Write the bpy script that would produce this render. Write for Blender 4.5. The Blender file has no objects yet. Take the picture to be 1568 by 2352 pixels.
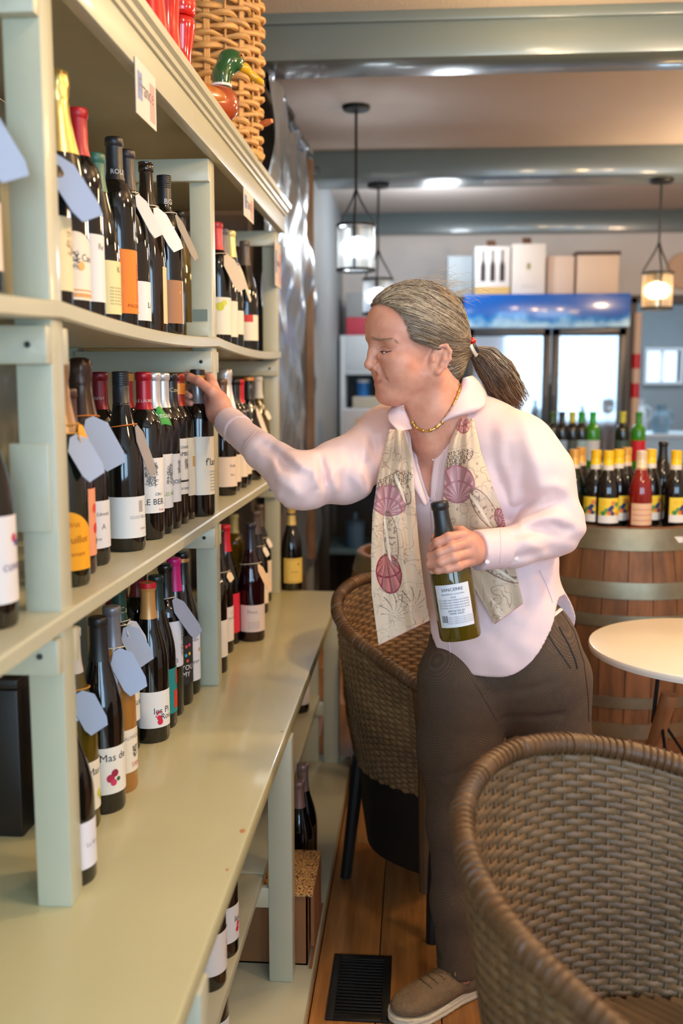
import bpy, bmesh, math, random
import numpy as np
from mathutils import Vector, Matrix
from mathutils.bvhtree import BVHTree
random.seed(7)
rng = np.random.default_rng(7)
sc = bpy.context.scene
COL = sc.collection
# ------------------------------------------------------------------ camera
F = 2287.0
PIT = math.radians(7.37)
YAW = math.radians(4.36)
CAMZ = 1.38
cd = bpy.data.cameras.new('camera'); cam = bpy.data.objects.new('camera', cd); COL.objects.link(cam)
cam.location = (0, 0, CAMZ); cam.rotation_euler = (math.pi/2-PIT, 0, YAW)
cd.sensor_fit = 'VERTICAL'; cd.sensor_height = 36.0; cd.sensor_width = 24.0
cd.lens = 36.0*F/2352.0; cd.clip_start = .05; cd.clip_end = 60
cd.dof.use_dof = True; cd.dof.focus_distance = 2.06; cd.dof.aperture_fstop = 2.6
sc.camera = cam
# ------------------------------------------------------------------ view
sc.view_settings.view_transform = 'Standard'; sc.view_settings.look = 'None'
sc.view_settings.gamma = 1.0; sc.view_settings.use_curve_mapping = False
sc.view_settings.exposure = 0.10
sc.cycles.use_denoising = True
sc.cycles.max_bounces = 8
sc.cycles.sample_clamp_indirect = 4.0
sc.cycles.caustics_reflective = False; sc.cycles.caustics_refractive = False
# ------------------------------------------------------------------ world: even daylight sky outside the shop
w = bpy.data.worlds.new('daylight'); sc.world = w; w.use_nodes = True
bg = w.node_tree.nodes['Background']; bg.inputs[0].default_value = (.62, .80, 1, 1); bg.inputs[1].default_value = 2.0
# ------------------------------------------------------------------ lights
def light(name, kind, loc, energy, col, rot=(0, 0, 0), **kw):
    l = bpy.data.lights.new(name, kind); l.energy = energy; l.color = col
    for k, v in kw.items(): setattr(l, k, v)
    o = bpy.data.objects.new(name, l); o.location = loc; o.rotation_euler = rot; COL.objects.link(o); return o
WARM = (1, .68, .34); COOL = (.46, .73, 1)
# shop-front windows behind the camera (daylight)
light('shopfront_daylight', 'AREA', (.05, -2.3, 1.55), 58, COOL, (math.pi/2, 0, 0), shape='RECTANGLE', size=1.5, size_y=1.5)
light('shopfront_daylight', 'AREA', (2.25, -2.3, 1.55), 64, COOL, (math.pi/2, 0, 0), shape='RECTANGLE', size=1.8, size_y=1.5)
# warm ceiling lamps over the aisle (out of the frame, same lamps as the pendants)
light('aisle_lamp', 'POINT', (1.05, 2.05, 2.30), 50, WARM, shadow_soft_size=.07)
light('aisle_lamp', 'POINT', (1.45, 1.05, 2.25), 28, WARM, shadow_soft_size=.07)
light('aisle_lamp', 'POINT', (.45, 3.10, 2.38), 15, WARM, shadow_soft_size=.07)
light('aisle_lamp', 'POINT', (1.6, 3.4, 2.2), 22, WARM, shadow_soft_size=.07)
light('aisle_lamp', 'POINT', (.30, 1.05, 2.48), 13, (1, .84, .66), shadow_soft_size=.09)
light('bar_lamp', 'POINT', (1.9, 5.2, 2.2), 46, (1, .68, .42), shadow_soft_size=.1)
light('bar_lamp', 'POINT', (.1, 6.4, 2.3), 20, (.85, .92, 1), shadow_soft_size=.1)
light('back_room_daylight', 'AREA', (2.0, 10.3, 1.75), 30, COOL, (-math.pi/2, 0, 0), shape='RECTANGLE', size=.7, size_y=.6)
light('back_room_lamp', 'AREA', (2.2, 8.9, 2.55), 26, (.8, .92, 1), (0, 0, 0), shape='RECTANGLE', size=1.0, size_y=.8)
# ------------------------------------------------------------------ pixel helpers: where a ray of the photograph meets a plane of the room
ca, sa, cp, sp = math.cos(YAW), math.sin(YAW), math.cos(PIT), math.sin(PIT)
def ray(px, py):
    x = (px-784)/F; y = (1176-py)/F
    Y = cp+sp*y; Z = -sp+cp*y
    return (x*ca-Y*sa, x*sa+Y*ca, Z)
def onx(px, py, x): d = ray(px, py); t = x/d[0]; return (x, d[1]*t, CAMZ+d[2]*t)
def ony(px, py, y): d = ray(px, py); t = y/d[1]; return (d[0]*t, y, CAMZ+d[2]*t)
def onz(px, py, z): d = ray(px, py); t = (z-CAMZ)/d[2]; return (d[0]*t, d[1]*t, z)
def W(px, py, Y):
    d = ray(px, py); t = Y/(-d[0]*sa+d[1]*ca); return np.array((d[0]*t, d[1]*t, CAMZ+d[2]*t))
# ------------------------------------------------------------------ materials
def C(r, g, b):
    f = lambda v: (v/255/12.92) if v/255 <= .04045 else ((v/255+.055)/1.055)**2.4
    return (f(r), f(g), f(b), 1)
MATS = {}
def mat(name, col, rough=.5, metal=0, spec=.5, noise=None, bump=None, coat=0, trans=0, emis=None, col2=None, aniso=None, sheen=0, rand=0, sss=0):
    if name in MATS: return MATS[name]
    m = bpy.data.materials.new(name); m.use_nodes = True; nt = m.node_tree; N = nt.nodes; L = nt.links
    b = N['Principled BSDF']; I = b.inputs
    I['Base Color'].default_value = col; I['Roughness'].default_value = rough; I['Metallic'].default_value = metal
    I['Specular IOR Level'].default_value = spec; I['Coat Weight'].default_value = coat; I['Transmission Weight'].default_value = trans
    I['Coat Roughness'].default_value = .08
    if sheen: I['Sheen Weight'].default_value = sheen
    if sss:
        I['Subsurface Weight'].default_value = sss; I['Subsurface Radius'].default_value = (.012, .005, .003); I['Subsurface Scale'].default_value = 1
    if emis: I['Emission Color'].default_value = emis[0]; I['Emission Strength'].default_value = emis[1]
    tc = None
    if noise or bump or aniso:
        tc = N.new('ShaderNodeTexCoord')
    src = None
    if noise:   # (scale, amount) or (scale, amount, (sx, sy, sz))
        n = N.new('ShaderNodeTexNoise'); n.inputs['Scale'].default_value = noise[0]; n.inputs['Detail'].default_value = 5; n.inputs['Roughness'].default_value = .6
        if len(noise) > 2:
            mp = N.new('ShaderNodeMapping'); mp.inputs['Scale'].default_value = noise[2]; L.new(tc.outputs['Object'], mp.inputs[0]); L.new(mp.outputs[0], n.inputs['Vector'])
        else: L.new(tc.outputs['Object'], n.inputs['Vector'])
        rp = N.new('ShaderNodeMapRange'); rp.inputs[1].default_value = .3; rp.inputs[2].default_value = .7; L.new(n.outputs[0], rp.inputs[0])
        mx = N.new('ShaderNodeMix'); mx.data_type = 'RGBA'; L.new(rp.outputs[0], mx.inputs[0])
        k = noise[1]; c2 = col2 or tuple(c*(1-k) for c in col[:3])+(1,)
        mx.inputs[6].default_value = col; mx.inputs[7].default_value = c2; src = mx.outputs[2]
    if rand:
        oi = N.new('ShaderNodeObjectInfo'); hs = N.new('ShaderNodeHueSaturation')
        mr = N.new('ShaderNodeMapRange'); mr.inputs[3].default_value = 1-rand; mr.inputs[4].default_value = 1+rand
        L.new(oi.outputs['Random'], mr.inputs[0]); L.new(mr.outputs[0], hs.inputs['Value'])
        if src: L.new(src, hs.inputs['Color'])
        else: hs.inputs['Color'].default_value = col
        src = hs.outputs[0]
    if src: L.new(src, I['Base Color'])
    if bump:    # (scale, strength[, stretch])
        n = N.new('ShaderNodeTexNoise'); n.inputs['Scale'].default_value = bump[0]; n.inputs['Detail'].default_value = 4
        if len(bump) > 2:
            mp = N.new('ShaderNodeMapping'); mp.inputs['Scale'].default_value = bump[2]; L.new(tc.outputs['Object'], mp.inputs[0]); L.new(mp.outputs[0], n.inputs['Vector'])
        else: L.new(tc.outputs['Object'], n.inputs['Vector'])
        bp = N.new('ShaderNodeBump'); bp.inputs['Strength'].default_value = bump[1]; bp.inputs['Distance'].default_value = .01
        L.new(n.outputs[0], bp.inputs['Height']); L.new(bp.outputs[0], I['Normal'])
    MATS[name] = m; return m
PAINT = mat('sage_paint', C(197, 196, 172), .38, noise=(2.2, .10), bump=(60, .06), coat=.15)
# ------------------------------------------------------------------ objects
def tag(o, label=None, cat=None, group=None, kind=None):
    if label: o['label'] = label
    if cat: o['category'] = cat
    if group: o['group'] = group
    if kind: o['kind'] = kind
    return o
def empty(name, loc=(0, 0, 0), rz=0, **kw):
    o = bpy.data.objects.new(name, None); o.empty_display_size = .05; COL.objects.link(o); o.location = loc; o.rotation_euler = (0, 0, rz)
    return tag(o, **kw)
def link(name, me, m=None, parent=None, loc=None, rot=None, **kw):
    o = bpy.data.objects.new(name, me); COL.objects.link(o)
    if m is not None and not me.materials:
        for q in (m if isinstance(m, (list, tuple)) else [m]): me.materials.append(q)
    if parent is not None: o.parent = parent
    if loc is not None: o.location = loc
    if rot is not None: o.rotation_euler = rot
    return tag(o, **kw)
def copy_tree(o, parent=None):
    c = o.copy(); COL.objects.link(c); c.parent = parent
    for ch in list(o.children): copy_tree(ch, c)
    return c
class MB:
    def __init__(s): s.v = []; s.f = []; s.mi = []; s.m = 0
    def add(s, v, f):
        n = len(s.v); s.v += [tuple(p) for p in v]; s.f += [tuple(i+n for i in q) for q in f]; s.mi += [s.m]*len(f); return s
    def box(s, x0, x1, y0, y1, z0, z1, bev=0, M=None):
        bm = bmesh.new(); bmesh.ops.create_cube(bm, size=1)
        for v in bm.verts: v.co = ((x0+x1)/2+v.co.x*(x1-x0), (y0+y1)/2+v.co.y*(y1-y0), (z0+z1)/2+v.co.z*(z1-z0))
        if bev: bmesh.ops.bevel(bm, geom=bm.edges[:], offset=bev, segments=2, profile=.5, affect='EDGES', clamp_overlap=True)
        if M is not None: bm.transform(M)
        bm.verts.index_update()
        s.add([v.co[:] for v in bm.verts], [[v.index for v in f.verts] for f in bm.faces]); bm.free(); return s
    def lathe(s, prof, n=24, c=(0, 0, 0), a0=0, a1=2*math.pi, M=None):
        full = abs(a1-a0-2*math.pi) < 1e-6; k = n if full else n+1; v = []; f = []
        for r, z in prof:
            for i in range(k):
                a = a0+(a1-a0)*i/n; p = Vector((c[0]+r*math.cos(a), c[1]+r*math.sin(a), c[2]+z))
                v.append((M @ p)[:] if M is not None else p[:])
        for j in range(len(prof)-1):
            for i in range(n):
                i2 = (i+1) % k if full else i+1
                f.append((j*k+i, j*k+i2, (j+1)*k+i2, (j+1)*k+i))
        return s.add(v, f)
    def tube(s, pts, r, n=8, cap=True, flat=None, up=None, closed=False):
        pts = [Vector(p) for p in pts]; m = len(pts); rs = r if hasattr(r, '__len__') else [r]*m
        v = []; f = []; u = Vector(up) if up is not None else None; prev = None
        for i, p in enumerate(pts):
            if closed: t = pts[(i+1) % m]-pts[i-1]
            else: t = (pts[min(i+1, m-1)]-pts[max(i-1, 0)])
            if t.length < 1e-9: t = Vector((0, 0, 1))
            t.normalize()
            if u is not None and not isinstance(u, list): a = t.cross(u)
            elif prev is not None: a = prev-t*prev.dot(t)
            else: a = t.orthogonal()
            if a.length < 1e-6: a = t.orthogonal()
            a.normalize(); prev = a; b = t.cross(a)
            for k in range(n):
                th = 2*math.pi*k/n; x = math.cos(th)*rs[i]; y = math.sin(th)*rs[i]*(flat or 1)
                v.append((p+a*x+b*y)[:])
        for i in range(m if closed else m-1):
            i2 = (i+1) % m
            for k in range(n): f.append((i*n+k, i*n+(k+1) % n, i2*n+(k+1) % n, i2*n+k))
        if cap and not closed: f.append(tuple(range(n))[::-1]); f.append(tuple((m-1)*n+k for k in range(n)))
        return s.add(v, f)
    def sphere(s, c, r, n=12, sc_=(1, 1, 1)):
        h = n//2; v = []; f = []
        for j in range(h+1):
            a = -math.pi/2+math.pi*j/h
            for i in range(n):
                b = 2*math.pi*i/n; v.append((c[0]+r*sc_[0]*math.cos(a)*math.cos(b), c[1]+r*sc_[1]*math.cos(a)*math.sin(b), c[2]+r*sc_[2]*math.sin(a)))
        for j in range(h):
            for i in range(n): f.append((j*n+i, j*n+(i+1) % n, (j+1)*n+(i+1) % n, (j+1)*n+i))
        return s.add(v, f)
    def grid(s, P):    # P[i][j] points
        a = len(P); b = len(P[0]); v = [p for r in P for p in r]; f = []
        for i in range(a-1):
            for j in range(b-1): f.append((i*b+j, i*b+j+1, (i+1)*b+j+1, (i+1)*b+j))
        return s.add(v, f)
    def mesh(s, name, smooth=True, angle=35):
        me = bpy.data.meshes.new(name); me.from_pydata(s.v, [], s.f)
        if any(s.mi): me.polygons.foreach_set('material_index', s.mi)
        if smooth:
            me.shade_smooth()
            me.set_sharp_from_angle(angle=math.radians(angle))
        me.update(); return me
    def build(s, name, m=None, parent=None, smooth=True, angle=35, loc=None, rot=None, **kw):
        return link(name, s.mesh(name, smooth, angle), m, parent, loc, rot, **kw)
def interp(prof, n): # catmull-rom smooth a profile
    out = []
    P = [np.array(p, float) for p in prof]; P = [2*P[0]-P[1]]+P+[2*P[-1]-P[-2]]
    for i in range(1, len(P)-2):
        for k in range(n):
            t = k/n; a, b, c, d = P[i-1:i+3]
            out.append(tuple(.5*((2*b)+(-a+c)*t+(2*a-5*b+4*c-d)*t*t+(-a+3*b-3*c+d)*t**3)))
    out.append(tuple(P[-2])); return out
# lettering: text as a flat mesh, bent where needed
TXT = {}
def text_geo(s, bold=False):
    if s in TXT: return TXT[s]
    cu = bpy.data.curves.new('lettering', 'FONT'); cu.body = s; cu.size = 1; cu.align_x = 'CENTER'; cu.align_y = 'CENTER'; cu.resolution_u = 2
    ob = bpy.data.objects.new('lettering', cu); me = bpy.data.meshes.new_from_object(ob)
    v = [q.co[:] for q in me.vertices]; f = [tuple(p.vertices) for p in me.polygons]
    bpy.data.objects.remove(ob); bpy.data.meshes.remove(me); bpy.data.curves.remove(cu)
    TXT[s] = (v, f); return v, f
# ------------------------------------------------------------------ signed-distance modelling (numpy) + surface nets
def v3(*a): return np.array(a, np.float32)
def sd_caps(p, a, b, ra, rb):
    a = np.asarray(a, np.float32); b = np.asarray(b, np.float32); ba = b-a; pa = p-a
    t = np.clip((pa@ba)/max(1e-9, float(ba@ba)), 0, 1); d = np.linalg.norm(pa-t[..., None]*ba, axis=-1)
    return d-(ra+(rb-ra)*t)
def sd_ell(p, c, r, R=None):
    q = p-np.asarray(c, np.float32)
    if R is not None: q = q@np.asarray(R, np.float32)
    r = np.asarray(r, np.float32); k0 = np.linalg.norm(q/r, axis=-1); k1 = np.linalg.norm(q/(r*r), axis=-1)
    return k0*(k0-1)/np.maximum(k1, 1e-6)
def smin(a, b, k): h = np.clip(.5+.5*(b-a)/k, 0, 1); return b+(a-b)*h-k*h*(1-h)
def smax(a, b, k): return -smin(-a, -b, k)
def chain(p, pts, rs, k):
    d = None
    for i in range(len(pts)-1):
        q = sd_caps(p, pts[i], pts[i+1], rs[i], rs[i+1]); d = q if d is None else smin(d, q, k)
    return d
def polyize(fn, lo, hi, h):
    lo = np.asarray(lo, float); hi = np.asarray(hi, float); n = np.ceil((hi-lo)/h).astype(int)+1
    B = 12; nb = -(-n//B); n = nb*B; vol = np.empty(n, np.float32)
    ii = np.stack(np.meshgrid(*[np.arange(k) for k in nb], indexing='ij'), -1).reshape(-1, 3)
    cen = (lo+h*(ii*B+(B-1)/2)).astype(np.float32); dc = fn(cen); rad = h*B*.5*1.75*1.6
    V6 = vol.reshape(nb[0], B, nb[1], B, nb[2], B).transpose(0, 2, 4, 1, 3, 5)
    V6[...] = np.where(dc < 0, -1, 1).reshape(tuple(nb))[..., None, None, None]
    act = ii[np.abs(dc) < rad]; loc = np.stack(np.meshgrid(*[np.arange(B)]*3, indexing='ij'), -1).reshape(-1, 3)
    for k in range(0, len(act), 250):
        q = act[k:k+250]; p = (lo+h*(q[:, None, :]*B+loc[None])).astype(np.float32)
        V6[q[:, 0], q[:, 1], q[:, 2]] = fn(p.reshape(-1, 3)).reshape(len(q), B, B, B)
    vol = np.ascontiguousarray(V6.transpose(0, 3, 1, 4, 2, 5)).reshape(tuple(n))
    ins = vol < 0; cnt = np.zeros(n-1, np.uint8)
    for dx in (0, 1):
        for dy in (0, 1):
            for dz in (0, 1): cnt += ins[dx:n[0]-1+dx, dy:n[1]-1+dy, dz:n[2]-1+dz]
    act = np.argwhere((cnt > 0) & (cnt < 8)); idx = -np.ones(n-1, np.int64); idx[tuple(act.T)] = np.arange(len(act))
    corners = [(0, 0, 0), (1, 0, 0), (0, 1, 0), (1, 1, 0), (0, 0, 1), (1, 0, 1), (0, 1, 1), (1, 1, 1)]
    E = [(0, 1), (2, 3), (4, 5), (6, 7), (0, 2), (1, 3), (4, 6), (5, 7), (0, 4), (1, 5), (2, 6), (3, 7)]
    val = [vol[act[:, 0]+c[0], act[:, 1]+c[1], act[:, 2]+c[2]] for c in corners]
    acc = np.zeros((len(act), 3)); num = np.zeros(len(act))
    for a, b in E:
        m = (val[a] < 0) != (val[b] < 0); t = np.where(m, val[a]/np.where(m, val[a]-val[b], 1), 0)
        ca_, cb_ = np.array(corners[a], float), np.array(corners[b], float)
        acc += np.where(m[:, None], ca_+t[:, None]*(cb_-ca_), 0); num += m
    V = lo+h*(act+acc/num[:, None]); faces = []
    for axis in range(3):
        sl0 = [slice(None)]*3; sl1 = [slice(None)]*3; sl0[axis] = slice(0, -1); sl1[axis] = slice(1, None)
        ch = ins[tuple(sl0)] != ins[tuple(sl1)]; e = np.argwhere(ch); o1, o2 = [i for i in range(3) if i != axis]
        e = e[(e[:, o1] > 0) & (e[:, o2] > 0) & (e[:, o1] < n[o1]-1) & (e[:, o2] < n[o2]-1)]
        def cell(d1, d2): q = e.copy(); q[:, o1] -= d1; q[:, o2] -= d2; return idx[tuple(q.T)]
        Q = np.stack([cell(1, 1), cell(0, 1), cell(0, 0), cell(1, 0)], 1)
        flip = ins[tuple(e.T)] ^ (axis == 1); Q[~flip] = Q[~flip][:, ::-1]; Q = Q[(Q >= 0).all(1)]; faces.append(Q)
    return V, np.concatenate(faces)
def np_mesh(name, V, Fq, smooth=True):
    me = bpy.data.meshes.new(name); me.from_pydata(V.tolist(), [], Fq.tolist())
    if smooth: me.shade_smooth()
    me.update(); return me
def sdf_obj(name, fn, lo, hi, h, m, parent=None, X=None, **kw):
    V, Fq = polyize(fn, lo, hi, h)
    if X is not None: V = X(V)
    return link(name, np_mesh(name, V, Fq), m, parent, **kw)
# ================================================================== THE SETTING
WALL = mat('wall_plaster', C(214, 208, 204), .7, noise=(1.5, .12), bump=(40, .08))
WALLB = mat('wall_bluegrey', C(150, 160, 166), .6, noise=(1.2, .15))
CEIL = mat('ceiling_plaster', C(206, 196, 188), .8, noise=(1.3, .10), bump=(120, .35))
BEAM = mat('beam_paint', C(98, 111, 113), .3, noise=(2, .08), coat=.3)
def wood(name, c1, c2, rough=.4, scale=(1, 12, 12), rand=.12, axis='y'):
    return mat(name, c1, rough, noise=(2.5, .4, scale), col2=c2, bump=(6, .12, scale), rand=rand)
FLOORW = wood('floor_oak', C(176, 122, 66), C(124, 80, 40), .38, (14, 1, 14), .16)
fl = empty('floor'); tag(fl, kind='structure')
MB().box(-.95, 3.5, -2.7, 10.6, -.06, -.013).build('subfloor', mat('subfloor', C(60, 40, 24), .8), fl, smooth=False)
pw = .145
for i in range(30):
    x = -.95+i*pw; y = -2.7-random.random()*1.2
    while y < 10.5:
        ln = 1.5; y0 = max(y, -2.7); y1 = min(y+ln, 10.6)
        # planks wholly hidden under the far furniture or behind the camera stay merged with the subfloor level
        if y1 > -.3 and y0 < 8.2 and x < 2.4:
            MB().box(x+.0012, x+pw-.0012, y0+.0012, y1-.0012, -.013, 0, .0015).build('plank', FLOORW, fl)
        else:
            MB().box(x+.0012, x+pw-.0012, y0+.0012, y1-.0012, -.013, 0).build('plank', FLOORW, fl)
        y += ln
def struct(name, m, *boxes, bev=0, parent=None):
    b = MB()
    for q in boxes: b.box(*q, bev)
    o = b.build(name, m, parent, smooth=bool(bev))
    if parent is None: tag(o, kind='structure')
    return o
XL, XR, YF, YB, ZC = -.9, 3.4, -2.4, 7.72, 2.63
struct('ceiling', CEIL, (-1, 3.5, -2.6, 10.7, ZC, ZC+.1))
struct('wall_left', WALL, (-1, XL, -2.6, 3.56, 0, ZC))
ROCK = mat('dark_masonry', C(104, 92, 84), .75, noise=(5, .5), bump=(14, .6))
struct('wall_left_masonry', ROCK, (-1, -.60, 3.56, 5.36, 0, ZC))
struct('wall_left_far', WALLB, (-1, -.58, 5.36, YB, 0, ZC))
struct('wall_right', WALL, (XR, 3.5, -2.6, 10.7, 0, ZC))
struct('wall_front', WALL, (-1, 3.5, -2.6, YF, 2.32, ZC), (-1, 3.5, -2.6, YF, 0, .78), (-1, -.72, -2.6, YF, .78, 2.32), (.82, 1.33, -2.6, YF, .78, 2.32), (3.17, 3.5, -2.6, YF, .78, 2.32))
struct('wall_back', WALL, (-1, 1.62, YB, YB+.12, 0, ZC), (2.5, 3.5, YB, YB+.12, 0, ZC), (1.62, 2.5, YB, YB+.12, 1.97, ZC))
wx0, _, wz1 = ony(1485, 806, 10.5); wx1, _, wz0 = ony(1558, 876, 10.5)
struct('wall_back_room', WALLB, (-1, wx0, 10.5, 10.6, 0, ZC), (wx1, 3.5, 10.5, 10.6, 0, ZC), (wx0, wx1, 10.5, 10.6, 0, wz0), (wx0, wx1, 10.5, 10.6, wz1, ZC))
struct('wall_back_room_side', WALLB, (-1, -.9, 7.8, 10.5, 0, ZC))
struct('trim_1', mat('dark_frame', C(70, 66, 64), .5), (1.58, 1.62, YB-.03, YB+.14, 0, 2.01), (2.5, 2.54, YB-.03, YB+.14, 0, 2.01), (1.58, 2.54, YB-.03, YB+.14, 1.97, 2.03))
# window of the back room: frame, sash bars and glass
wf = empty('window_1'); tag(wf, kind='structure')
FRW = mat('window_white', C(226, 232, 238), .4)
xm = (wx0+wx1)/2
for q in ((wx0-.03, wx0, 10.44, 10.6, wz0-.03, wz1+.03), (wx1, wx1+.03, 10.44, 10.6, wz0-.03, wz1+.03), (wx0, wx1, 10.44, 10.6, wz0-.03, wz0), (wx0, wx1, 10.44, 10.6, wz1, wz1+.03), (xm-.01, xm+.01, 10.52, 10.55, wz0, wz1)):
    MB().box(*q).build('window_frame', FRW, wf, smooth=False)
MB().box(wx0, wx1, 10.555, 10.56, wz0, wz1).build('window_pane', mat('window_glass', (1, 1, 1, 1), .02, trans=1), wf, smooth=False)
# beams
for i, (y0, y1) in enumerate(((3.57, 3.78), (5.58, 5.87), (7.60, YB))):
    b = MB().box(-.6 if i else -.9, XR, y0, y1, 2.48, ZC, .004); b.build('trim_%d' % (i+2), BEAM, kind='structure')
b = MB().box(-.9, XR, 3.555, 3.575, 2.595, ZC, .003); b.build('trim_5', BEAM, kind='structure')
# plastic sheet hung over the masonry
PL = mat('plastic_sheet', C(104, 112, 120), .28, spec=.5, trans=.35, noise=(3, .45), coat=.5)
P = []
for i in range(60):
    y = 3.62+1.66*i/59; row = []
    for j in range(50):
        z = .45+2.02*j/49; n = 0
        n += .014*math.sin(9*y+2.2*math.sin(2.1*z+y*3))+.009*math.sin(17*z+9*y)+.006*math.sin(31*y-7*z)+.012*math.sin(5.5*z+2*y)
        row.append((-.545+n, y, z))
    P.append(row)
sh = empty('plastic_sheet', (-.545, 4.4, .45), label='crinkled clear plastic sheet hung over the dark masonry wall', cat='plastic sheet')
sheet = MB().grid(P).build('sheet', PL, sh, loc=(.545, -4.4, -.45), angle=180)
pts = [(-.545+.01*math.sin(i*1.3), 3.6+1.7*i/30, 2.47+.008*math.sin(i*2.1)) for i in range(31)]
MB().tube(pts, [.018+.006*math.sin(i*1.9) for i in range(31)], 10).build('top_roll', mat('black_plastic', C(38, 44, 50), .25, coat=.4), sh, loc=(.545, -4.4, -.45))
MB().tube([(-.535, 4.95+.01*math.sin(k), .5+1.95*k/20) for k in range(21)], .028, 10, flat=.5).build('edge_tape', mat('brown_tape', C(112, 84, 62), .4, noise=(9, .4)), sh, loc=(.545, -4.4, -.45))
# floor register
VB = mat('black_metal', C(24, 24, 25), .45, metal=.3)
vent = empty('floor_register', (-.119, 2.13, 0), label='black slotted floor vent set in the oak planks', cat='floor vent')
vb = MB()
for q in ((-.07, -.052, -.125, .125), (.052, .07, -.125, .125), (-.052, .052, -.125, -.104), (-.052, .052, .104, .125)): vb.box(q[0], q[1], q[2], q[3], .0, .006, .001)
vb.build('frame', VB, vent)
MB().box(-.052, .052, -.104, .104, .0002, .0012).build('tray', mat('vent_dark', C(6, 6, 6), .8), vent, smooth=False)
for i in range(17):
    y = -.098+.196*i/16
    MB().box(-.052, .052, y-.0032, y+.0032, .002, .0055, .0006).build('slat', VB, vent)
# ================================================================== SHELVING
HX = -.483
hutch = empty('wine_shelving', (HX, 1.9, .64), label='tall sage green painted shelving standing on the long counter', cat='shelving')
def hp(name, *q, bev=.002, m=PAINT, parent=None):
    b = MB().box(*q, bev); b.v = [(x-HX, y-1.9, z-.64) for x, y, z in b.v]; return b.build(name, m, hutch)
posts = (.255, 1.30, 2.35, 3.44)
for y in posts:
    hp('post', HX-.05, HX, y, y+.045, .64, 1.893)
    hp('post', -.86, -.81, y, y+.045, .64, 1.893)
    for z in (1.405, .985, 1.84): hp('rail', -.81, HX, y+(-.02 if y > .5 else .045), y+(.0 if y > .5 else .065), z, z+.05)
    for z in (1.405, .985):
        if y < 3.4: hp('rail', -.81, HX, y+.045, y+.065, z, z+.05)
def shelf(y0, y1, z, sag, name='shelf'):
    P = []; n = 24; b = MB()
    prof = [(-.86, z-.024), (-.477, z-.024), (-.473, z-.021), (-.473, z-.003), (-.477, z), (-.86, z)]
    rows = []
    for i in range(n+1):
        t = i/n; y = y0+(y1-y0)*t; dz = -sag*(1-(2*t-1)**2)
        rows.append([(x-HX, y-1.9, zz+dz-.64) for x, zz in prof])
    for r in rows: r.append(r[0])
    b.grid(rows); b.f.append(tuple(range(len(prof)))); b.f.append(tuple(len(b.v)-len(prof)-1+k for k in range(len(prof)))[::-1]); b.mi += [0, 0]
    return b.build(name, PAINT, hutch, angle=30)
UZ, MZ, CZ = 1.489, 1.07, .64
SAG = .013
for k in range(3):
    y0, y1 = posts[k]+.022, posts[k+1]+.022
    shelf(y0, y1, UZ, SAG); shelf(y0, y1, MZ, .002)
def sagz(y):
    for k in range(3):
        y0, y1 = posts[k]+.022, posts[k+1]+.022
        if y0 <= y <= y1: t = (y-y0)/(y1-y0); return UZ-SAG*(1-(2*t-1)**2)
    return UZ
for i in range(12):
    y0 = .25+i*.27; hp('back_board', -.874, -.861, y0, min(y0+.268, 3.485), .64, 1.96, bev=.003)
hp('fascia', HX-.002, -.462, .2, 3.49, 1.892, 1.968)
hp('top_board', -.874, -.455, .2, 3.488, 1.968, 1.982)
b = MB(); prof = [(-.462, 1.948), (-.457, 1.948), (-.455, 1.955), (-.449, 1.958), (-.447, 1.966), (-.440, 1.971), (-.438, 1.984), (-.462, 1.984)]
rows = [[(x-HX, y-1.9, z-.64) for x, z in prof+prof[:1]] for y in (.2, 3.495)]
b.grid(rows); b.f += [tuple(range(8)), tuple(range(9, 17))[::-1]]; b.mi += [0, 0]; b.build('cornice', PAINT, hutch, angle=20)
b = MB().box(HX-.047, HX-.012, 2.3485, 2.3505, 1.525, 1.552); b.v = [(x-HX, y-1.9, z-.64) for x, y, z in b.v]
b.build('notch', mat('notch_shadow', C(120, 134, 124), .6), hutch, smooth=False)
hp('patch', HX-.062, HX-.01, 2.346, 2.351, 1.49, 1.522, bev=.001)
hp('patch', HX-.062, HX-.008, 1.294, 1.301, 1.18, 1.30, bev=.002)
for y in posts[1:]:
    for z in (1.012, 1.43):
        b = MB().sphere((HX-.025-HX, y-.0205-1.9, z-.64), .0045, 8); b.build('screw', mat('screw', C(60, 66, 66), .5, metal=.6), hutch)
# ------------------------------------------------------------------ counter
CE = -.272
cnt = empty('display_counter', (-.55, 1.85, 0), label='long sage green counter with open lower shelves under the wine shelving', cat='counter')
def cpart(name, *q, bev=.003, m=PAINT):
    b = MB().box(*q, bev); b.v = [(x+.55, y-1.85, z) for x, y, z in b.v]; return b.build(name, m, cnt)
WORN = mat('counter_paint', C(200, 194, 152), .33, noise=(1.6, .10), bump=(25, .05), coat=.25)
cpart('worktop', -.874, CE, .2, 3.50, .608, .64, bev=.006, m=WORN)
for y in (.25, 1.16, 2.075, 3.38):
    cpart('leg', CE-.05, CE+.004, y, y+.05, .04, .608); cpart('leg', -.87, -.82, y, y+.05, .04, .608)
    cpart('rail', -.82, CE-.03, y+.002, y+.022, .215, .262)
for y0, y1 in ((.25, 2.10), (2.10, 3.40)): cpart('lower_shelf', -.86, -.336, y0, y1-.002, .263, .285)
cpart('plinth', -.874, -.228, .2, 3.46, 0, .04)
cpart('end_panel', -.80, -.34, 3.392, 3.41, .04, .608)
for i in range(12):
    y0 = .25+i*.27; cpart('back_board', -.885, -.875, y0, min(y0+.268, 3.485), .04, .608)
for px, py, s in ((653, 1680, .0035), (563, 1908, .006), (528, 1997, .0035)):
    p = onz(px-2, py, .6405); b = MB().sphere((p[0]+.55-.003, p[1]-1.85, .6398), s, 8, (1, 1.6, .12)); b.build('chip', mat('bare_wood', C(196, 140, 96), .6), cnt)
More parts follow.
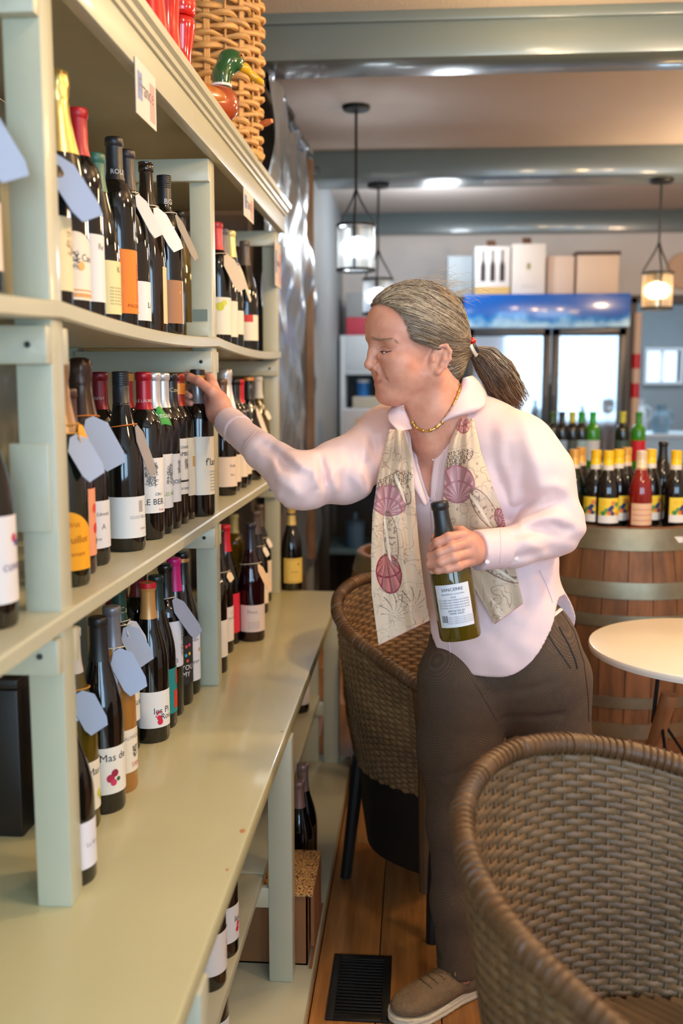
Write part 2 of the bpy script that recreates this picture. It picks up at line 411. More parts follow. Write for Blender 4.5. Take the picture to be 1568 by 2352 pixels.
# ================================================================== BOTTLES
GL = {
 'black': mat('glass_black', C(16, 14, 12), .06, spec=.7),
 'green': mat('glass_green', C(20, 26, 14), .06, spec=.7),
 'brown': mat('glass_brown', C(40, 26, 12), .07, spec=.7),
 'olive': mat('glass_olive', C(96, 80, 18), .06, spec=.7, trans=.35),
 'rose': mat('glass_rose', C(150, 30, 22), .06, spec=.7, trans=.3),
 'amber': mat('glass_amber', C(206, 140, 66), .06, spec=.6, trans=.45),
 'wine': mat('glass_wine', C(34, 6, 10), .06, spec=.7),
 'lime': mat('glass_lime', C(70, 170, 30), .08, spec=.6, trans=.4),
}
PAPER = lambda c, n: mat('paper_'+n, c, .6, noise=(8, .05))
INKS = {}
def ink(c):
    k = tuple(c)
    if k not in INKS: INKS[k] = mat('ink_%d_%d_%d' % k, C(*c), .6)
    return INKS[k]
CAPS = {}
def capm(c, metal=0, rough=.35):
    k = tuple(c)+(metal,)
    if k not in CAPS: CAPS[k] = mat('capsule_%d_%d_%d_%d' % (k[0], k[1], k[2], int(metal*10)), C(*c), rough, metal=metal, spec=.6)
    return CAPS[k]
SHAPE = {
 'bdx': (.0353, [(0, .004), (.6, .001), (.93, .0), (1, .006), (1, .19), (.985, .2), (.93, .212), (.8, .222), (.62, .2295), (.47, .2365), (.405, .246), (.39, .30)]),
 'bur': (.0388, [(0, .004), (.6, .001), (.94, .0), (1, .006), (1, .135), (.985, .150), (.93, .168), (.8, .19), (.62, .212), (.48, .23), (.40, .247), (.365, .262), (.355, .30)]),
 'champ': (.0425, [(0, .004), (.6, .001), (.94, .0), (1, .006), (1, .13), (.985, .148), (.92, .17), (.78, .196), (.60, .222), (.47, .245), (.40, .265), (.36, .30)]),
 'hock': (.036, [(0, .004), (.6, .001), (.94, .0), (1, .006), (1, .12), (.97, .145), (.88, .172), (.72, .2), (.56, .225), (.44, .247), (.38, .265), (.37, .30)]),
}
def radius_at(sh, z, h):
    R, pr = SHAPE[sh]; zz = z/h*.30
    for (r0, z0), (r1, z1) in zip(pr[2:], pr[3:]):
        if z0 <= zz <= z1: return R*(r0+(r1-r0)*(zz-z0)/max(1e-6, z1-z0))
    return R*pr[-1][0]
GC = {}
def glass_mesh(sh, h):
    k = (sh, round(h, 2))
    if k not in GC:
        R, pr = SHAPE[sh]; s = k[1]/.30
        p = [(R*r, z*s) for r, z in pr]; n = p[-1][0]
        p += [(n*1.12, p[-1][1]-.012), (n*1.12, p[-1][1]-.002), (n*.9, p[-1][1]), (0, p[-1][1])] if False else [(n*.8, p[-1][1]+.001), (0, p[-1][1]+.001)]
        GC[k] = MB().lathe(p, 32).mesh('glass', angle=50)
    me = GC[k].copy() if GC[k].users and False else GC[k]
    return me
def bottle(x, y, z, h, sh='bdx', glass='black', cap=None, capz=.235, lab=None, desc='', tags=(), rz=0, tilt=None, name='wine_bottle', group=None):
    """cap = (style, rgb, metal, extra); lab = dict(z0,z1 (of .30), face (deg from toward-viewer to aisle), half (deg), col, art, arch)"""
    h = round(h, 2); s = h/.30
    root = empty(name, (x, y, z), label=desc, cat='bottle', group=group)
    if tilt: root.rotation_euler = tilt
    g = link('glass', bpy.data.meshes.new('t'), None, root); old = g.data; g.data = glass_mesh(sh, h); bpy.data.meshes.remove(old)
    if not g.data.materials: g.data.materials.append(GL['black'])
    g.material_slots[0].link = 'OBJECT'; g.material_slots[0].material = GL[glass]
    R, pr = SHAPE[sh]; rn = R*pr[-1][0]
    if cap:
        st, c, mt = cap[:3]; b = MB(); zt = h+.002; wide = .0022 if 'wide' in cap else 0; rn0 = rn; rn = rn+wide
        if st == 'foil':      # capsule with a ring under the lip
            pf = [(radius_at(sh, capz*s, h)+.0009, capz*s)]
            for k in range(1, 5): zz = capz*s+(zt-.018-capz*s)*k/4; pf.append((radius_at(sh, zz, h)+.0009, zz))
            pf += [(rn+.0012, zt-.016), (rn+.0028, zt-.0145), (rn+.0028, zt-.003), (rn+.0016, zt-.0005), (rn*.9, zt+.0004), (rn*.5, zt-.0002), (0, zt-.0002)]
        elif st == 'screw':
            pf = [(radius_at(sh, zt-.062, h)+.0012, zt-.062)]
            pf += [(rn+.0016, zt-.06), (rn+.0016, zt-.03)]
            for k in range(6): zz = zt-.027+k*.0042; pf += [(rn+.0009, zz), (rn+.0022, zz+.001), (rn+.0022, zz+.0028), (rn+.0009, zz+.0036)]
            pf += [(rn+.002, zt-.001), (rn*.8, zt), (0, zt)]
        elif st == 'champ':
            pf = []
            zb = .20*s
            for k in range(6): zz = zb+(zt-.05-zb)*k/5; pf.append((radius_at(sh, zz, h)+.0012, zz))
            pf += [(rn+.003, zt-.044), (rn+.0045, zt-.038), (rn+.004, zt-.03), (rn+.0055, zt-.022), (rn+.0055, zt-.01), (rn+.0035, zt-.003), (rn*.7, zt+.001), (0, zt+.002)]
        elif st == 'none':
            pf = [(rn, zt-.02), (rn+.002, zt-.018), (rn+.002, zt-.008), (rn+.001, zt-.006), (rn+.0022, zt-.004), (rn+.002, zt), (rn*.7, zt+.0003), (0, zt-.003)]
        b.lathe(pf, 28)
        if st == 'champ':
            for q in range(len(b.v)):
                vx, vy, vz = b.v[q]
                if vz > h-.05:
                    k = 1+.07*math.sin(vz*420+5*math.atan2(vy, vx))*math.sin(3*math.atan2(vy, vx)+vz*150); b.v[q] = (vx*k, vy*k, vz)
        cm = GL[glass] if st == 'none' else capm(c, mt, .3 if mt else .38)
        co = b.build('screw_cap' if st == 'screw' else ('lip' if st == 'none' else 'capsule'), cm, root, angle=50)
        for e in [q for q in cap[3:] if q != 'wide']:     # bands / lettering on the capsule: ('band', z0, z1, rgb) from the top, ('text', str, ztop, size, rgb)
            if e[0] == 'band':
                MB().lathe([(rn+.0035, h-e[2]), (rn+.0035, h-e[1])], 28).build('band', capm(e[3], e[4] if len(e) > 4 else 0), co)
            else: wrap(co, e[1], rn+.0026, h-e[2], e[3], (rz if not lab else lab.get('face', 40))-8, e[4], 'lettering')
    if lab:
        z0, z1 = lab.get('z0', .035)*s, lab.get('z1', .12)*s; r = radius_at(sh, (z0+z1)/2, h)+.0007
        fa = math.radians(lab.get('face', 45)); ha = math.radians(lab.get('half', 62)); n = 22; P = []
        for j in range(9):
            v = j/8; row = []
            for i in range(n+1):
                u = -1+2*i/n; th = fa+u*ha-math.pi/2; top = z1-(lab.get('arch', 0)*(u*u))
                row.append((r*math.cos(th), r*math.sin(th), z0+(top-z0)*v))
            P.append(row)
        b = MB().grid(P); c = lab.get('col', (238, 234, 226))
        lo = b.build('label', mat('paper_%d_%d_%d' % tuple(c), C(*c), .55, noise=(6, .06)), root, angle=180)
        by = {}
        for a in lab.get('art', ()):
            by.setdefault((a[-1], a[1:4] if a[0] == 't' else None), []).append(a)
        for (colr, _), items in by.items():
            b = MB()
            for a in items:
                if a[0] == 't': # ('t', text, u deg, v, size, rgb)
                    v, f = text_geo(a[1]); zc = z0+(z1-z0)*a[3]
                    b.add([(lambda th: ((r+.0005)*math.cos(th), (r+.0005)*math.sin(th), zc+q[1]*a[4]))(fa+math.radians(a[2])+q[0]*a[4]/r-math.pi/2) for q in v], f)
                elif a[0] == 'r': # ('r', u0, u1, v0, v1, rgb)
                    PP = []
                    for j in range(2):
                        PP.append([((r+.0004)*math.cos(th), (r+.0004)*math.sin(th), z0+(z1-z0)*(a[3]+(a[4]-a[3])*j)) for th in [fa-math.pi/2+math.radians(a[1]+(a[2]-a[1])*i/8) for i in range(9)]])
                    b.grid(PP)
                elif a[0] == 'd': # ('d', u, v, radius, rgb) blob
                    zc = z0+(z1-z0)*a[2]; k = 10
                    vv = [((r+.0006)*math.cos(th), (r+.0006)*math.sin(th), zz) for th, zz in [(fa-math.pi/2+math.radians(a[1])+a[3]*math.cos(2*math.pi*i/k)/r, zc+a[3]*math.sin(2*math.pi*i/k)) for i in range(k)]]
                    b.add(vv, [tuple(range(k))])
                elif a[0] == 's': # ('s', u0, u1, v0, v1, n, rgb) scribbles: small strokes filling an area
                    rs = random.Random(len(desc))
                    for q in range(a[5]):
                        u = a[1]+(a[2]-a[1])*rs.random(); v = a[3]+(a[4]-a[3])*rs.random(); an = rs.random()*3; ll = .002+.003*rs.random(); wd = .0004
                        zc = z0+(z1-z0)*v; pts4 = []
                        for sx, sy in ((-ll, -wd), (ll, -wd), (ll, wd), (-ll, wd)):
                            dx = sx*math.cos(an)-sy*math.sin(an); dy = sx*math.sin(an)+sy*math.cos(an); th = fa-math.pi/2+math.radians(u)+dx/r
                            pts4.append(((r+.0005)*math.cos(th), (r+.0005)*math.sin(th), zc+dy))
                        b.add(pts4, [(0, 1, 2, 3)])
            b.build('lettering' if any(i[0] == 't' for i in items) else 'print', ink(colr), lo, smooth=False)
    for t in tags: neck_tag(root, h, sh, *t)
    return root
def wrap(parent, s, r, zc, size, face, colr, nm):
    v, f = text_geo(s); fa = math.radians(face)
    MB().add([(r*math.cos(fa+q[0]*size/r-math.pi/2), r*math.sin(fa+q[0]*size/r-math.pi/2), zc+q[1]*size) for q in v], f).build(nm, ink(colr), parent, smooth=False)
def neck_tag(root, h, sh, face=40, drop=.1, wdt=.05, colr=(172, 188, 214), zs=.8, lean=20, length=.08, string=(214, 200, 176)):
    """shield-shaped card hung round the neck"""
    fa = math.radians(face-90); z1 = h*zs; r = radius_at(sh, z1, h)+.003
    t = [(r*math.cos(a), r*math.sin(a), z1+.004*math.cos(a-fa)) for a in [2*math.pi*i/20 for i in range(20)]]
    d = Vector((math.cos(fa), math.sin(fa), 0)); sd = Vector((-d.y, d.x, 0)); top = Vector((0, 0, z1))+d*r
    lb = math.radians(lean*.6); dn = (Vector((0, 0, -1))*math.cos(lb)+d*math.sin(lb))
    base = radius_at(sh, max(.02, z1-length), h)
    if (top+dn*length).xy.length < base+.004:  # keep the card outside the glass
        dn = ((d*(base+.006)+Vector((0, 0, z1-length)))-top).normalized()
    out = [(-.15, 0), (.15, 0), (.5, .22), (.5, .82), (.38, 1), (-.38, 1), (-.5, .82), (-.5, .22)]
    wdt *= .85; length *= .85; ro = math.radians(22 if face > 0 else -22); sd, dn = sd*math.cos(ro)-dn*math.sin(ro)*-1*0-dn*math.sin(ro), dn*math.cos(ro)+sd*math.sin(ro)
    n = sd.cross(dn).normalized()*.0006
    b = MB(); V = [top+sd*(a*wdt)+dn*(c*length) for a, c in out]
    b.add([(p+n)[:] for p in V]+[(p-n)[:] for p in V], [tuple(range(8)), tuple(range(15, 7, -1))]+[(i, (i+1) % 8, 8+(i+1) % 8, 8+i) for i in range(8)])
    tg = b.build('neck_tag', mat('card_%d_%d_%d' % tuple(colr), C(*colr), .6), root, smooth=False)
    s = MB().tube(t, .0011, 6, closed=True); s.build('string', mat('string_%d' % string[0], C(*string), .8), tg)
def place(z, px, py, top, row=None, R=.04):
    """find a bottle's spot: base pixel on a shelf of height z, or (row given) the pixel's meeting with the row at x=row"""
    if row is None:
        x, y, _ = onz(px, py, z); n = math.hypot(x, y); x += x/n*R; y += y/n*R
    else:
        x, y, _ = onx(px, py, row)
        if callable(z): pass
    zz = z(y) if callable(z) else z
    # height: where the top pixel's ray passes this spot
    dy = ray(px, top); zt = CAMZ+dy[2]*(math.hypot(x, y)/math.hypot(dy[0], dy[1]))
    return x, y, zz, min(.345, max(.27, zt-zz))
WH = (236, 232, 226); INK = (40, 38, 40); GREY = (120, 116, 114)
def lab(z0=.035, z1=.125, col=WH, face=55, half=62, art=(), arch=0): return dict(z0=z0, z1=z1, col=col, face=face, half=half, art=art, arch=arch)
def lines(u, v0, v1, n, size, colr, txt='mis en bouteille'): return tuple(('t', txt, u, v0+(v1-v0)*i/max(1, n-1), size, colr) for i in range(n))
BT = (148, 166, 196)
TABLE = []
def B(z, px, py, top, row, sh, glass, cap, lb, desc, **kw): TABLE.append((z, px, py, top, row, sh, glass, cap, lb, desc, kw))
S = sagz
# ---- nearest bay (mostly left of the frame)
B(S, -42, 420, 240, -.535, 'bur', 'black', ('foil', (30, 30, 34), 0), lab(col=(232, 214, 200)), 'pale label dark bottle with blue tag at the upper left edge', tags=((62, .1, .075, (140, 166, 206), .82, 34, .11),))
B(MZ, -24, 1418, 860, None, 'bur', 'black', ('foil', (40, 36, 34), 0), lab(.03, .135, (232, 226, 224), 60, 70, (('d', 28, .74, .006, (196, 60, 90)), ('d', 36, .68, .005, (70, 80, 160)), ('t', 'cuvee', 26, .42, .018, (120, 110, 150)))), 'bottle with a white label and small red and blue mark, at the left edge')
# ---- bay one, upper shelf
B(S, 104, 500, 395, -.535, 'bdx', 'black', ('foil', (34, 30, 30), 0), lab(.03, .145, (236, 222, 180), 62, 60, (('s', 10, 40, .5, .8, 26, (150, 120, 90)),)), 'cream label bottle with a big blue tag behind the nearest post', tags=((58, .1, .07, (138, 162, 202), .80, 40, .12),))
B(S, 140, 300, 176, -.60, 'champ', 'black', ('champ', (226, 196, 120), .75), lab(.022, .105, (240, 230, 214), 48, 62, (('s', -12, 8, .45, .7, 40, (60, 60, 70)), ('d', 14, .5, .007, (238, 180, 110)), ('t', 'Cava', 36, .62, .016, (80, 76, 80)), ('r', -60, 60, .04, .10, (214, 160, 100)), ('r', -60, 60, .13, .155, (214, 160, 100))), .022), 'gold foil sparkling bottle with a cream arched label')
B(S, 184, 300, 246, -.60, 'bdx', 'black', ('foil', (190, 24, 36), 0), lab(.03, .125, (236, 234, 236), 62, 46, (('t', 'Re', 14, .82, .014, (120, 116, 120)),)), 'red capsule bottle with a white label beside the gold foil bottle', group=None)
B(S, 224, 380, 358, -.60, 'hock', 'black', ('foil', (52, 108, 88), 0), lab(.022, .115, (232, 222, 166), 60, 52, (('t', 'Kl', 22, .84, .014, (120, 116, 90)),)+lines(16, .2, .5, 6, .006, (170, 160, 120))), 'green capsule bottle with a pale yellow label')
B(S, 262, 350, 306, -.56, 'bdx', 'black', ('foil', (32, 30, 34), 0, ('text', 'ROLET', .06, .012, (226, 226, 226))), lab(.026, .126, (240, 132, 40), 60, 50, (('t', 'MACIZO', 12, .12, .009, (150, 70, 20)), ('s', 26, 34, .2, .8, 40, (190, 90, 30)))), 'black capsule bottle lettered ROLET with an orange label')
B(S, 296, 350, 330, -.59, 'bur', 'black', ('foil', (44, 36, 38), 0), lab(.02, .085, (236, 236, 236), 62, 46, (('t', 'Li', 18, .4, .016, INK),)), 'dark capsule bottle with a small white label behind the orange label', tags=((66, .1, .046, (206, 208, 214), .76, 30, .1, ),))
B(S, 346, 380, 355, -.66, 'bdx', 'olive', ('foil', (206, 214, 190), 0), None, 'pale green capsule bottle standing behind the brown bottle')
B(S, 335, 400, 370, -.56, 'hock', 'brown', ('none', (0, 0, 0), 0), lab(.02, .12, (232, 206, 160), 96, 30), 'brown bottle without capsule with a white hanging tag', tags=((58, .1, .05, (222, 224, 228), .74, 32, .11),))
B(S, 376, 400, 372, -.555, 'bdx', 'black', ('screw', (26, 26, 32), 0, ('text', 'BGI', .055, .016, (220, 220, 226))), lab(.024, .105, (168, 120, 86), 62, 52, (('r', 22, 52, .0, 1, (232, 226, 222)), ('t', 'C', 8, .72, .008, (230, 220, 210)))), 'black screw cap bottle lettered BGI with a brown and white label', tags=((78, .1, .045, (150, 144, 138), .76, 30, .12),))
# ---- bay two, upper shelf
B(S, 429, 480, 466, -.66, 'hock', 'olive', ('foil', (24, 24, 26), 0), None, 'green glass bottle with a black neck just behind the middle post')
B(S, 498, 540, 516, -.545, 'bdx', 'black', ('foil', (226, 66, 66), 0), lab(.03, .12, (240, 236, 220), 40, 70, (('d', -20, .75, .012, (206, 210, 60)), ('d', 0, .85, .008, (214, 214, 90)))), 'bright red capsule bottle at the left of the far upper shelf', tags=((56, .1, .06, (196, 184, 168), .74, 26, .12),))
B(S, 516, 550, 526, -.60, 'bur', 'black', ('foil', (120, 110, 110), 0), lab(.03, .12, (244, 236, 220), 40, 62), 'grey capsule bottle between the red and the cream capsules')
B(S, 531, 555, 534, -.545, 'hock', 'green', ('foil', (240, 224, 150), .2), lab(.04, .10, (244, 236, 220), 46, 62), 'cream and gold capsule bottle on the far upper shelf', tags=((86, .1, .04, (240, 224, 200), .72, 22, .13),))
B(S, 541, 550, 527, -.69, 'bdx', 'black', ('foil', (18, 18, 20), 0), None, 'black capsule bottle behind the cream and gold capsule')
B(S, 562, 575, 558, -.545, 'bur', 'black', ('foil', (92, 80, 74), 0), lab(.03, .10, (244, 238, 220), 36, 66, (('r', -60, 10, .72, 1, (210, 60, 56)),)), 'brown capsule bottle with a red and cream label on the far upper shelf')
B(S, 577, 585, 568, -.60, 'bur', 'black', ('foil', (232, 130, 70), 0), lab(.03, .14, (244, 236, 226), 60, 60), 'orange capsule bottle behind the red and cream label')
B(S, 575, 545, 527, -.70, 'bdx', 'black', ('foil', (16, 16, 18), 0), None, 'tallest black bottle at the back of the far upper shelf')
# ---- bay one, middle shelf
YEL = (242, 168, 30)
B(MZ, 143, 1352, 815, None, 'champ', 'green', ('champ', (150, 118, 88), .5), lab(.022, .10, YEL, 30, 66, (('t', 'Brut', 16, .78, .012, (190, 110, 20)), ('t', 'Bouillot', 18, .52, .016, (150, 80, 20)), ('t', 'Cremant', 18, .28, .010, (180, 100, 20))), .03), 'sparkling bottle with an orange yellow rounded label', tags=((58, .1, .055, BT, .66, 30, .085, (206, 150, 60)), (96, .1, .055, YEL, .70, 10, .05, (206, 150, 60))))
B(MZ, 171, 1310, 900, None, 'bur', 'wine', ('foil', (70, 40, 30), 0), lab(.03, .14, (240, 160, 120), 60, 60, (('d', 30, .7, .008, (226, 80, 60)), ('d', 34, .4, .009, (214, 60, 50)), ('d', 44, .2, .006, (120, 120, 80)))), 'bottle with a coral red patterned label behind the yellow label')
B(MZ, 193, 1308, 822, None, 'champ', 'black', ('champ', (66, 46, 34), .5), lab(.025, .095, (226, 224, 226), 40, 64, (('t', 'A', 26, .45, .014, GREY), ('t', 'Edmond', 26, .72, .009, GREY), ('t', 'brut', 10, .2, .008, GREY))), 'brown foil sparkling bottle with a white label and blue tag', tags=((44, .1, .062, BT, .72, 28, .11, (226, 126, 40)),))
B(MZ, 229, 880, 857, -.63, 'bdx', 'black', ('foil', (128, 18, 34), .2, ('text', 'PRESENT', .05, .008, (206, 190, 190))), None, 'dark red capsule bottle behind the black screw cap')
B(MZ, 290, 1266, 858, None, 'bur', 'black', ('screw', (34, 34, 38), 0), lab(.022, .092, (228, 228, 224), 30, 66, (('r', 30, 44, .62, .9, (170, 160, 156)), ('t', 'CLOS DE LA', 34, .5, .008, (150, 146, 146)), ('t', 'Loire', 44, .22, .007, (190, 120, 110)))), 'black screw cap bottle with a wide plain white label', tags=((84, .1, .05, (150, 146, 148), .70, 18, .12, (226, 120, 40)),))
B(MZ, 288, 875, 855, -.62, 'bdx', 'black', ('foil', (176, 40, 40), .3, ('band', .0, .016, (200, 150, 70), .5)), lab(.03, .13, (236, 176, 80), 80, 40), 'red and gold capsule bottle behind the black screw cap')
B(MZ, 343, 1238, 855, None, 'bdx', 'black', ('foil', (164, 14, 34), .2, ('text', 'LE LAURENT', .055, .0085, (220, 200, 200))), lab(.048, .148, (234, 232, 228), 48, 58, (('s', -34, 6, .5, .92, 130, (90, 90, 92)), ('t', 'CRU', 10, .34, .008, INK), ('t', 'LE BER', -6, .2, .017, INK), ('t', 'Rouge', 22, .06, .006, (200, 120, 110)))), 'dark red capsule bottle with a label reading LE BER')
B(MZ, 353, 875, 855, -.535, 'bdx', 'black', ('foil', (214, 214, 218), .6), lab(.048, .15, (226, 224, 222), 62, 56, (('s', -4, 36, .45, .8, 90, (80, 80, 84)), ('t', 'LES HAUTS', 22, .26, .011, (130, 160, 70)))), 'silver capsule bottle with a green VEGAN collar', tags=())
B(MZ, 375, 875, 855, -.535, 'bdx', 'black', ('foil', (206, 208, 214), .6), lab(.052, .146, (230, 228, 226), 62, 56, (('t', 'JOSEPH', 18, .42, .013, INK), ('s', 10, 28, .6, .85, 50, (130, 126, 126)))), 'silver capsule bottle with a label reading JOSEPH')
B(MZ, 395, 875, 855, -.55, 'bdx', 'black', ('foil', (30, 28, 30), .2, ('text', 'Cool', .035, .014, (200, 190, 150))), lab(.06, .172, (238, 232, 220), 62, 56, (('t', 'CHATEAU', 14, .84, .008, INK), ('t', 'AMBON', 12, .72, .013, INK), ('s', 4, 28, .46, .62, 50, (130, 120, 110)), ('r', -50, 50, .22, .255, INK), ('t', 'BORDEAUX', 14, .1, .007, GREY))), 'black script capsule bottle with a label reading AMBON')
B(MZ, 411, 875, 855, -.60, 'bdx', 'black', ('foil', (142, 40, 24), .3, ('band', .02, .045, (200, 120, 40), .4)), lab(.05, .17, (238, 228, 204), 62, 56, (('r', 10, 34, .5, .68, (206, 160, 80)),)), 'rust red capsule bottle with a gold seal on a cream label')
# ---- bay two, middle shelf
B(MZ, 509, 890, 870, -.545, 'bur', 'black', ('foil', (120, 92, 74), .3), lab(.022, .10, (238, 222, 210), 40, 66, (('t', 'Rully', 16, .7, .011, GREY), ('t', 'Blanc', 16, .4, .008, GREY))), 'brown capsule bottle nearest on the far middle shelf', tags=((50, .1, .034, (244, 232, 214), .62, 22, .07),))
B(MZ, 524, 875, 852, -.61, 'champ', 'brown', ('champ', (226, 226, 230), .7), lab(.022, .09, (240, 228, 214), 44, 60), 'silver foil sparkling bottle on the far middle shelf')
B(MZ, 539, 890, 870, -.545, 'bdx', 'black', ('foil', (30, 28, 30), .2), lab(.03, .11, (244, 230, 214), 44, 66), 'plain black capsule bottle on the far middle shelf')
B(MZ, 551, 890, 869, -.56, 'bdx', 'black', ('foil', (206, 18, 40), .1), lab(.03, .11, (244, 230, 214), 44, 66), 'red capsule bottle on the far middle shelf')
B(MZ, 571, 890, 866, -.545, 'bur', 'black', ('foil', (46, 44, 44), .2, ('band', .001, .012, (226, 150, 70), .3), ('text', 'C', .032, .014, (220, 216, 206))), lab(.03, .11, (244, 232, 216), 44, 66), 'grey and orange capsule bottle on the far middle shelf', tags=((68, .1, .03, (244, 232, 220), .70, 16, .13),))
B(MZ, 597, 890, 864, -.545, 'bur', 'olive', ('foil', (214, 210, 206), 0), lab(.03, .10, (244, 238, 226), 44, 66), 'white capsule olive glass bottle at the end of the middle shelf', tags=((60, .1, .026, (250, 244, 230), .66, 14, .04),))
# ---- bay one, on the counter
B(CZ, 161, 2048, 1600, None, 'bur', 'black', ('foil', (30, 28, 28), 0), lab(.028, .105, (230, 224, 230), 52, 66, (('t', 'La Rue', 26, .5, .010, (150, 146, 150)),)), 'dark bottle with a plain white label nearest on the counter')
B(CZ, 182, 1915, 1445, None, 'bur', 'olive', ('foil', (200, 194, 186), 0), lab(.03, .105, (236, 228, 212), 58, 62, (('t', 'Mas d', 22, .78, .018, INK), ('d', 30, .3, .007, (206, 200, 70)), ('d', 40, .2, .006, (150, 170, 60)))), 'white capsule olive bottle with a Mas label and yellow flowers', tags=((40, .1, .05, BT, .70, 22, .085, (206, 150, 110)),))
B(CZ, 236, 1875, 1420, None, 'bur', 'black', ('foil', (26, 26, 28), 0), lab(.032, .105, (236, 230, 218), 46, 64, (('t', 'Mas de', 4, .78, .019, INK), ('d', -8, .34, .0075, (176, 30, 66)), ('d', 4, .44, .007, (150, 30, 60)), ('d', 0, .24, .006, (196, 50, 90)), ('d', 14, .3, .004, (70, 90, 60)))), 'black capsule bottle with a Mas de label and red flowers')
B(CZ, 269, 1828, 1395, None, 'bur', 'amber', ('foil', (120, 120, 128), .3), lab(.034, .105, (236, 222, 200), 56, 62, (('t', 'SAUVIGNON', 20, .8, .010, (150, 140, 130)), ('s', 12, 34, .36, .6, 30, INK), ('t', 'SANC', 30, .16, .013, (196, 110, 90)))), 'grey capsule clear bottle of amber rose wine', tags=((36, .1, .055, BT, .78, 26, .1),))
B(CZ, 291, 1729, 1340, None, 'bdx', 'green', ('foil', (24, 62, 52), .1, ('text', 'Ca', .05, .018, (150, 160, 130))), lab(.055, .17, (232, 224, 210), 60, 58, (('s', 10, 34, .45, .72, 60, (120, 112, 100)), ('t', 'GUIL', 20, .28, .014, INK))), 'dark green capsule bottle with a label reading GUIL', tags=((44, .1, .055, BT, .76, 30, .10), (70, .1, .05, (190, 200, 220), .78, 34, .07)))
B(CZ, 345, 1708, 1335, None, 'bur', 'black', ('foil', (206, 150, 84), .2, ('band', -.003, .008, (206, 24, 40))), lab(.03, .10, (232, 230, 228), 30, 66, (('t', 'les Pi', 22, .46, .019, INK), ('t', 'Rou', 38, .28, .018, INK), ('d', 14, .16, .0065, (206, 26, 66)), ('d', 11, .28, .0055, (206, 26, 66)), ('d', 4, .38, .0018, (206, 26, 66)), ('d', 8, .42, .0018, (206, 26, 66)), ('d', 13, .44, .0024, (206, 26, 66)), ('d', 1, .32, .0016, (206, 26, 66)))), 'bottle with a red footprint on a white label reading les Pi Rou')
B(CZ, 359, 1674, 1320, None, 'bur', 'black', ('foil', (26, 48, 46), .1), lab(.03, .12, (30, 140, 140), 62, 58, (('r', 8, 44, .1, .5, (206, 60, 40)), ('r', 20, 50, .62, .95, (206, 60, 40)))), 'dark teal capsule bottle with a teal and red label')
B(CZ, 386, 1630, 1286, None, 'bdx', 'black', ('foil', (30, 24, 20), .1), lab(.10, .192, (230, 226, 230), 58, 60, (('t', 'B', -8, .14, .016, (130, 110, 140)), ('s', 18, 44, .2, .95, 90, (110, 104, 90)))), 'brown capsule bottle with a white label and drawn vine', tags=((66, .1, .055, (140, 152, 178), .78, 40, .12),))
B(CZ, 404, 1607, 1278, None, 'bur', 'black', ('foil', (220, 20, 120), 0), lab(.045, .145, (44, 40, 40), 52, 62, (('t', 'YOU', 4, .34, .017, (236, 232, 230)), ('t', 'MY', -2, .2, .017, (236, 232, 230)), ('d', -2, .6, .004, (60, 170, 200)), ('d', 14, .62, .004, (230, 190, 60)), ('d', 0, .78, .004, (226, 80, 80)), ('d', 14, .8, .004, (220, 60, 120)), ('d', 4, .48, .004, (220, 80, 50)))), 'hot pink capsule bottle with a black label reading YOU MY')
B(CZ, 427, 1586, 1268, None, 'bur', 'black', ('foil', (22, 20, 20), .1, ('band', .012, .021, (200, 150, 90), .6), ('text', 'Perfum', .068, .010, (206, 180, 120))), lab(.03, .135, (236, 234, 238), 40, 64, (('t', 'Domaine', 10, .84, .010, GREY), ('t', 'Bourgogne', 8, .4, .010, GREY), ('d', 40, .62, .005, (206, 170, 90)))), 'black capsule bottle with a gold ring beside the middle post')
B(CZ, 354, 1315, 1298, -.63, 'bdx', 'black', ('foil', (140, 40, 34), .1), lab(.08, .18, (236, 222, 190), 70, 50), 'rust capsule bottle behind the teal and red label')
B(CZ, 448, 1312, 1296, -.66, 'bur', 'black', ('none', (0, 0, 0), 0), None, 'uncapped dark bottle at the back beside the middle post')
B(CZ, 258, 1375, 1358, -.63, 'bdx', 'black', ('foil', (120, 22, 34), .1), None, 'maroon capsule bottle behind the dark green capsule')
B(CZ, 322, 1325, 1308, -.66, 'bdx', 'black', ('foil', (150, 20, 40), .1), None, 'crimson capsule bottle at the back under the middle shelf')
# ---- bay two, on the counter
B(CZ, 492, 1550, 1260, None, 'bdx', 'black', ('foil', (30, 28, 30), 0), lab(.04, .13, (236, 222, 204), 62, 58), 'bottle mostly hidden behind the foot of the middle post')
B(CZ, 505, 1504, 1200, None, 'bur', 'black', ('foil', (26, 24, 26), 0), lab(.03, .115, (236, 222, 212), 52, 62, (('t', 'LE', 22, .82, .010, GREY), ('t', 'ROUGE', 22, .66, .009, GREY))), 'dark bottle with a white label beside the red label', tags=((64, .1, .03, (236, 210, 170), .66, 10, .03),))
B(CZ, 521, 1483, 1195, None, 'bur', 'black', ('foil', (214, 20, 40), 0), lab(.03, .13, (226, 44, 66), 62, 60, (('t', 'C', 34, .8, .014, (240, 190, 190)),)), 'red capsule bottle with a bright red label')
B(CZ, 577, 1475, 1200, None, 'bur', 'wine', ('foil', (40, 40, 48), .1), lab(.026, .095, (228, 204, 190), 26, 66, (('t', 'Pinot', -12, .75, .014, (150, 130, 124)),)+lines(-6, .14, .36, 4, .0055, (160, 140, 134))), 'dark purple bottle with a pinkish label and raffia bow', tags=((52, .1, .026, (236, 196, 150), .66, 20, .09, (214, 160, 100)),))
B(CZ, 589, 1412, 1172, None, 'bur', 'black', ('foil', (92, 78, 72), .2), lab(.03, .12, (240, 222, 206), 50, 62), 'grey brown capsule bottle behind the raffia bow bottle', tags=((60, .1, .024, (244, 232, 220), .66, 14, .04),))
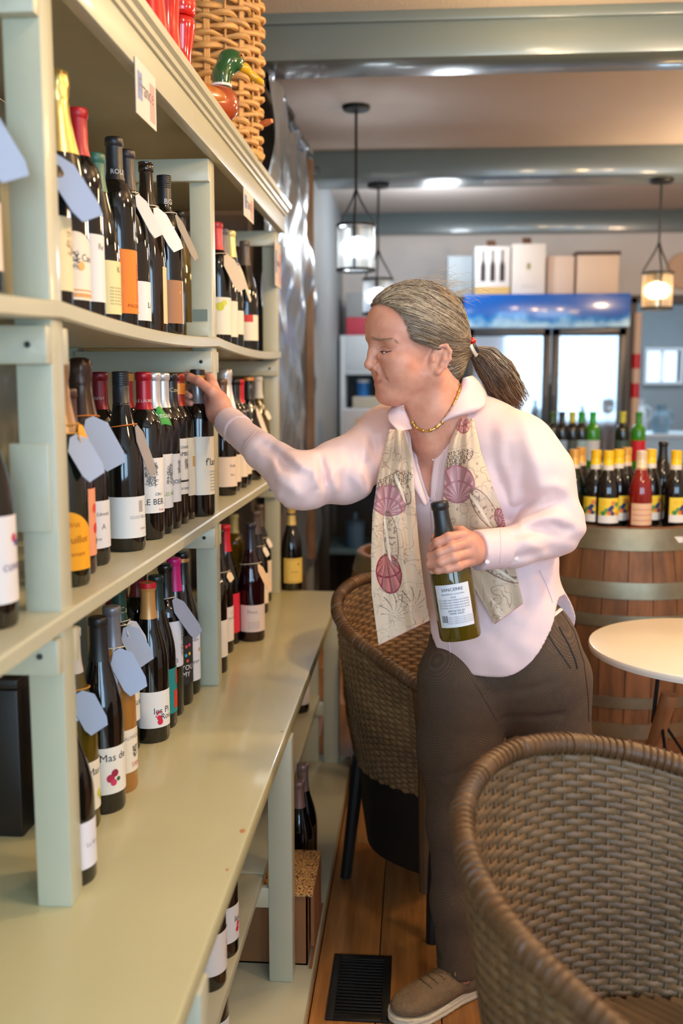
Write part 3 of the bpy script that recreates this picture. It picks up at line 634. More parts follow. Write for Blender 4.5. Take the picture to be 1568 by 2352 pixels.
B(CZ, 598, 1385, 1160, None, 'bur', 'black', ('foil', (96, 80, 72), .2), lab(.03, .13, (240, 222, 206), 50, 62), 'last grey brown capsule bottle beside the end post', tags=((60, .1, .024, (244, 232, 220), .66, 14, .04),))
B(CZ, 537, 1195, 1180, -.63, 'bdx', 'olive', ('foil', (190, 180, 130), .1), None, 'pale gold capsule bottle at the back of the far counter bay')
B(CZ, 683, 1360, 1163, None, 'bur', 'black', ('foil', (214, 180, 100), .2, ('band', .022, .028, INK)), lab(.028, .118, (232, 196, 96), 22, 60, (('r', -46, 46, .06, .075, (140, 110, 40)), ('r', -46, 46, .92, .935, (140, 110, 40)), ('r', -46, -44.5, .06, .93, (140, 110, 40)), ('t', 'Chablis', 2, .45, .010, (150, 120, 50)), ('d', 24, .76, .004, (120, 90, 40)))), 'gold capsule bottle with a yellow label at the counter end')
# ---- lower shelf under the counter
LZ = .285
B(LZ, 508, 2208, 1800, None, 'bur', 'black', ('foil', (206, 150, 84), .2), lab(.03, .10, (226, 222, 220), 42, 62, (('t', 'les', 34, .6, .018, INK), ('d', 34, .3, .006, (206, 26, 60)), ('d', 38, .44, .005, (206, 26, 60)))), 'bottle with a red print label on the lower shelf')
B(LZ, 464, 2292, 1880, None, 'bur', 'black', ('foil', (40, 40, 44), 0), lab(.03, .105, (230, 222, 216), 56, 62, (('s', 20, 40, .2, .7, 20, (190, 130, 130)),)), 'pinkish label bottle on the lower shelf by the counter edge')
B(LZ, 424, 2330, 1930, None, 'bur', 'black', ('foil', (40, 40, 44), 0), lab(.03, .105, (230, 222, 216), 62, 62, (('t', 'de', 40, .6, .014, INK),)), 'nearest bottle peeking out on the lower shelf')
B(LZ, 684, 1640, 1440, None, 'bur', 'black', ('foil', (60, 56, 60), 0), lab(.03, .11, (230, 222, 222), 40, 62), 'bottle on the far lower shelf just under the counter')
# the picked bottle (in the woman's hand, still on the shelf) keeps its spot
GX, GYY = -.513, 2.311
XY = {'pale label dark bottle with blue tag at the upper left edge': (-.545, 1.20), 'bottle with a white label and small red and blue mark, at the left edge': (-.552, 1.222),
 'sparkling bottle with an orange yellow rounded label': (-.550, 1.492), 'bottle with a coral red patterned label behind the yellow label': (-.566, 1.583), 'brown foil sparkling bottle with a white label and blue tag': (-.574, 1.672),
 'black screw cap bottle with a wide plain white label': (-.550, 1.826), 'dark red capsule bottle with a label reading LE BER': (-.545, 1.963), 'silver capsule bottle with a green VEGAN collar': (-.545, 2.036), 'silver capsule bottle with a label reading JOSEPH': (-.545, 2.108),
 'black script capsule bottle with a label reading AMBON': (-.545, 2.180), 'rust red capsule bottle with a gold seal on a cream label': (-.546, 2.2515),
 'bottle with a red footprint on a white label reading les Pi Rou': (-.552, 1.982), 'dark teal capsule bottle with a teal and red label': (-.556, 2.062), 'brown capsule bottle with a white label and drawn vine': (-.556, 2.141), 'hot pink capsule bottle with a black label reading YOU MY': (-.556, 2.2205), 'black capsule bottle with a gold ring beside the middle post': (-.556, 2.300),
 'gold foil sparkling bottle with a cream arched label': (-.555, 1.550), 'red capsule bottle with a white label beside the gold foil bottle': (-.553, 1.642), 'green capsule bottle with a pale yellow label': (-.553, 1.728), 'black capsule bottle lettered ROLET with an orange label': (-.550, 1.826),
 'dark capsule bottle with a small white label behind the orange label': (-.556, 1.925), 'brown bottle without capsule with a white hanging tag': (-.550, 2.039), 'black screw cap bottle lettered BGI with a brown and white label': (-.550, 2.183),
 'grey capsule bottle between the red and the cream capsules': (-.550, 2.834), 'cream and gold capsule bottle on the far upper shelf': (-.548, 2.938), 'silver foil sparkling bottle on the far middle shelf': (-.556, 2.868), 'red capsule bottle on the far middle shelf': (-.548, 3.05), 'green glass bottle with a black neck just behind the middle post': (-.62, 2.62),
 'black capsule bottle behind the cream and gold capsule': (-.63, 3.23), 'orange capsule bottle behind the red and cream label': (-.575, 3.33), 'tallest black bottle at the back of the far upper shelf': (-.66, 3.37),
 'pale green capsule bottle standing behind the brown bottle': (-.628, 2.30), 'rust capsule bottle behind the teal and red label': (-.635, 2.19), 'uncapped dark bottle at the back beside the middle post': (-.66, 2.31)}
SP = []
for (z, px, py, top, row, shp, glass, cap, lb, desc, kw) in TABLE:
    x, y, zz, h = place(z, px, py, top, row, SHAPE[shp][0]); fx = 1
    if desc in XY:
        x, y = XY[desc]; fx = 0; zt = CAMZ+ray(px, top)[2]*(math.hypot(x, y)/math.hypot(*ray(px, top)[:2])); h = min(.375 if shp == 'champ' else .345, max(.27, zt-zz))
    SP.append([x, y, zz, h, SHAPE[shp][0], 'S' if callable(z) else z, fx])
SP.append([GX, GYY, MZ, .3, .0372, MZ, 0])
for it in range(200):
    mv = 0
    for i in range(len(SP)):
        A = SP[i]
        for j in range(i):
            B_ = SP[j]
            if A[5] != B_[5]: continue
            dx, dy = A[0]-B_[0], A[1]-B_[1]; d = math.hypot(dx, dy); need = A[4]+B_[4]+.0015
            if d < need:
                if A[6]+B_[6] == 0: continue
                k = (need-d)/max(d, 1e-4)/(A[6]+B_[6]); mv = 1
                A[0] += dx*k*A[6]; A[1] += dy*k*A[6]; B_[0] -= dx*k*B_[6]; B_[1] -= dy*k*B_[6]
        if not A[6]: continue
        r = A[4]+.001
        if A[5] in ('S', MZ) or A[1] < 3.4: A[0] = max(-.80+r, A[0])
        if A[5] == CZ: A[0] = min(A[0], -.45)
        elif A[5] == LZ: A[0] = min(A[0], -.336-r)
        else: A[0] = min(A[0], HX+.006-r)
        for yp in posts:
            if A[0] > HX-.05-r and yp-r < A[1] < yp+.045+r and A[5] != LZ and A[1] < 3.53:
                A[1] = yp-r if A[1] < yp+.0225 else yp+.045+r
    if not mv: break
for Sx, (z, px, py, top, row, shp, glass, cap, lb, desc, kw) in zip(SP, TABLE):
    x, y = Sx[:2]; zz = sagz(y) if Sx[5] == 'S' else Sx[2]; h = Sx[3]
    if Sx[5] == LZ: h = min(h, .31)
    ob = bottle(x, y, zz, h, shp, glass, cap, .235, lb, desc, **kw)
# bottle standing on the plinth and two behind the cork-lid box
for (x, y, h, c, d) in ((-.40, 1.80, .31, None, 'dark bottle standing on the plinth under the lower shelf'), (-.300, 2.47, .31, (176, 140, 132), 'pink metallic capsule bottle behind the cork lid box'), (-.300, 2.56, .32, (182, 150, 140), 'farther pink metallic capsule bottle behind the cork lid box')):
    bottle(x, y, .04, h, 'bur', 'black', ('foil', c or (30, 30, 30), .4 if c else 0), .235, None if c else lab(.03, .10, (226, 220, 216), 60, 50), d)
# green VEGAN collar on the first silver capsule bottle
for o in list(COL.objects):
    if o.get('label') == 'silver capsule bottle with a green VEGAN collar':
        b = MB(); P = []; h = [c for c in o.children if c.name.startswith('glass')][0].dimensions.z or .33
        h = max(v.co.z for v in [c for c in o.children if c.name.startswith('glass')][0].data.vertices)
        for j in range(7):
            zz = h*(.795-.11*j/6); rr = radius_at('bdx', zz, h)+.0022; ha = .3+.75*j/6
            P.append([(rr*math.cos(a), rr*math.sin(a), zz-.006*abs(a+.65)) for a in [-.65+ha*(-1+2*i/10) for i in range(11)]])
        co = b.grid(P).build('paper_collar', mat('vegan_green', C(38, 150, 62), .5), o, label='green paper collar')
        v, f = text_geo('VEGAN'); zc = h*.735; rr = radius_at('bdx', zc-.004, h)+.0045
        MB().add([(rr*math.cos(-.62+q[0]*.011/rr), rr*math.sin(-.62+q[0]*.011/rr), zc+q[1]*.011) for q in v], f).build('lettering', ink((236, 240, 230)), co, smooth=False)
# dark gift box on the nearest counter bay
p = onz(-10, 1925, .64)
b = MB().box(-.045, .045, -.045, .045, 0, .25, .004); gb = empty('gift_box', (p[0], p[1]+.05, .64), label='dark upright gift box at the left edge of the counter', cat='box')
b.build('carton', mat('dark_card', C(30, 26, 24), .4), gb); MB().box(-.046, .046, -.046, .046, .25, .268, .004).build('lid', mat('dark_lid', C(38, 32, 30), .4), gb)
# cork lid box under the counter
CBX = empty('cardboard_box', (-.362, 2.245, .04), label='brown cardboard box with a cork patterned lid under the counter', cat='box')
CARD = mat('cardboard', C(156, 104, 62), .75, noise=(6, .2))
cb = MB()
for q in ((-.12, .12, -.10, -.096, 0, .172), (-.12, .12, .096, .10, 0, .172), (-.12, -.116, -.10, .10, 0, .172), (.116, .12, -.10, .10, 0, .172), (-.12, .12, -.10, .10, 0, .004)): cb.box(*q)
cb.build('carton', CARD, CBX, smooth=False)
m = mat('cork_print', C(206, 160, 100), .8); nt = m.node_tree
tc = nt.nodes.new('ShaderNodeTexCoord'); wv = nt.nodes.new('ShaderNodeTexWave'); wv.inputs['Scale'].default_value = 20; wv.inputs['Distortion'].default_value = 22; wv.inputs['Detail'].default_value = 2; wv.inputs['Detail Scale'].default_value = 2.2
cr = nt.nodes.new('ShaderNodeValToRGB'); cr.color_ramp.elements[0].position = .12; cr.color_ramp.elements[0].color = C(92, 56, 24); cr.color_ramp.elements[1].position = .3; cr.color_ramp.elements[1].color = C(212, 160, 96)
nt.links.new(tc.outputs['Object'], wv.inputs[0]); nt.links.new(wv.outputs[1], cr.inputs[0]); nt.links.new(cr.outputs[0], nt.nodes['Principled BSDF'].inputs['Base Color'])
MB().box(-.13, .132, -.108, .108, .172, .180, .001).build('lid', m, CBX, label='cork patterned lid')
MB().box(.124, .132, -.07, .10, .03, .172).build('flap', CARD, CBX, smooth=False)
MB().tube([(-.06+.02*math.cos(k*.7), -.1005, .05+.03*math.sin(k*.7)+.004*k) for k in range(9)], .0012, 5).build('marker_scrawl', ink((60, 40, 26)), CBX)
MB().box(-.238, -.231, 2.13, 2.42, .0405, .043).build('cardboard_sheet', CARD, None, smooth=False, label='flat cardboard offcut lying beside the cork lid box', cat='cardboard')
# hanging price cards on the fascia
def shelf_card(px0, px1, py0, py1, desc, x=-.4605, hang=0):
    a = onx(px0, (py0+py1)/2, x); b_ = onx(px1, (py0+py1)/2, x); zt = onx(px0, py0, x)[2]; zb = onx(px0, py1-(py1-py0)*.25, x)[2]
    y0, y1 = a[1], b_[1]; r = empty('shelf_card', (x, (y0+y1)/2, zb), label=desc, cat='card', group='flag cards on the shelving')
    hw = (y1-y0)/2; hh = zt-zb
    MB().box(0, .0012, -hw, hw, 0, hh).build('card', PAPER(C(226, 214, 206), 'card'), r, smooth=False)
    MB().box(.0013, .0016, -hw*.85, -hw*.4, hh*.3, hh*.8).build('print', ink((130, 150, 196)), r, smooth=False)
    MB().box(.0013, .0016, hw*.35, hw*.85, hh*.1, hh*.8).build('print', ink((226, 160, 156)), r, smooth=False)
    v, f = text_geo('France'); s = hw*.55
    MB().add([(.0018, q[0]*s, hh*.55+q[1]*s) for q in v], f).build('lettering', ink((120, 110, 116)), r, smooth=False)
shelf_card(311, 356, 130, 300, 'flag printed price card hanging on the fascia over the near bay')
shelf_card(559, 581, 430, 515, 'flag printed price card hanging on the fascia over the far bay')
shelf_card(631, 644, 552, 690, 'pale price card pinned on the end post of the shelving', -.481)
# ================================================================== ON TOP OF THE SHELVING
TZ = 1.982
# wicker basket: stakes in threes, wavy willow weavers
WICK = mat('willow', C(224, 172, 104), .55, noise=(24, .35), rand=.14)
bp = onx(555, 250, -.565); BR, BH = .140, .56
bk = empty('wicker_basket', (-.575, 2.80, TZ), label='tall round wicker basket on top of the shelving', cat='basket')
def brad(z): return BR*(.93+.07*min(1, z/.3))
NS = 18
for k in range(NS):
    a = 2*math.pi*k/NS
    for q in ((-1, 0, 1) if k % 2 == 0 else (0,)):
        aa = a+q*.035
        MB().tube([((brad(z)+.0)*math.cos(aa), (brad(z))*math.sin(aa), z) for z in [BH*i/10 for i in range(11)]], .0034, 6).build('stake', WICK, bk)
rows = 31
for i in range(rows):
    z = .02+i*(BH-.03)/rows; pts = []; n = NS*6
    for q in range(n):
        a = 2*math.pi*q/n; off = .0105*math.cos(a*NS/2+math.pi*(i % 2)); r = brad(z)+off
        pts.append((r*math.cos(a), r*math.sin(a), z+.0035*math.sin(a*3+i*1.7)+.002*math.sin(a*11+i)))
    MB().tube(pts, [.0072+.0014*math.sin(q*.37+i) for q in range(n)], 6, closed=True, flat=.9).build('weaver', WICK, bk)
pts = [((BR*.95+.006)*math.cos(a)+.004*math.cos(9*a), (BR*.95+.006)*math.sin(a), .012+.005*math.sin(14*a)) for a in [2*math.pi*q/90 for q in range(90)]]
MB().tube(pts, .009, 8, closed=True).build('base_rim', WICK, bk)
MB().lathe([(0, .004), (BR*.93, .004), (BR*.93, .012), (0, .012)], 24).build('bottom', WICK, bk)
MB().tube([(.135, .02, .10), (.155, .01, .104), (.172, .0, .106)], [.009, .010, .006], 8).build('peg', mat('peg_wood', C(196, 112, 62), .5), bk)
# smaller, darker basket behind
bk2 = empty('wicker_basket', (-.60, 3.17, TZ), label='small darker wicker basket behind the tall basket', cat='basket')
W2 = mat('willow_dark', C(150, 96, 56), .6, noise=(20, .4), rand=.14)
for i in range(14):
    z = .012+i*.0135; pts = []
    for q in range(72):
        a = 2*math.pi*q/72; r = .085+.0055*math.cos(a*9+math.pi*(i % 2)); pts.append((r*math.cos(a), r*math.sin(a), z+.002*math.sin(5*a+i)))
    MB().tube(pts, .0055, 6, closed=True).build('weaver', W2, bk2)
MB().lathe([(0, .002), (.083, .002), (.083, .01), (0, .01)], 24).build('bottom', W2, bk2)
# duck decoy
DX = empty('duck_decoy', (-.500, 2.40, TZ), label='painted wooden mallard duck decoy beside the wicker basket', cat='duck decoy')
GLOSS = dict(rough=.16, coat=.6)
dgreen = mat('duck_green', C(22, 84, 34), noise=(9, .55), **GLOSS); dbrown = mat('duck_rust', C(176, 74, 32), noise=(6, .35), **GLOSS); dyel = mat('duck_yellow', C(232, 176, 30), noise=(9, .2), **GLOSS)
dd = lambda v: v  # local: +y is where the bill points (toward the back of the shop), z up
def f_head(p):
    d = sd_ell(p, (0, .078, .175), (.026, .035, .029)); d = smin(d, chain(p, [v3(0, .045, .095), v3(0, .047, .135), v3(0, .065, .165)], [.026, .021, .024], .02), .02); return d
def f_body(p):
    d = sd_ell(p, (0, -.035, .048), (.062, .11, .05)); d = smin(d, sd_ell(p, (0, .045, .06), (.044, .045, .045)), .03); d = smin(d, sd_ell(p, (0, -.14, .075), (.022, .05, .014)), .03); return smax(d, -p[:, 2]+.001, .004)
def f_bill(p):
    d = sd_ell(p, (0, .113, .163), (.012, .018, .012)); d = smin(d, chain(p, [v3(0, .115, .163), v3(0, .143, .146), v3(0, .165, .135)], [.0105, .0085, .006], .01), .01)
    d = smin(d, chain(p, [v3(.007, .15, .14), v3(0, .167, .134), v3(-.007, .15, .14)], [.006, .006, .006], .008), .008); return d
sdf_obj('head', f_head, (-.05, 0, .06), (.05, .13, .22), .003, dgreen, DX)
sdf_obj('body', f_body, (-.08, -.21, -.01), (.08, .12, .13), .004, dbrown, DX)
sdf_obj('bill', f_bill, (-.03, .08, .11), (.03, .19, .19), .002, dyel, DX)
MB().lathe([(.024, -.004), (.029, -.003), (.029, .003), (.024, .004)], 20, (0, .045, .104)).build('neck_ring', mat('duck_white', C(230, 226, 220), .25, coat=.5), DX)
for s in (-1, 1):
    e = MB().sphere((s*.0235, .092, .184), .0048, 10).build('eye', mat('duck_eye', C(206, 110, 40), .2), DX); MB().sphere((s*.027, .0925, .184), .0028, 8).build('pupil', mat('pupil', C(8, 8, 8), .1), e)
for s in (-1, 1): sdf_obj('wing', lambda p: sd_ell(p, (s*.05, -.05, .062), (.016, .085, .028)), (min(s*.03, s*.07)-.01, -.15, .02), (max(s*.03, s*.07)+.01, .05, .1), .004, mat('duck_tan', C(206, 120, 44), .25, noise=(30, .5), coat=.4), DX)
# red glazed vases
RED = mat('red_glaze', C(206, 22, 16), .12, noise=(4, .18), coat=.7)
def vase(x, y, prof, desc, lid=None):
    r = empty('red_vase', (x, y, TZ), label=desc, cat='vase'); MB().lathe(interp(prof, 6), 36).build('body', RED, r, angle=60)
    if lid: MB().lathe(interp(lid, 5), 30).build('lid', RED, r, angle=60)
vase(-.50, 1.90, [(0, .001), (.036, 0), (.04, .004), (.034, .05), (.028, .12), (.03, .18), (.042, .25), (.05, .30), (.048, .34), (.03, .36), (.0, .362)], 'red glazed waisted vase nearest on the shelf top')
vase(-.505, 2.045, [(0, .001), (.034, 0), (.037, .005), (.03, .06), (.027, .11), (.034, .18), (.044, .235), (.046, .255), (.036, .275), (.028, .29), (.03, .33), (0, .332)], 'red glazed waisted vase in the middle of the three')
vase(-.505, 2.175, [(0, .001), (.026, 0), (.028, .004), (.023, .04), (.022, .08), (.027, .115), (.0315, .14), (.031, .152), (.024, .158), (0, .158)], 'small lidded red glazed jar beside the basket', [(.0, .158), (.022, .1585), (.03, .163), (.0335, .178), (.032, .196), (.024, .204), (0, .205)])

DX.rotation_euler = (0, 0, math.radians(-52)); DX.scale = (.88, .88, .88)
# ================================================================== FURNITURE
RAT = mat('rattan', C(130, 98, 64), .48, noise=(9, .45), rand=.20)
RATR = mat('rattan_rim', C(106, 74, 44), .5, noise=(14, .4))
DARK = mat('dark_frame_wood', C(22, 16, 12), .55)
def chair_plan(s, k):   # s in -1..1 round the tub (near arm, back, far arm), k scales the tub
    k *= .88; a, b, L = .34*k, .335*k, .20*k
    arc = math.pi/2*a; tot = arc+L; d = abs(s)*tot
    if d < arc: th = d/a; x, y = -a*math.cos(th), b*math.sin(th)
    else: x, y = (d-arc)*.98, b-.02*((d-arc)/L)**2
    return x, y*(1 if s >= 0 else -1)
def rim_z(s): t = abs(s); return .822-.165*(t**1.6)
def chair_surf(s, v):   # v 0 rim .. 1 seat level
    zr = rim_z(s); z0 = .36; k = 1-.20*(v**1.25)
    x, y = chair_plan(s, k); return Vector((x, y, zr+(z0-zr)*v))
def make_chair(loc, rz, desc, rows=44, stakes=50):
    r = empty('rattan_armchair', loc, rz, label=desc, cat='chair', group='woven rattan tub chairs')
    def nrm(s, v):
        e = .01; a = chair_surf(min(1, s+e), v)-chair_surf(max(-1, s-e), v); b = chair_surf(s, min(1, v+e))-chair_surf(s, max(0, v-e)); n = a.cross(b); n.normalize(); return n
    for i in range(rows):
        v = .02+.97*i/(rows-1); n = stakes*4; pts = []; N = []
        b = MB(); ring = []
        for q in range(n+1):
            s = -1+2*q/n; p = chair_surf(s, v); nn = nrm(s, v); off = .0032*math.cos(math.pi*q/4+math.pi*(i % 2)); ring.append((p+nn*off, nn))
        vv = []; f = []; up0 = None
        for q, (p, nn) in enumerate(ring):
            t = ring[min(q+1, n)][0]-ring[max(q-1, 0)][0]; t.normalize(); u = nn.cross(t); u.normalize(); w_ = .0060*(1+.16*math.cos(math.pi*q/4+math.pi*(i % 2))); th = .0019
            for cx, cy in ((-1, 0), (-.55, 1), (.55, 1), (1, 0), (.55, -1), (-.55, -1)): vv.append((p+u*(cx*w_)+nn*(cy*th))[:])
        for q in range(n):
            for k in range(6): f.append((q*6+k, q*6+(k+1) % 6, (q+1)*6+(k+1) % 6, (q+1)*6+k))
        b.add(vv, f).build('strand', RAT, r, angle=60)
    for k in range(stakes+1):
        s = -1+2*k/stakes
        MB().tube([chair_surf(s, j/14) for j in range(15)], .0026, 6).build('stake', RAT, r)
    pts = [chair_surf(-1+2*q/120, 0)+Vector((0, 0, .004)) for q in range(121)]
    MB().tube(pts, .0155, 12).build('rim', RATR, r)
    wr = []
    tot = 1500
    for q in range(tot):
        s = -1+2*q/(tot-1); p = chair_surf(s, 0)+Vector((0, 0, .004)); x0 = chair_surf(max(-1, s-.01), 0); x1 = chair_surf(min(1, s+.01), 0); t = (x1-x0).normalized(); a = t.cross(Vector((0, 0, 1))).normalized(); bb = t.cross(a)
        th = q*2*math.pi/13; wr.append(p+(a*math.cos(th)+bb*math.sin(th))*.0138)
    MB().tube(wr, .0050, 5, flat=.5).build('rim_wrap', RATR, r)
    for s in (-1, 1):      # arm fronts
        MB().tube([chair_surf(s, 0), chair_surf(s, .5)+Vector((.01, 0, 0)), chair_surf(s, 1), Vector((.15, s*.22, .12))], .020, 10).build('arm_post', RATR, r)
    # seat, apron, base
    b = MB(); outl = [(chair_plan(-1+2*q/40, .80)) for q in range(41)]
    b.add([(x, y, .41) for x, y in outl]+[(x, y, .36) for x, y in outl], [tuple(range(41))[::-1], tuple(range(41, 82))]+[(q, (q+1) % 41, 41+(q+1) % 41, 41+q) for q in range(41)])
    b.build('seat_base', DARK, r, smooth=False)
    for q in range(26):
        y = -.21+.42*q/25; xb = -.232*math.sqrt(max(0, 1-(y/.242)**2)); MB().tube([(xb+.01, y, .414), (-.05, y, .418), (.1, y, .418), (.20, y, .412)], .0098, 6, flat=.6).build('seat_strand', RAT, r)
    P = [[(x*k, y*k, z) for x, y in [chair_plan(-1+2*q/40, .80) for q in range(41)]] for z, k in ((.36, 1), (.24, .96), (.14, .9))]
    MB().grid(P).build('apron', DARK, r)
    for x, y in ((-.20, -.17), (-.20, .17), (.17, -.22), (.17, .22)): MB().tube([(x*.9, y*.9, .36), (x*1.05, y*1.05, 0)], [.02, .015], 10).build('leg', DARK, r)
    return r
ch1 = make_chair((.362, 1.262, 0), math.radians(-45), 'woven rattan tub chair in the right foreground')
ch2 = copy_tree(ch1); ch2.location = (.085, 2.62, 0); ch2.rotation_euler = (0, 0, math.radians(-45)); ch2['label'] = 'woven rattan tub chair behind the woman beside the counter'
# round table
tb = empty('round_table', (.73, 2.44, 0), label='round white topped table with wooden dowel legs', cat='table')
MB().lathe([(0, .72), (.285, .72), (.299, .723), (.30, .729), (.30, .735), (.298, .739), (.294, .741), (0, .741)], 64).build('table_top', mat('white_laminate', C(232, 222, 208), .3, coat=.2), tb, angle=30)
OAKL = wood('beech', C(196, 140, 92), C(160, 104, 62), .45, (8, 8, 1), 0)
lg = []
for k in range(4):
    a = math.radians(45+90*k+12); c, s = math.cos(a), math.sin(a); top = Vector((.105*c, .105*s, .60)); bot = Vector((.245*c, .245*s, 0)); lg.append((top, bot))
    MB().tube([top, top.lerp(bot, .5), bot], [.021, .019, .013], 14).build('leg', OAKL, tb)
    MB().tube([Vector((.13*c, .13*s, .72)), top.lerp(bot, .14)+Vector((.02*c, .02*s, 0))], .005, 6).build('bracket', VB, tb)
for k in range(4):
    A_, B_ = lg[k], lg[(k+1) % 4]; MB().tube([A_[0].lerp(A_[1], .12), B_[0].lerp(B_[1], .62)], .004, 6).build('brace_wire', VB, tb); MB().tube([B_[0].lerp(B_[1], .12), A_[0].lerp(A_[1], .62)], .004, 6).build('brace_wire', VB, tb)
# barrels
STAVE = mat('barrel_oak', C(128, 84, 48), .6, noise=(5, .55, (6, 6, .8)), bump=(30, .3, (1, 1, .1)), rand=.22)
HOOP = mat('hoop_steel', C(150, 142, 118), .42, metal=.75, noise=(10, .35))
def barrel(loc, desc, H=.88, r0=.29, r1=.35, n=26, rz=0):
    r = empty('wine_barrel', loc, rz, label=desc, cat='barrel', group='oak wine barrels')
    rad = lambda z: r1-(r1-r0)*((2*z/H-1)**2)
    for k in range(n):
        a0, a1 = 2*math.pi*k/n+.004, 2*math.pi*(k+1)/n-.004; m = 4
        P = []
        for j in range(13):
            z = H*j/12; P.append([(rad(z)*math.cos(a0+(a1-a0)*i/m), rad(z)*math.sin(a0+(a1-a0)*i/m), z) for i in range(m+1)])
        Q = [[((math.hypot(x, y)-.022)*math.cos(math.atan2(y, x)), (math.hypot(x, y)-.022)*math.sin(math.atan2(y, x)), z) for x, y, z in row] for row in P]
        b = MB().grid(P); b.grid([row[::-1] for row in Q]); b.grid([P[-1], Q[-1]])
        b.grid([[P[j][0] for j in range(13)], [Q[j][0] for j in range(13)]]); b.grid([[Q[j][-1] for j in range(13)], [P[j][-1] for j in range(13)]])
        b.build('stave', STAVE, r, angle=40)
    for z0, z1 in ((H-.075, H-.004), (H-.235, H-.18), (H-.33, H-.29), (.29, .33), (.18, .235), (.004, .075)):
        MB().lathe([(rad(z0)-.001, z0), (rad(z0)+.0028, z0), (rad((z0+z1)/2)+.003, (z0+z1)/2), (rad(z1)+.0028, z1), (rad(z1)-.001, z1)], 64).build('hoop', HOOP, r, angle=40)
    hd = MB()
    for k in range(6):
        x0 = -.27+.09*k; x1 = x0+.088; R = .268
        y = lambda x: math.sqrt(max(.0001, R*R-x*x))
        xs = [x0+(x1-x0)*i/6 for i in range(7)]
        o = [(x, y(x), H-.03) for x in xs]+[(x, -y(x), H-.03) for x in xs[::-1]]
        MB().add(o+[(x, yy, H-.05) for x, yy, z in o], [tuple(range(14))[::-1], tuple(range(14, 28))]+[(i, (i+1) % 14, 14+(i+1) % 14, 14+i) for i in range(14)]).build('head_board', STAVE, r, smooth=False)
    return r
BX, BY, BHt = .745, 3.66, .90
b1 = barrel((BX, BY, 0), 'oak wine barrel with steel hoops behind the white table', BHt, .30, .36)
MB().box(.075, .105, -.302, -.3005, BHt-.05, BHt-.03).build('price_sticker', PAPER(C(236, 230, 220), 'stk'), b1, smooth=False).rotation_euler = (0, 0, math.radians(8))
b2 = copy_tree(b1); b2.location = (.075, 3.50, 0); b2.scale = (.94, .94, .88); b2.rotation_euler = (0, 0, 1.9); b2['label'] = 'oak wine barrel partly hidden behind the woman and far rattan chair'
for c in list(b2.children):
    if c.name.startswith('price_sticker'): bpy.data.objects.remove(c)
# bottles on the barrel
BTOP = BHt-.03
MB().lathe([(0, 0), (.272, 0), (.272, .018), (.268, .022), (0, .022)], 48).build('display_board', mat('dark_board', C(40, 30, 24), .5), None, loc=(BX, BY, BTOP), label='round dark board lying on the barrel head', cat='board')
BZ = BTOP+.022
PARROT = [('d', u, v, .0085, c) for u, v, c in ((-40, .55, (236, 200, 40)), (-30, .8, (236, 190, 30)), (-22, .5, (60, 140, 70)), (-12, .75, (240, 206, 50)), (-2, .55, (40, 50, 110)), (6, .62, (44, 54, 120)), (14, .8, (226, 130, 60)), (22, .52, (240, 206, 50)), (32, .75, (60, 150, 80)), (40, .5, (236, 196, 40)), (-36, .4, (50, 130, 60)), (36, .38, (236, 150, 60)), (-8, .42, (226, 120, 50)), (10, .4, (40, 50, 110)))]
PL_ = lambda f: lab(.022, .12, (240, 208, 60), f, 62, [('r', -62, 62, 0, .3, (230, 226, 220))]+PARROT)
YC = ('screw', (244, 200, 16), 0, ('band', .047, .064, (226, 220, 206)), 'wide')
OC = ('screw', (226, 172, 80), .2, ('band', .05, .064, (232, 214, 190)), 'wide')
bb = [(1316, 1040, -.17, OC, 'green', None, 'amber screw cap bottle at the left of the barrel top'), (1331, 1036, -.05, OC, 'black', None, 'second amber screw cap bottle behind the first on the barrel'),
      (1366, 1038, -.20, YC, 'black', PL_(-30), 'yellow screw cap bottle at the left of the parrot labels'), (1394, 1043, -.235, YC, 'black', PL_(8), 'yellow screw cap bottle with a full parrot label facing front'),
      (1417, 1040, -.16, YC, 'black', PL_(20), 'yellow screw cap bottle beside the amber cap'), (1435, 1035, -.05, OC, 'black', None, 'amber screw cap bottle at the back of the barrel top'),
      (1470, 1038, -.235, ('screw', (232, 206, 172), .1, 'wide'), 'rose', lab(.015, .10, (226, 186, 150), 10, 66, (('r', -60, 60, .2, .24, (206, 120, 100)), ('r', -60, 60, .45, .49, (206, 120, 100)), ('r', -60, 60, .7, .74, (206, 120, 100)))), 'rose wine bottle with a cream cap and striped label on the barrel'),
      (1491, 1036, -.14, YC, 'black', PL_(30), 'yellow screw cap bottle behind the rose wine bottle'), (1518, 1015, -.03, ('foil', (24, 22, 22), 0), 'black', None, 'tall black capped bottle at the back of the barrel top'),
      (1549, 1036, -.20, YC, 'black', PL_(24), 'yellow screw cap bottle at the right of the barrel top')]
used = []
for px, top, dy, cp_, g, lb, d in bb:
    x, y, z = ony(px, 1140, BY+dy)
    dyr = ray(px, top); zt = CAMZ+dyr[2]*(math.hypot(x, y)/math.hypot(dyr[0], dyr[1]))
    bottle(x, y, BZ, min(.34, max(.26, zt-BZ)), 'bur', g, cp_, .235, lb, d)
bottle(.13, 3.31, BTOP*.88, .31, 'bur', 'black', ('foil', (26, 24, 24), 0), .235, lab(.03, .11, (232, 206, 160), 20, 56), 'dark cream labelled bottle standing on the far left barrel')
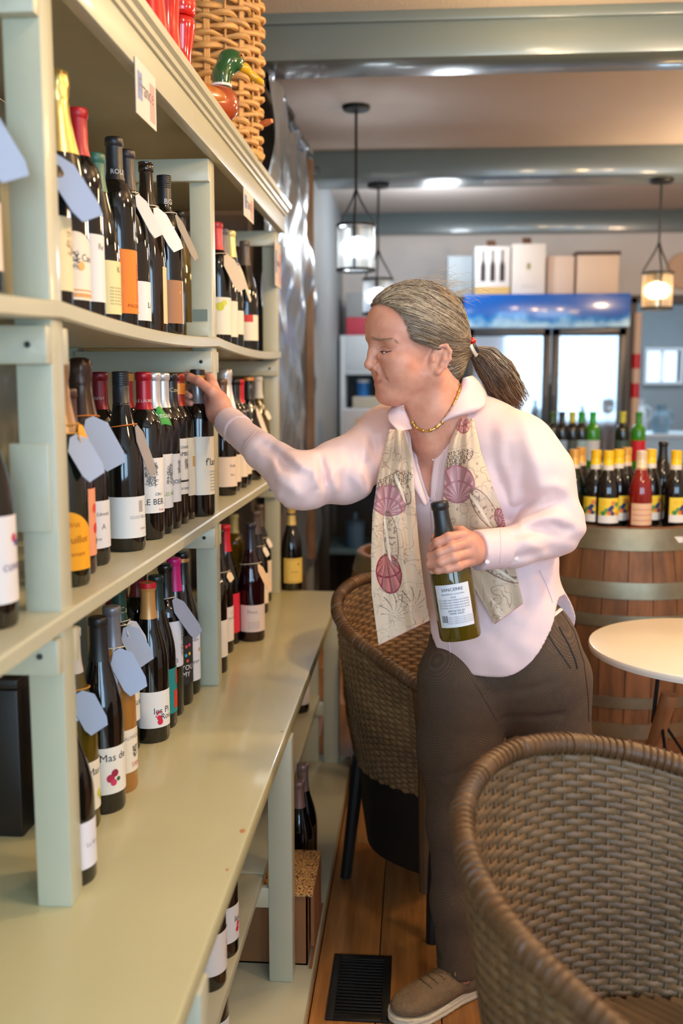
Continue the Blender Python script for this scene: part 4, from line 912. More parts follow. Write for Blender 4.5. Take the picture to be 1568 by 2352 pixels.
# ================================================================== THE BACK OF THE SHOP
# pendant lamps
IRON = mat('iron_black', C(18, 20, 22), .5, metal=.4)
def pendant(loc, drop, col, power, desc, R=.085, Hh=.20, es=18):
    r = empty('pendant_lamp', loc, label=desc, cat='lamp', group='glass lantern pendants')
    MB().lathe([(0, 0), (.062, 0), (.065, -.006), (.06, -.018), (.012, -.024), (0, -.024)], 24).build('canopy', IRON, r)
    zt = -drop
    MB().tube([(0, 0, -.02), (0, 0, zt+.16)], .0065, 8).build('rod', IRON, r)
    for k in range(3):
        a = 2*math.pi*k/3+.5; c, s = math.cos(a), math.sin(a)
        MB().tube([(0, 0, zt+.17), (.02*c, .02*s, zt+.12), (R*c*1.02, R*s*1.02, zt+.02), (R*c*1.03, R*s*1.03, zt-Hh)], .005, 6).build('strut', IRON, r)
    for z in (zt, zt-Hh): MB().lathe([(R-.002, z-.006), (R+.006, z-.006), (R+.006, z+.006), (R-.002, z+.006), (R-.002, z-.006)], 32).build('ring', IRON, r)
    g = mat('lantern_glass_%d' % int(col[2]*100), (1, .8, .5, 1) if col[2] < .5 else (.9, .97, 1, 1), .28, trans=.9, spec=.4)
    MB().lathe([(R, zt-Hh), (R, zt)], 32).build('shade', g, r)
    bm_ = bpy.data.materials.new('bulb'); bm_ = mat('bulb_%d' % int(col[2]*100), col+(1,), .4, emis=(col+(1,), es))
    MB().lathe(interp([(0, -.042), (.017, -.034), (.022, -.014), (.016, .010), (.010, .026), (.009, .045)], 4), 20, (0, 0, zt-Hh*.5)).build('bulb', bm_, r)
    MB().tube([(0, 0, zt+.0), (0, 0, zt-Hh*.5+.045)], .014, 10).build('socket', IRON, r)
    l = light('pendant_light', 'POINT', (loc[0], loc[1], loc[2]-drop-Hh*.5), power, col, shadow_soft_size=.045)
pendant((-.293, 4.72, ZC), .53, (.86, .94, 1), 7, 'pale lantern pendant hanging nearest beside the plastic sheet')
pendant((-.231, 5.74, 2.48), .52, (.86, .94, 1), 6, 'pale lantern pendant hanging just above the woman', .083, .19)
pendant((1.31, 5.72, 2.48), .50, (1, .70, .36), 12, 'warm lantern pendant at the right before the doorway', .08, .19)
# drinks fridge
FX0, FX1, FY = .30, 1.385, 6.80
fr = empty('drinks_fridge', ((FX0+FX1)/2, FY+.35, 0), label='tall two door glass drinks fridge with a blue lit header', cat='fridge')
ox, oy = (FX0+FX1)/2, FY+.35
FB = mat('fridge_black', C(28, 32, 38), .35); FIN = mat('fridge_inside', C(196, 206, 214), .5)
def fp(name, *q, m=FB, bev=.003, lb=None):
    b = MB().box(*q, bev); b.v = [(x-ox, y-oy, z) for x, y, z in b.v]; o = b.build(name, m, fr)
    if lb: o['label'] = lb
    return o
fp('side', FX0, FX0+.04, FY, FY+.7, .08, 1.965); fp('side', FX1-.04, FX1, FY, FY+.7, .08, 1.965); fp('base', FX0, FX1, FY, FY+.7, 0, .2); fp('top', FX0, FX1, FY+.06, FY+.7, 1.92, 1.965)
fp('back_panel', FX0+.04, FX1-.04, FY+.66, FY+.7, .2, 1.92, m=FIN)
m = mat('fridge_header', C(20, 110, 200), .25, coat=.5); nt = m.node_tree; bs = nt.nodes['Principled BSDF']
tc = nt.nodes.new('ShaderNodeTexCoord'); nz = nt.nodes.new('ShaderNodeTexNoise'); nz.inputs['Scale'].default_value = 7; nz.inputs['Detail'].default_value = 6
sx = nt.nodes.new('ShaderNodeSeparateXYZ'); mr = nt.nodes.new('ShaderNodeMapRange'); mr.inputs[1].default_value = 1.76; mr.inputs[2].default_value = 1.90; mr.inputs[3].default_value = .35; mr.inputs[4].default_value = -.25
ad = nt.nodes.new('ShaderNodeMath'); ad.operation = 'ADD'; cr = nt.nodes.new('ShaderNodeValToRGB'); E_ = cr.color_ramp.elements
E_[0].position = .56; E_[0].color = C(6, 84, 168); E_[1].position = .95; E_[1].color = C(190, 226, 240)
e = E_.new(.68); e.color = C(24, 120, 190)
L = nt.links; L.new(tc.outputs['Object'], nz.inputs[0]); L.new(tc.outputs['Object'], sx.inputs[0]); L.new(sx.outputs[2], mr.inputs[0]); L.new(mr.outputs[0], ad.inputs[0]); L.new(nz.outputs[0], ad.inputs[1]); L.new(ad.outputs[0], cr.inputs[0]); L.new(cr.outputs[0], bs.inputs['Base Color']); L.new(cr.outputs[0], bs.inputs['Emission Color']); bs.inputs['Emission Strength'].default_value = .22
fp('header', FX0, FX1, FY-.02, FY+.06, 1.75, 1.965, m=m, lb='blue backlit header panel with snowy clouds')
PANE = mat('fridge_pane', (.9, .95, 1, 1), .03, trans=.93, spec=.5, coat=1.0); PANE.node_tree.nodes['Principled BSDF'].inputs['IOR'].default_value = 2.2
light('fridge_light', 'AREA', ((FX0+FX1)/2, FY+.12, 1.88), 7, (.85, .94, 1), (0, 0, 0), shape='RECTANGLE', size=.9, size_y=.06)
mid = (FX0+FX1)/2+.035
for x0, x1 in ((FX0+.02, mid-.004), (mid+.004, FX1-.02)):
    d = empty('door'); d.parent = fr
    def dp(name, *q, m=FB):
        b = MB().box(*q, 0 if name == 'pane' else .003); b.v = [(x-ox, y-oy, z) for x, y, z in b.v]; return b.build(name, m, d, smooth=name != 'pane')
    dp('frame', x0, x0+.05, FY-.035, FY-.005, .2, 1.74); dp('frame', x1-.05, x1, FY-.035, FY-.005, .2, 1.74); dp('frame', x0, x1, FY-.035, FY-.005, 1.69, 1.74); dp('frame', x0, x1, FY-.035, FY-.005, .2, .26)
    dp('pane', x0+.05, x1-.05, FY-.024, FY-.018, .26, 1.69, m=PANE); dp('handle', x1-.03 if x0 < .5 else x0+.015, x1-.015 if x0 < .5 else x0+.03, FY-.07, FY-.05, .9, 1.3)
for z in (.55, .85, 1.15, 1.42): fp('rack', FX0+.04, FX1-.04, FY+.03, FY+.6, z, z+.012, m=mat('rack_white', C(190, 196, 200), .5))
rs = random.Random(3)
cols = [(200, 210, 216), (176, 70, 60), (60, 90, 70), (216, 200, 170), (60, 66, 76), (150, 160, 166), (206, 190, 190), (90, 60, 50)]
CN = ('pale grey', 'brick red', 'dark green', 'cream', 'charcoal', 'mid grey', 'pinkish', 'brown')
for z in (.862, 1.162, 1.432):
    x = FX0+.09; kk = -1
    while x < FX1-.09:
        if abs(x-mid) > .05:
            kk += 1; c = cols[rs.randrange(8)]; w_ = rs.choice((.028, .032, .036)); hh = rs.choice((.13, .17, .2)); hh = min(hh, .23)
            nm = rs.choice(('can', 'bottle')); place_ = {.862: 'low', 1.162: 'middle', 1.432: 'top'}[z]
            r_ = empty('drink_bottle' if nm == 'bottle' else 'drink_can', (x, FY+.12, z), label='%s %s in place %s from the left on the %s fridge rack' % (CN[cols.index(c)], 'drink bottle' if nm == 'bottle' else 'short drink can', ('one', 'two', 'three', 'four', 'five', 'six', 'seven', 'eight', 'nine', 'ten', 'eleven', 'twelve', 'thirteen')[kk], place_), cat=nm, group='%ss on the %s fridge rack' % (nm, place_))
            pf = [(0, 0), (w_*.9, 0), (w_, .006), (w_, hh*.62), (w_*.8, hh*.72), (w_*.42, hh*.86), (w_*.4, hh), (0, hh)] if nm == 'bottle' else [(0, 0), (w_*.9, 0), (w_, .008), (w_, .11), (w_*.85, .122), (0, .122)]
            MB().lathe(pf, 16).build('body', mat('drink_%d_%d' % (c[0], c[1]), C(*c), .3), r_, angle=40)
            MB().lathe([(w_+.001, .03), (w_+.001, .075)], 16).build('label', PAPER(C(226, 226, 224), 'drk'), r_)
        x += .085+.02*rs.random()
# cartons on the fridge
def carton(name, px0, px1, py0, y, col, desc, dep=.26, lid=None, art=None, flaps=False):
    a = ony(px0, 672, y); b_ = ony(px1, 672, y); zt = ony(px0, py0, y)[2]; z0 = 1.966; r = empty(name, ((a[0]+b_[0])/2, y+dep/2, z0), label=desc, cat='box')
    hw = (b_[0]-a[0])/2-.003; hh = max(.08, zt-z0)
    MB().box(-hw, hw, -dep/2, dep/2, 0, hh, .003).build('carton', mat('carton_%d_%d_%d' % col, C(*col), .6, noise=(5, .06)), r)
    if lid: MB().box(-hw-.01, hw+.01, -dep/2-.01, dep/2+.01, hh-.012, hh+.012, .003).build('lid', mat('lid_dark', C(70, 56, 48), .6), r)
    if flaps: MB().add([(-.03, -.02, hh), (.03, -.02, hh), (.02, -.05, hh+.05), (-.04, -.05, hh+.05)], [(0, 1, 2, 3)]).build('flap', mat('flap_brown', C(96, 66, 46), .7), r, smooth=False)
    if art == 'bottles':
        b = MB()
        for k in (-1, 0, 1):
            x = k*hw*.55; s = .017; b.add([(x-s, -dep/2-.001, hh*.28), (x+s, -dep/2-.001, hh*.28), (x+s, -dep/2-.001, hh*.6), (x+s*.4, -dep/2-.001, hh*.72), (x+s*.4, -dep/2-.001, hh*.92), (x-s*.4, -dep/2-.001, hh*.92), (x-s*.4, -dep/2-.001, hh*.72), (x-s, -dep/2-.001, hh*.6)], [tuple(range(8))])
        b.build('print', ink((46, 40, 44)), r, smooth=False); MB().box(-hw, hw, -dep/2-.0012, -dep/2-.0006, .0, hh*.17).build('print', ink((206, 170, 100)), r, smooth=False)
    if art == 'mark': MB().box(-.012, .012, -dep/2-.0012, -dep/2-.0006, hh*.5, hh*.62).build('print', ink((150, 140, 90)), r, smooth=False); v, f = text_geo('SPIRITS'); MB().add([(q[0]*.03, -dep/2-.001, hh*.16+q[1]*.03) for q in v], f).build('lettering', ink((196, 190, 186)), r, smooth=False)
    return r
carton('metal_tub', 1026, 1086, 588, 6.95, (150, 160, 166), 'grey metal container at the left end of the fridge top')
carton('wine_carton', 1089, 1171, 566, 6.86, (226, 222, 218), 'white carton printed with three bottles on the fridge', art='bottles', flaps=True)
carton('wine_carton', 1173, 1252, 560, 6.86, (226, 218, 210), 'tall white carton with a small mark on the fridge', art='mark', flaps=True)
carton('carton', 1255, 1318, 588, 6.9, (222, 200, 184), 'pinkish low carton on the fridge beside the white carton')
carton('storage_box', 1322, 1420, 582, 6.9, (226, 200, 176), 'cream storage box with a dark lid on the fridge', lid=True)
# round wall clock
p = ony(1572, 622, 7.70); ck = empty('wall_clock', (p[0], 7.715, p[2]), label='round tan wall clock above the doorway', cat='clock')
Mx = Matrix.Rotation(math.pi/2, 4, 'X')
MB().lathe([(0, 0), (.13, 0), (.135, .01), (.13, .022), (.118, .022), (.115, .012), (0, .012)], 40, M=Mx).build('case', mat('clock_tan', C(206, 170, 140), .5), ck)
MB().box(-.004, .004, -.016, -.013, 0, .08).build('hand', IRON, ck, smooth=False); MB().box(-.004, .05, -.016, -.013, -.004, .004).build('hand', IRON, ck, smooth=False)
# striped pole beside the doorway
pl = empty('striped_pole', (1.50, 7.1, 0), label='red and cream striped pole beside the fridge', cat='pole')
MB().lathe([(0, 0), (.03, 0), (.03, 1.86), (0, 1.86)], 20).build('pole', mat('pole_cream', C(206, 180, 160), .5), pl)
for z in (1.28, 1.48): MB().lathe([(.031, z), (.031, z+.10)], 20).build('band', mat('pole_red', C(190, 20, 24), .4), pl)
# white dresser at the back left
dr = empty('white_dresser', (-.14, 7.4, 0), label='tall white dresser with open shelves against the back wall', cat='dresser')
DW = mat('dresser_white', C(206, 218, 226), .4)
def dpart(name, *q, m=DW): return MB().box(*q, .004).build(name, m, dr)
dpart('side', -.42, -.385, -.2, .25, .0, 1.72); dpart('side', .385, .42, -.2, .25, 0, 1.72); dpart('back_panel', -.385, .385, .23, .25, 0, 1.72, m=mat('dresser_back', C(90, 96, 100), .6))
dpart('cabinet_door', -.385, -.004, -.2, -.18, 1.47, 1.72); dpart('cabinet_door', .004, .385, -.2, -.18, 1.47, 1.72)
for z in (1.44, 1.17, .95, .5): dpart('shelf', -.385, .385, -.2, .23, z, z+.03)
MB().box(-.40, .40, -.21, .25, .86, .93, .004).build('drawer_front', mat('dresser_dark', C(26, 24, 24), .5), dr)
ob = [('folded_cloth', (-.2, 7.02, 1.20), (.17, .12, .085), (226, 222, 206), 'cream folded cloth on the white dresser', 'cloth'), ('blue_tin', (-.30, 7.06, 1.20), (.04, .04, .1), (30, 110, 180), 'blue tin on the dresser shelf', 'tin'), ]
q = empty('folded_cloth', (-.28, 7.32, 1.20), label='cream folded cloth laid on the white dresser shelf', cat='cloth')
for k in range(3): MB().box(-.19, .19, -.15, .12, .028*k, .028*k+.027, .012).build('fold', mat('cloth_cream', C(222, 218, 200), .8), q)
q = empty('storage_tin', (-.40, 7.36, 1.285), label='blue round tin on the folded cloth', cat='tin'); MB().lathe([(0, 0), (.045, 0), (.046, .004), (.046, .10), (0, .10)], 24).build('body', mat('tin_blue', C(24, 110, 190), .4), q); MB().lathe([(0, .1), (.047, .1), (.047, .12), (0, .122)], 24).build('lid', mat('tin_lid', C(196, 206, 214), .4), q)
q = empty('brown_jar', (-.25, 7.36, 1.285), label='brown jar beside the blue tin on the dresser', cat='jar'); MB().lathe([(0, 0), (.05, 0), (.052, .01), (.05, .11), (.03, .13), (0, .13)], 24).build('body', mat('jar_brown', C(120, 84, 56), .4), q); MB().lathe([(0, .13), (.034, .13), (.034, .15), (0, .15)], 24).build('lid', mat('jar_lid', C(60, 50, 46), .4), q)
q = empty('wire_dish_rack', (-.28, 7.33, .98), label='white wire dish rack on the dresser below the cloth', cat='rack')
for k in range(16): MB().tube([(-.19+.025*k, -.14, 0), (-.19+.025*k, -.14, .15)], .003, 6).build('wire', mat('wire_white', C(226, 230, 232), .4), q)
for z in (.0, .15): MB().tube([(-.2, -.14, z), (.2, -.14, z), (.2, .1, z), (-.2, .1, z)], .005, 6, closed=True).build('wire', MATS['wire_white'], q)
q = empty('poster_box', (-.32, 7.38, 1.72), label='red and grey box standing on top of the dresser', cat='box')
MB().box(-.2, .2, -.12, .12, 0, .13, .004).build('carton', mat('poster_red', C(190, 66, 84), .5), q); MB().box(-.2, .2, -.12, .12, .13, .30, .004).build('carton_top', mat('poster_grey', C(150, 156, 160), .5), q); MB().box(.06, .2, -.1215, -.12, .13, .20).build('print', ink((190, 66, 84)), q, smooth=False)
# pale carton before the dresser, dark side table and its things
q = empty('pale_carton', (-.30, 5.85, .94), label='pale carton standing on the dark table at the back', cat='box'); MB().box(-.13, .16, -.1, .1, 0, .29, .006).build('carton', mat('carton_pale', C(190, 196, 206), .6), q); MB().box(-.06, .03, -.102, -.1, .08, .24).build('print', ink((196, 176, 150)), q, smooth=False)
tb2 = empty('dark_table', (-.06, 5.8, 0), label='dark table with a brown wooden top behind the barrel', cat='table')
MB().box(-.48, .50, -.3, .3, .90, .94, .004).build('table_top', wood('walnut', C(120, 66, 30), C(80, 42, 18), .4, (1, 10, 10), 0), tb2)
for x in (-.46, .49):
    for y in (-.25, .25): MB().box(x-.03, x+.03, y-.03, y+.03, 0, .90, .003).build('leg', DARK, tb2)
MB().box(-.48, .5, -.27, .27, .42, .45, .003).build('shelf', mat('shelf_bluegrey', C(70, 96, 112), .5), tb2); MB().box(-.48, .5, .25, .27, .1, .9, .003).build('back_panel', DARK, tb2)
for i, (x, c, s, d) in enumerate(((-.30, (60, 90, 120), .05, 'blue lidded tub on the dark table shelf'), (-.12, (90, 110, 130), .045, 'grey blue canister on the dark table shelf'), (.08, (60, 120, 160), .06, 'bright blue tub on the dark table shelf'))):
    q = empty('canister', (-.05+x, 5.62, .45), label=d, cat='canister'); MB().lathe([(0, 0), (s, 0), (s*1.05, .01), (s*1.1, .13), (0, .13)], 20).build('body', mat('can_%d' % i, C(*c), .4), q); MB().lathe([(0, .13), (s*1.15, .13), (s*1.15, .15), (s*.3, .16), (s*.25, .2), (0, .2)], 20).build('lid', mat('canlid_%d' % i, C(*[int(v*.8) for v in c]), .4), q)
# bar with bottles
bar = empty('bar_counter', (1.05, 5.05, 0), label='dark bar counter behind the barrel', cat='bar')
MB().box(-.45, .40, -.2, .2, 0, .93, .004).build('body', mat('bar_dark', C(44, 36, 34), .5), bar); MB().box(-.48, .43, -.23, .23, .93, .97, .006).build('bar_top', mat('bar_top', C(40, 38, 40), .25, coat=.4), bar)
bt = [(1268, 966, 'green', (60, 90, 40), (150, 160, 170), 'dark green bottle half hidden by the shoulder on the bar'), (1289, 958, 'black', (40, 40, 40), (140, 170, 200), 'slim dark bottle with a blue label on the bar'), (1313, 962, 'black', (200, 190, 40), (70, 80, 76), 'dark bottle with a yellow neck on the bar'), (1334, 964, 'green', (40, 150, 40), (150, 180, 190), 'bright green neck bottle with a pale blue label'), (1360, 960, 'lime', (50, 170, 50), (206, 210, 216), 'lime green bottle with a white label on the bar'), (1428, 962, 'green', (196, 190, 50), (70, 90, 80), 'yellow capped green bottle at the bar end'), (1465, 955, 'lime', (60, 140, 40), (206, 26, 40), 'green bottle with a red label at the bar end')]
for px, top, g, cc, lc, d in bt:
    x, y, z = ony(px, 1000, 4.95); dyr = ray(px, top); zt = CAMZ+dyr[2]*(math.hypot(x, y)/math.hypot(dyr[0], dyr[1]))
    bottle(x, y, .97, min(.34, max(.27, zt-.97)), 'bdx', g, ('foil', cc, 0), .245, lab(.04, .15, lc, 5, 70), d)
q = empty('napkin_stack', (1.36, 5.05, .97), label='folded white napkin leaning at the bar end', cat='napkin')
MB().add([(-.02, 0, 0), (.07, 0, 0), (.06, .05, .02), (.0, .02, .24), (.01, .05, 0), (.02, .03, .22)], [(0, 1, 3), (1, 2, 5), (1, 5, 3), (0, 3, 4), (3, 5, 4), (2, 4, 5)]).build('fold', mat('napkin', C(214, 214, 218), .8), q, smooth=False)
# tall wooden side table at the right
st = empty('side_table', (1.86, 5.0, 0), label='tall wooden side table at the right edge', cat='table')
MB().box(-.33, .4, -.25, .25, 1.0, 1.04, .006).build('table_top', wood('walnut2', C(150, 96, 56), C(110, 66, 36), .4, (1, 10, 10), 0), st)
for x in (-.29, .36):
    for y in (-.21, .21): MB().box(x-.025, x+.025, y-.025, y+.025, 0, 1.0, .003).build('leg', MATS['walnut2'], st)
# glasses on it
GLS = mat('clear_glass', (.95, .98, 1, 1), .04, trans=.95, spec=.7)
for i, (x, y, d) in enumerate(((1.62, 4.92, 'stemmed glass nearest the doorway on the side table'), (1.76, 5.0, 'second stemmed glass on the side table'), (1.57, 5.06, 'stemmed glass at the left edge of the side table'))):
    q = empty('wine_glass', (x, y, 1.04), label=d, cat='glass', group='stemmed glasses on the side table')
    MB().lathe(interp([(0, .085), (.02, .09), (.036, .115), (.04, .15), (.036, .19), (.034, .21)], 4), 24).build('bowl', GLS, q); MB().lathe([(.004, .085), (.004, .006), (.03, .003), (.03, 0), (0, 0)], 20).build('stem', GLS, q)
# things seen through the doorway
q = empty('blue_balloon_sign', (1.66, 8.4, 1.18), label='dark blue round sign hanging in the back room', cat='sign'); MB().sphere((0, 0, .06), .07, 16, (1, .3, 1)).build('disc', mat('sign_blue', C(24, 40, 130), .4), q); MB().tube([(0, 0, .12), (0, 0, 1.45)], .003, 6).build('cord', IRON, q)
q = empty('back_counter', (2.05, 9.2, 0), label='pale counter in the back room beyond the doorway', cat='counter'); MB().box(-.6, .5, -.25, .25, 0, .9, .004).build('body', mat('pale_blue', C(176, 196, 210), .5), q); MB().box(-.62, .52, -.27, .27, .9, .94, .004).build('worktop', mat('pale_top', C(206, 214, 220), .3), q)
for i, (x, h, c) in enumerate(((1.70, .22, (150, 190, 200)), (1.95, .3, (206, 216, 226)), (2.15, .25, (120, 150, 170)))):
    q = empty('jug', (x, 9.05, .94), label=('short teal jug', 'tall pale jug', 'slate blue jug')[i]+' on the back room counter', cat='jug'); MB().lathe(interp([(0, 0), (.06, 0), (.075, .05), (.07, h*.6), (.045, h*.8), (.05, h)], 4), 24).build('body', mat('jug_%d' % i, C(*c), .3), q); MB().tube([(.06, 0, h*.8), (.11, 0, h*.7), (.11, 0, h*.45), (.072, 0, h*.35)], .009, 8).build('handle', MATS['jug_%d' % i], q)
# ================================================================== THE WOMAN
UR = np.array((ca, sa, 0.)); UF = np.array((-sa, ca, 0.)); UZ_ = np.array((0., 0., 1.))
def pix(p):          # world points -> photo pixels
    X = p@UR; Y = p@UF; Z = p[:, 2]-CAMZ; f = Y*cp-Z*sp; u = Y*sp+Z*cp
    return 784+F*X/f, 1176-F*u/f
def poly2(x, y, P):  # 2-D polygon signed distance
    P = np.asarray(P, np.float32); d = np.full(x.shape, 1e9, np.float32); s = np.ones(x.shape, np.float32); n = len(P)
    for i in range(n):
        a = P[i]; b = P[i-1]; ex, ey = b-a; wx = x-a[0]; wy = y-a[1]; t = np.clip((wx*ex+wy*ey)/(ex*ex+ey*ey), 0, 1)
        d = np.minimum(d, (wx-ex*t)**2+(wy-ey*t)**2)
        c1 = y >= a[1]; c2 = y < b[1]; c3 = ex*wy > ey*wx; m = (c1 & c2 & c3) | (~c1 & ~c2 & ~c3); s = np.where(m, -s, s)
    return s*np.sqrt(d)
def dist_poly(p, pts):
    d = None
    for a, b in zip(pts[:-1], pts[1:]):
        q = sd_caps(p, a, b, 0, 0); d = q if d is None else np.minimum(d, q)
    return d
def Ws(*pts): return [W(*q).astype(np.float32) for q in pts]
# torso frame: turned about 30 degrees to her right
TY = math.radians(30)
tf = -UF*math.cos(TY)-UR*math.sin(TY); tl = UR*math.cos(TY)-UF*math.sin(TY); TR = np.stack([tf, tl, UZ_], 1).astype(np.float32)
Hc, Wc, Cc, Sc = W(1152, 1490, 2.17), W(1118, 1300, 2.17), W(1070, 1110, 2.17), W(1042, 1000, 2.17)
LS, RS = Sc+tl*.152-UZ_*.026, Sc-tl*.155-UZ_*.006
GY = float(np.dot((GX, GYY, 0), UF))
RU, RE, RF, RW = W(790, 1082, 2.10), W(692, 1106, 2.03), W(602, 1036, 2.13), W(524, 968, GY-.065)
LU, LE, LF, LW = W(1238, 1085, 2.07), W(1268, 1205, 2.05), W(1180, 1256, 1.985), W(1095, 1264, 1.945)
def torso(p, g=0):
    d = sd_ell(p, Cc-tf*.012, (.112+g, .158+g, .19+g), TR)
    d = smin(d, sd_ell(p, Wc-tf*.01, (.112+g, .150+g, .18+g), TR), .06)
    d = smin(d, sd_ell(p, Hc-tf*.015, (.122+g, .172+g, .16+g), TR), .06)
    d = smin(d, sd_caps(p, RS, LS, .060+g, .060+g), .06)
    for s in (-1, 1): d = smin(d, sd_ell(p, Cc+tf*.062+tl*(.072*s)-UZ_*.015, (.05+g, .062+g, .06+g), TR), .04)
    return d
# head frame
PSI = math.radians(20); H0 = W(960, 800, 2.11); HS = 2.11/2.07
hf = -UR*math.cos(PSI)-UF*math.sin(PSI); hl = UR*math.sin(PSI)-UF*math.cos(PSI); HR = np.stack([hf, hl, UZ_], 1).astype(np.float32)
toH = lambda p: ((p-H0.astype(np.float32))@HR)/HS
toW = lambda q: (q*HS)@HR.T.astype(float)+H0
NB = W(1008, 985, 2.15)
def rib(p, s, pts, rs, k): return chain(p, [v3(x, y*s, z) for x, y, z in pts], rs, k)
def skull(q):
    d = sd_ell(q, (.004, 0, .036), (.099, .073, .087))
    return smin(d, sd_ell(q, (.05, 0, .042), (.0565, .060, .055)), .03)
def head(q):
    yb = np.abs(q[:, 1]); m = np.stack([q[:, 0], yb, q[:, 2]], 1)   # mirrored
    d = skull(q)
    d = smin(d, sd_ell(q, (.040, 0, -.035), (.052, .056, .072)), .03)
    d = smin(d, sd_ell(m, (.055, .040, -.026), (.030, .024, .022)), .02)
    d = smin(d, sd_ell(m, (.050, .034, -.050), (.034, .026, .028)), .02)
    d = smin(d, sd_caps(m, v3(-.002, .053, -.052), v3(.062, .014, -.090), .017, .014), .025)
    d = smin(d, sd_ell(q, (.0685, 0, -.089), (.0185, .021, .0165)), .014)
    d = smin(d, sd_ell(q, (.064, 0, -.064), (.028, .030, .024)), .014)
    d = smin(d, sd_ell(q, (.05, 0, -.098), (.035, .034, .018)), .02)      # soft under-chin
    d = smin(d, sd_caps(m, v3(.0945, .010, .018), v3(.0735, .046, .010), .0105, .0100), .014)
    d = smax(d, -sd_ell(m, (.104, .032, -.003), (.0135, .0165, .0125)), .014)
    d = smin(d, sd_ell(m, (.0755, .0315, -.006), (.0135, .0155, .0130)), .004)   # lids
    d = smin(d, chain(m, [v3(.094, .020, -.0185), v3(.0865, .034, -.021), v3(.078, .046, -.018)], [.003, .0035, .003], .006), .010)
    n = chain(q, [v3(.098, 0, .010), v3(.1015, 0, -.010), v3(.1075, 0, -.032)], [.0062, .0068, .0088], .012)
    n = smin(n, sd_ell(q, (.1078, 0, -.0345), (.0098, .0098, .0085)), .006)
    n = smin(n, sd_ell(m, (.0965, .0118, -.0405), (.0095, .0068, .0072)), .006)
    d = smin(d, n, .010)
    d = smax(d, -sd_ell(m, (.102, .0065, -.0475), (.0055, .0032, .003)), .003)
    d = smax(d, -sd_caps(m, v3(.0925, .0195, -.040), v3(.0785, .031, -.062), .0008, .0008)+.0006, .012)  # nasolabial fold
    d = smin(d, chain(m, [v3(.0905, 0, -.0635), v3(.0885, .010, -.0632), v3(.0785, .0240, -.0635)], [.0046, .0040, .0018], .004), .006)
    d = smin(d, chain(m, [v3(.0878, 0, -.0735), v3(.0858, .010, -.0732), v3(.0775, .0225, -.0660)], [.0048, .0042, .0018], .004), .006)
    d = smax(d, -chain(m, [v3(.0975, 0, -.0685), v3(.0945, .010, -.0682), v3(.0800, .0270, -.0612)], [.0014, .0014, .0013], .002), .003)
    d = smax(d, -sd_ell(q, (.1005, 0, -.056), (.006, .0035, .006)), .006)
    # ear
    e0 = m-v3(-.012, .072, -.022); an = math.radians(-14); ex = e0[:, 0]*math.cos(an)-e0[:, 2]*math.sin(an); ez = e0[:, 0]*math.sin(an)+e0[:, 2]*math.cos(an)
    e = np.stack([ex, e0[:, 1]-(-ex)*.35, ez], 1)
    d = smin(d, sd_ell(e, (0, 0, -.002), (.0165, .0055, .027)), .006)
    d = smax(d, -sd_ell(e, (.002, .0065, -.004), (.0085, .006, .015)), .004)
    d = smin(d, chain(e, [v3(.012, .003, .012), v3(.006, .006, .024), v3(-.006, .007, .027), v3(-.015, .007, .018), v3(-.0175, .006, .003), v3(-.013, .005, -.014), v3(-.003, .004, -.027)], [.0026, .0034, .0038, .0038, .0036, .0034, .0058], .004), .004)
    d = smin(d, chain(e, [v3(-.007, .005, .014), v3(-.0085, .006, .0), v3(-.005, .005, -.012)], [.003, .003, .003], .004), .005)
    d = smin(d, sd_ell(e, (.0105, .003, -.006), (.0045, .004, .0055)), .003)
    return d
nb_h = toH(np.array([NB], np.float32))[0]
def neck_body(p):
    q = toH(p)
    d = sd_caps(q, v3(-.028, 0, -.03), v3(-.040, 0, -.13), .053, .054)
    d = smin(d, sd_caps(q, v3(-.040, 0, -.12), nb_h, .054, .064), .03)
    d = smin(d, sd_caps(q, v3(.005, .018, -.105), v3(-.018, .012, -.20), .012, .008), .035)     # windpipe and the near neck muscle
    d = smin(d, sd_caps(q, v3(-.018, .052, -.06), v3(-.02, .016, -.195), .012, .010), .03)
    d = smin(d, torso(p, -.010)/HS, .05)
    return d
def body_upper(p):
    q = toH(p); d = head(q); return smin(d, neck_body(p), .022)*HS
bv, bf = [], []; nvt = 0
def add_body(fn, lo, hi, h):
    global nvt
    V, Q = polyize(fn, lo, hi, h); bv.append(V); bf.append(Q+nvt); nvt += len(V); return len(V)
lo = np.minimum(toW(np.array([(.13, -.09, .13)]))[0], H0)-np.array((.14, .14, 0)); c0 = toW(np.array([(0, 0, 0)]))[0]
n_head = add_body(body_upper, (c0[0]-.19, c0[1]-.17, 1.02), (c0[0]+.22, c0[1]+.20, c0[2]+.15), .0020)
# arms and legs under the clothes
def limbs(p):
    d = chain(p, [RS, RU, RE, RF, RW], [.040, .034, .026, .022, .020], .02)
    d = np.minimum(d, chain(p, [LS, LU, LE, LF, LW], [.040, .034, .028, .022, .021], .02))
    d = smin(d, torso(p, -.012), .03)
    for pts in (((1062, 1560, 2.15), (1054, 1720, 2.14), (1046, 1890, 2.12), (1047, 2070, 2.11), (1052, 2225, 2.092), (1053, 2262, 2.09)), ((1255, 1560, 2.18), (1262, 1720, 2.19), (1268, 1890, 2.22), (1272, 2060, 2.27), (1275, 2190, 2.30), (1274, 2230, 2.29))):
        d = smin(d, chain(p, Ws(*pts), [.085, .075, .048, .044, .033, .027], .03), .03)
    return d
add_body(limbs, (-.56, 1.8, .02), (.48, 2.48, 1.36), .010)
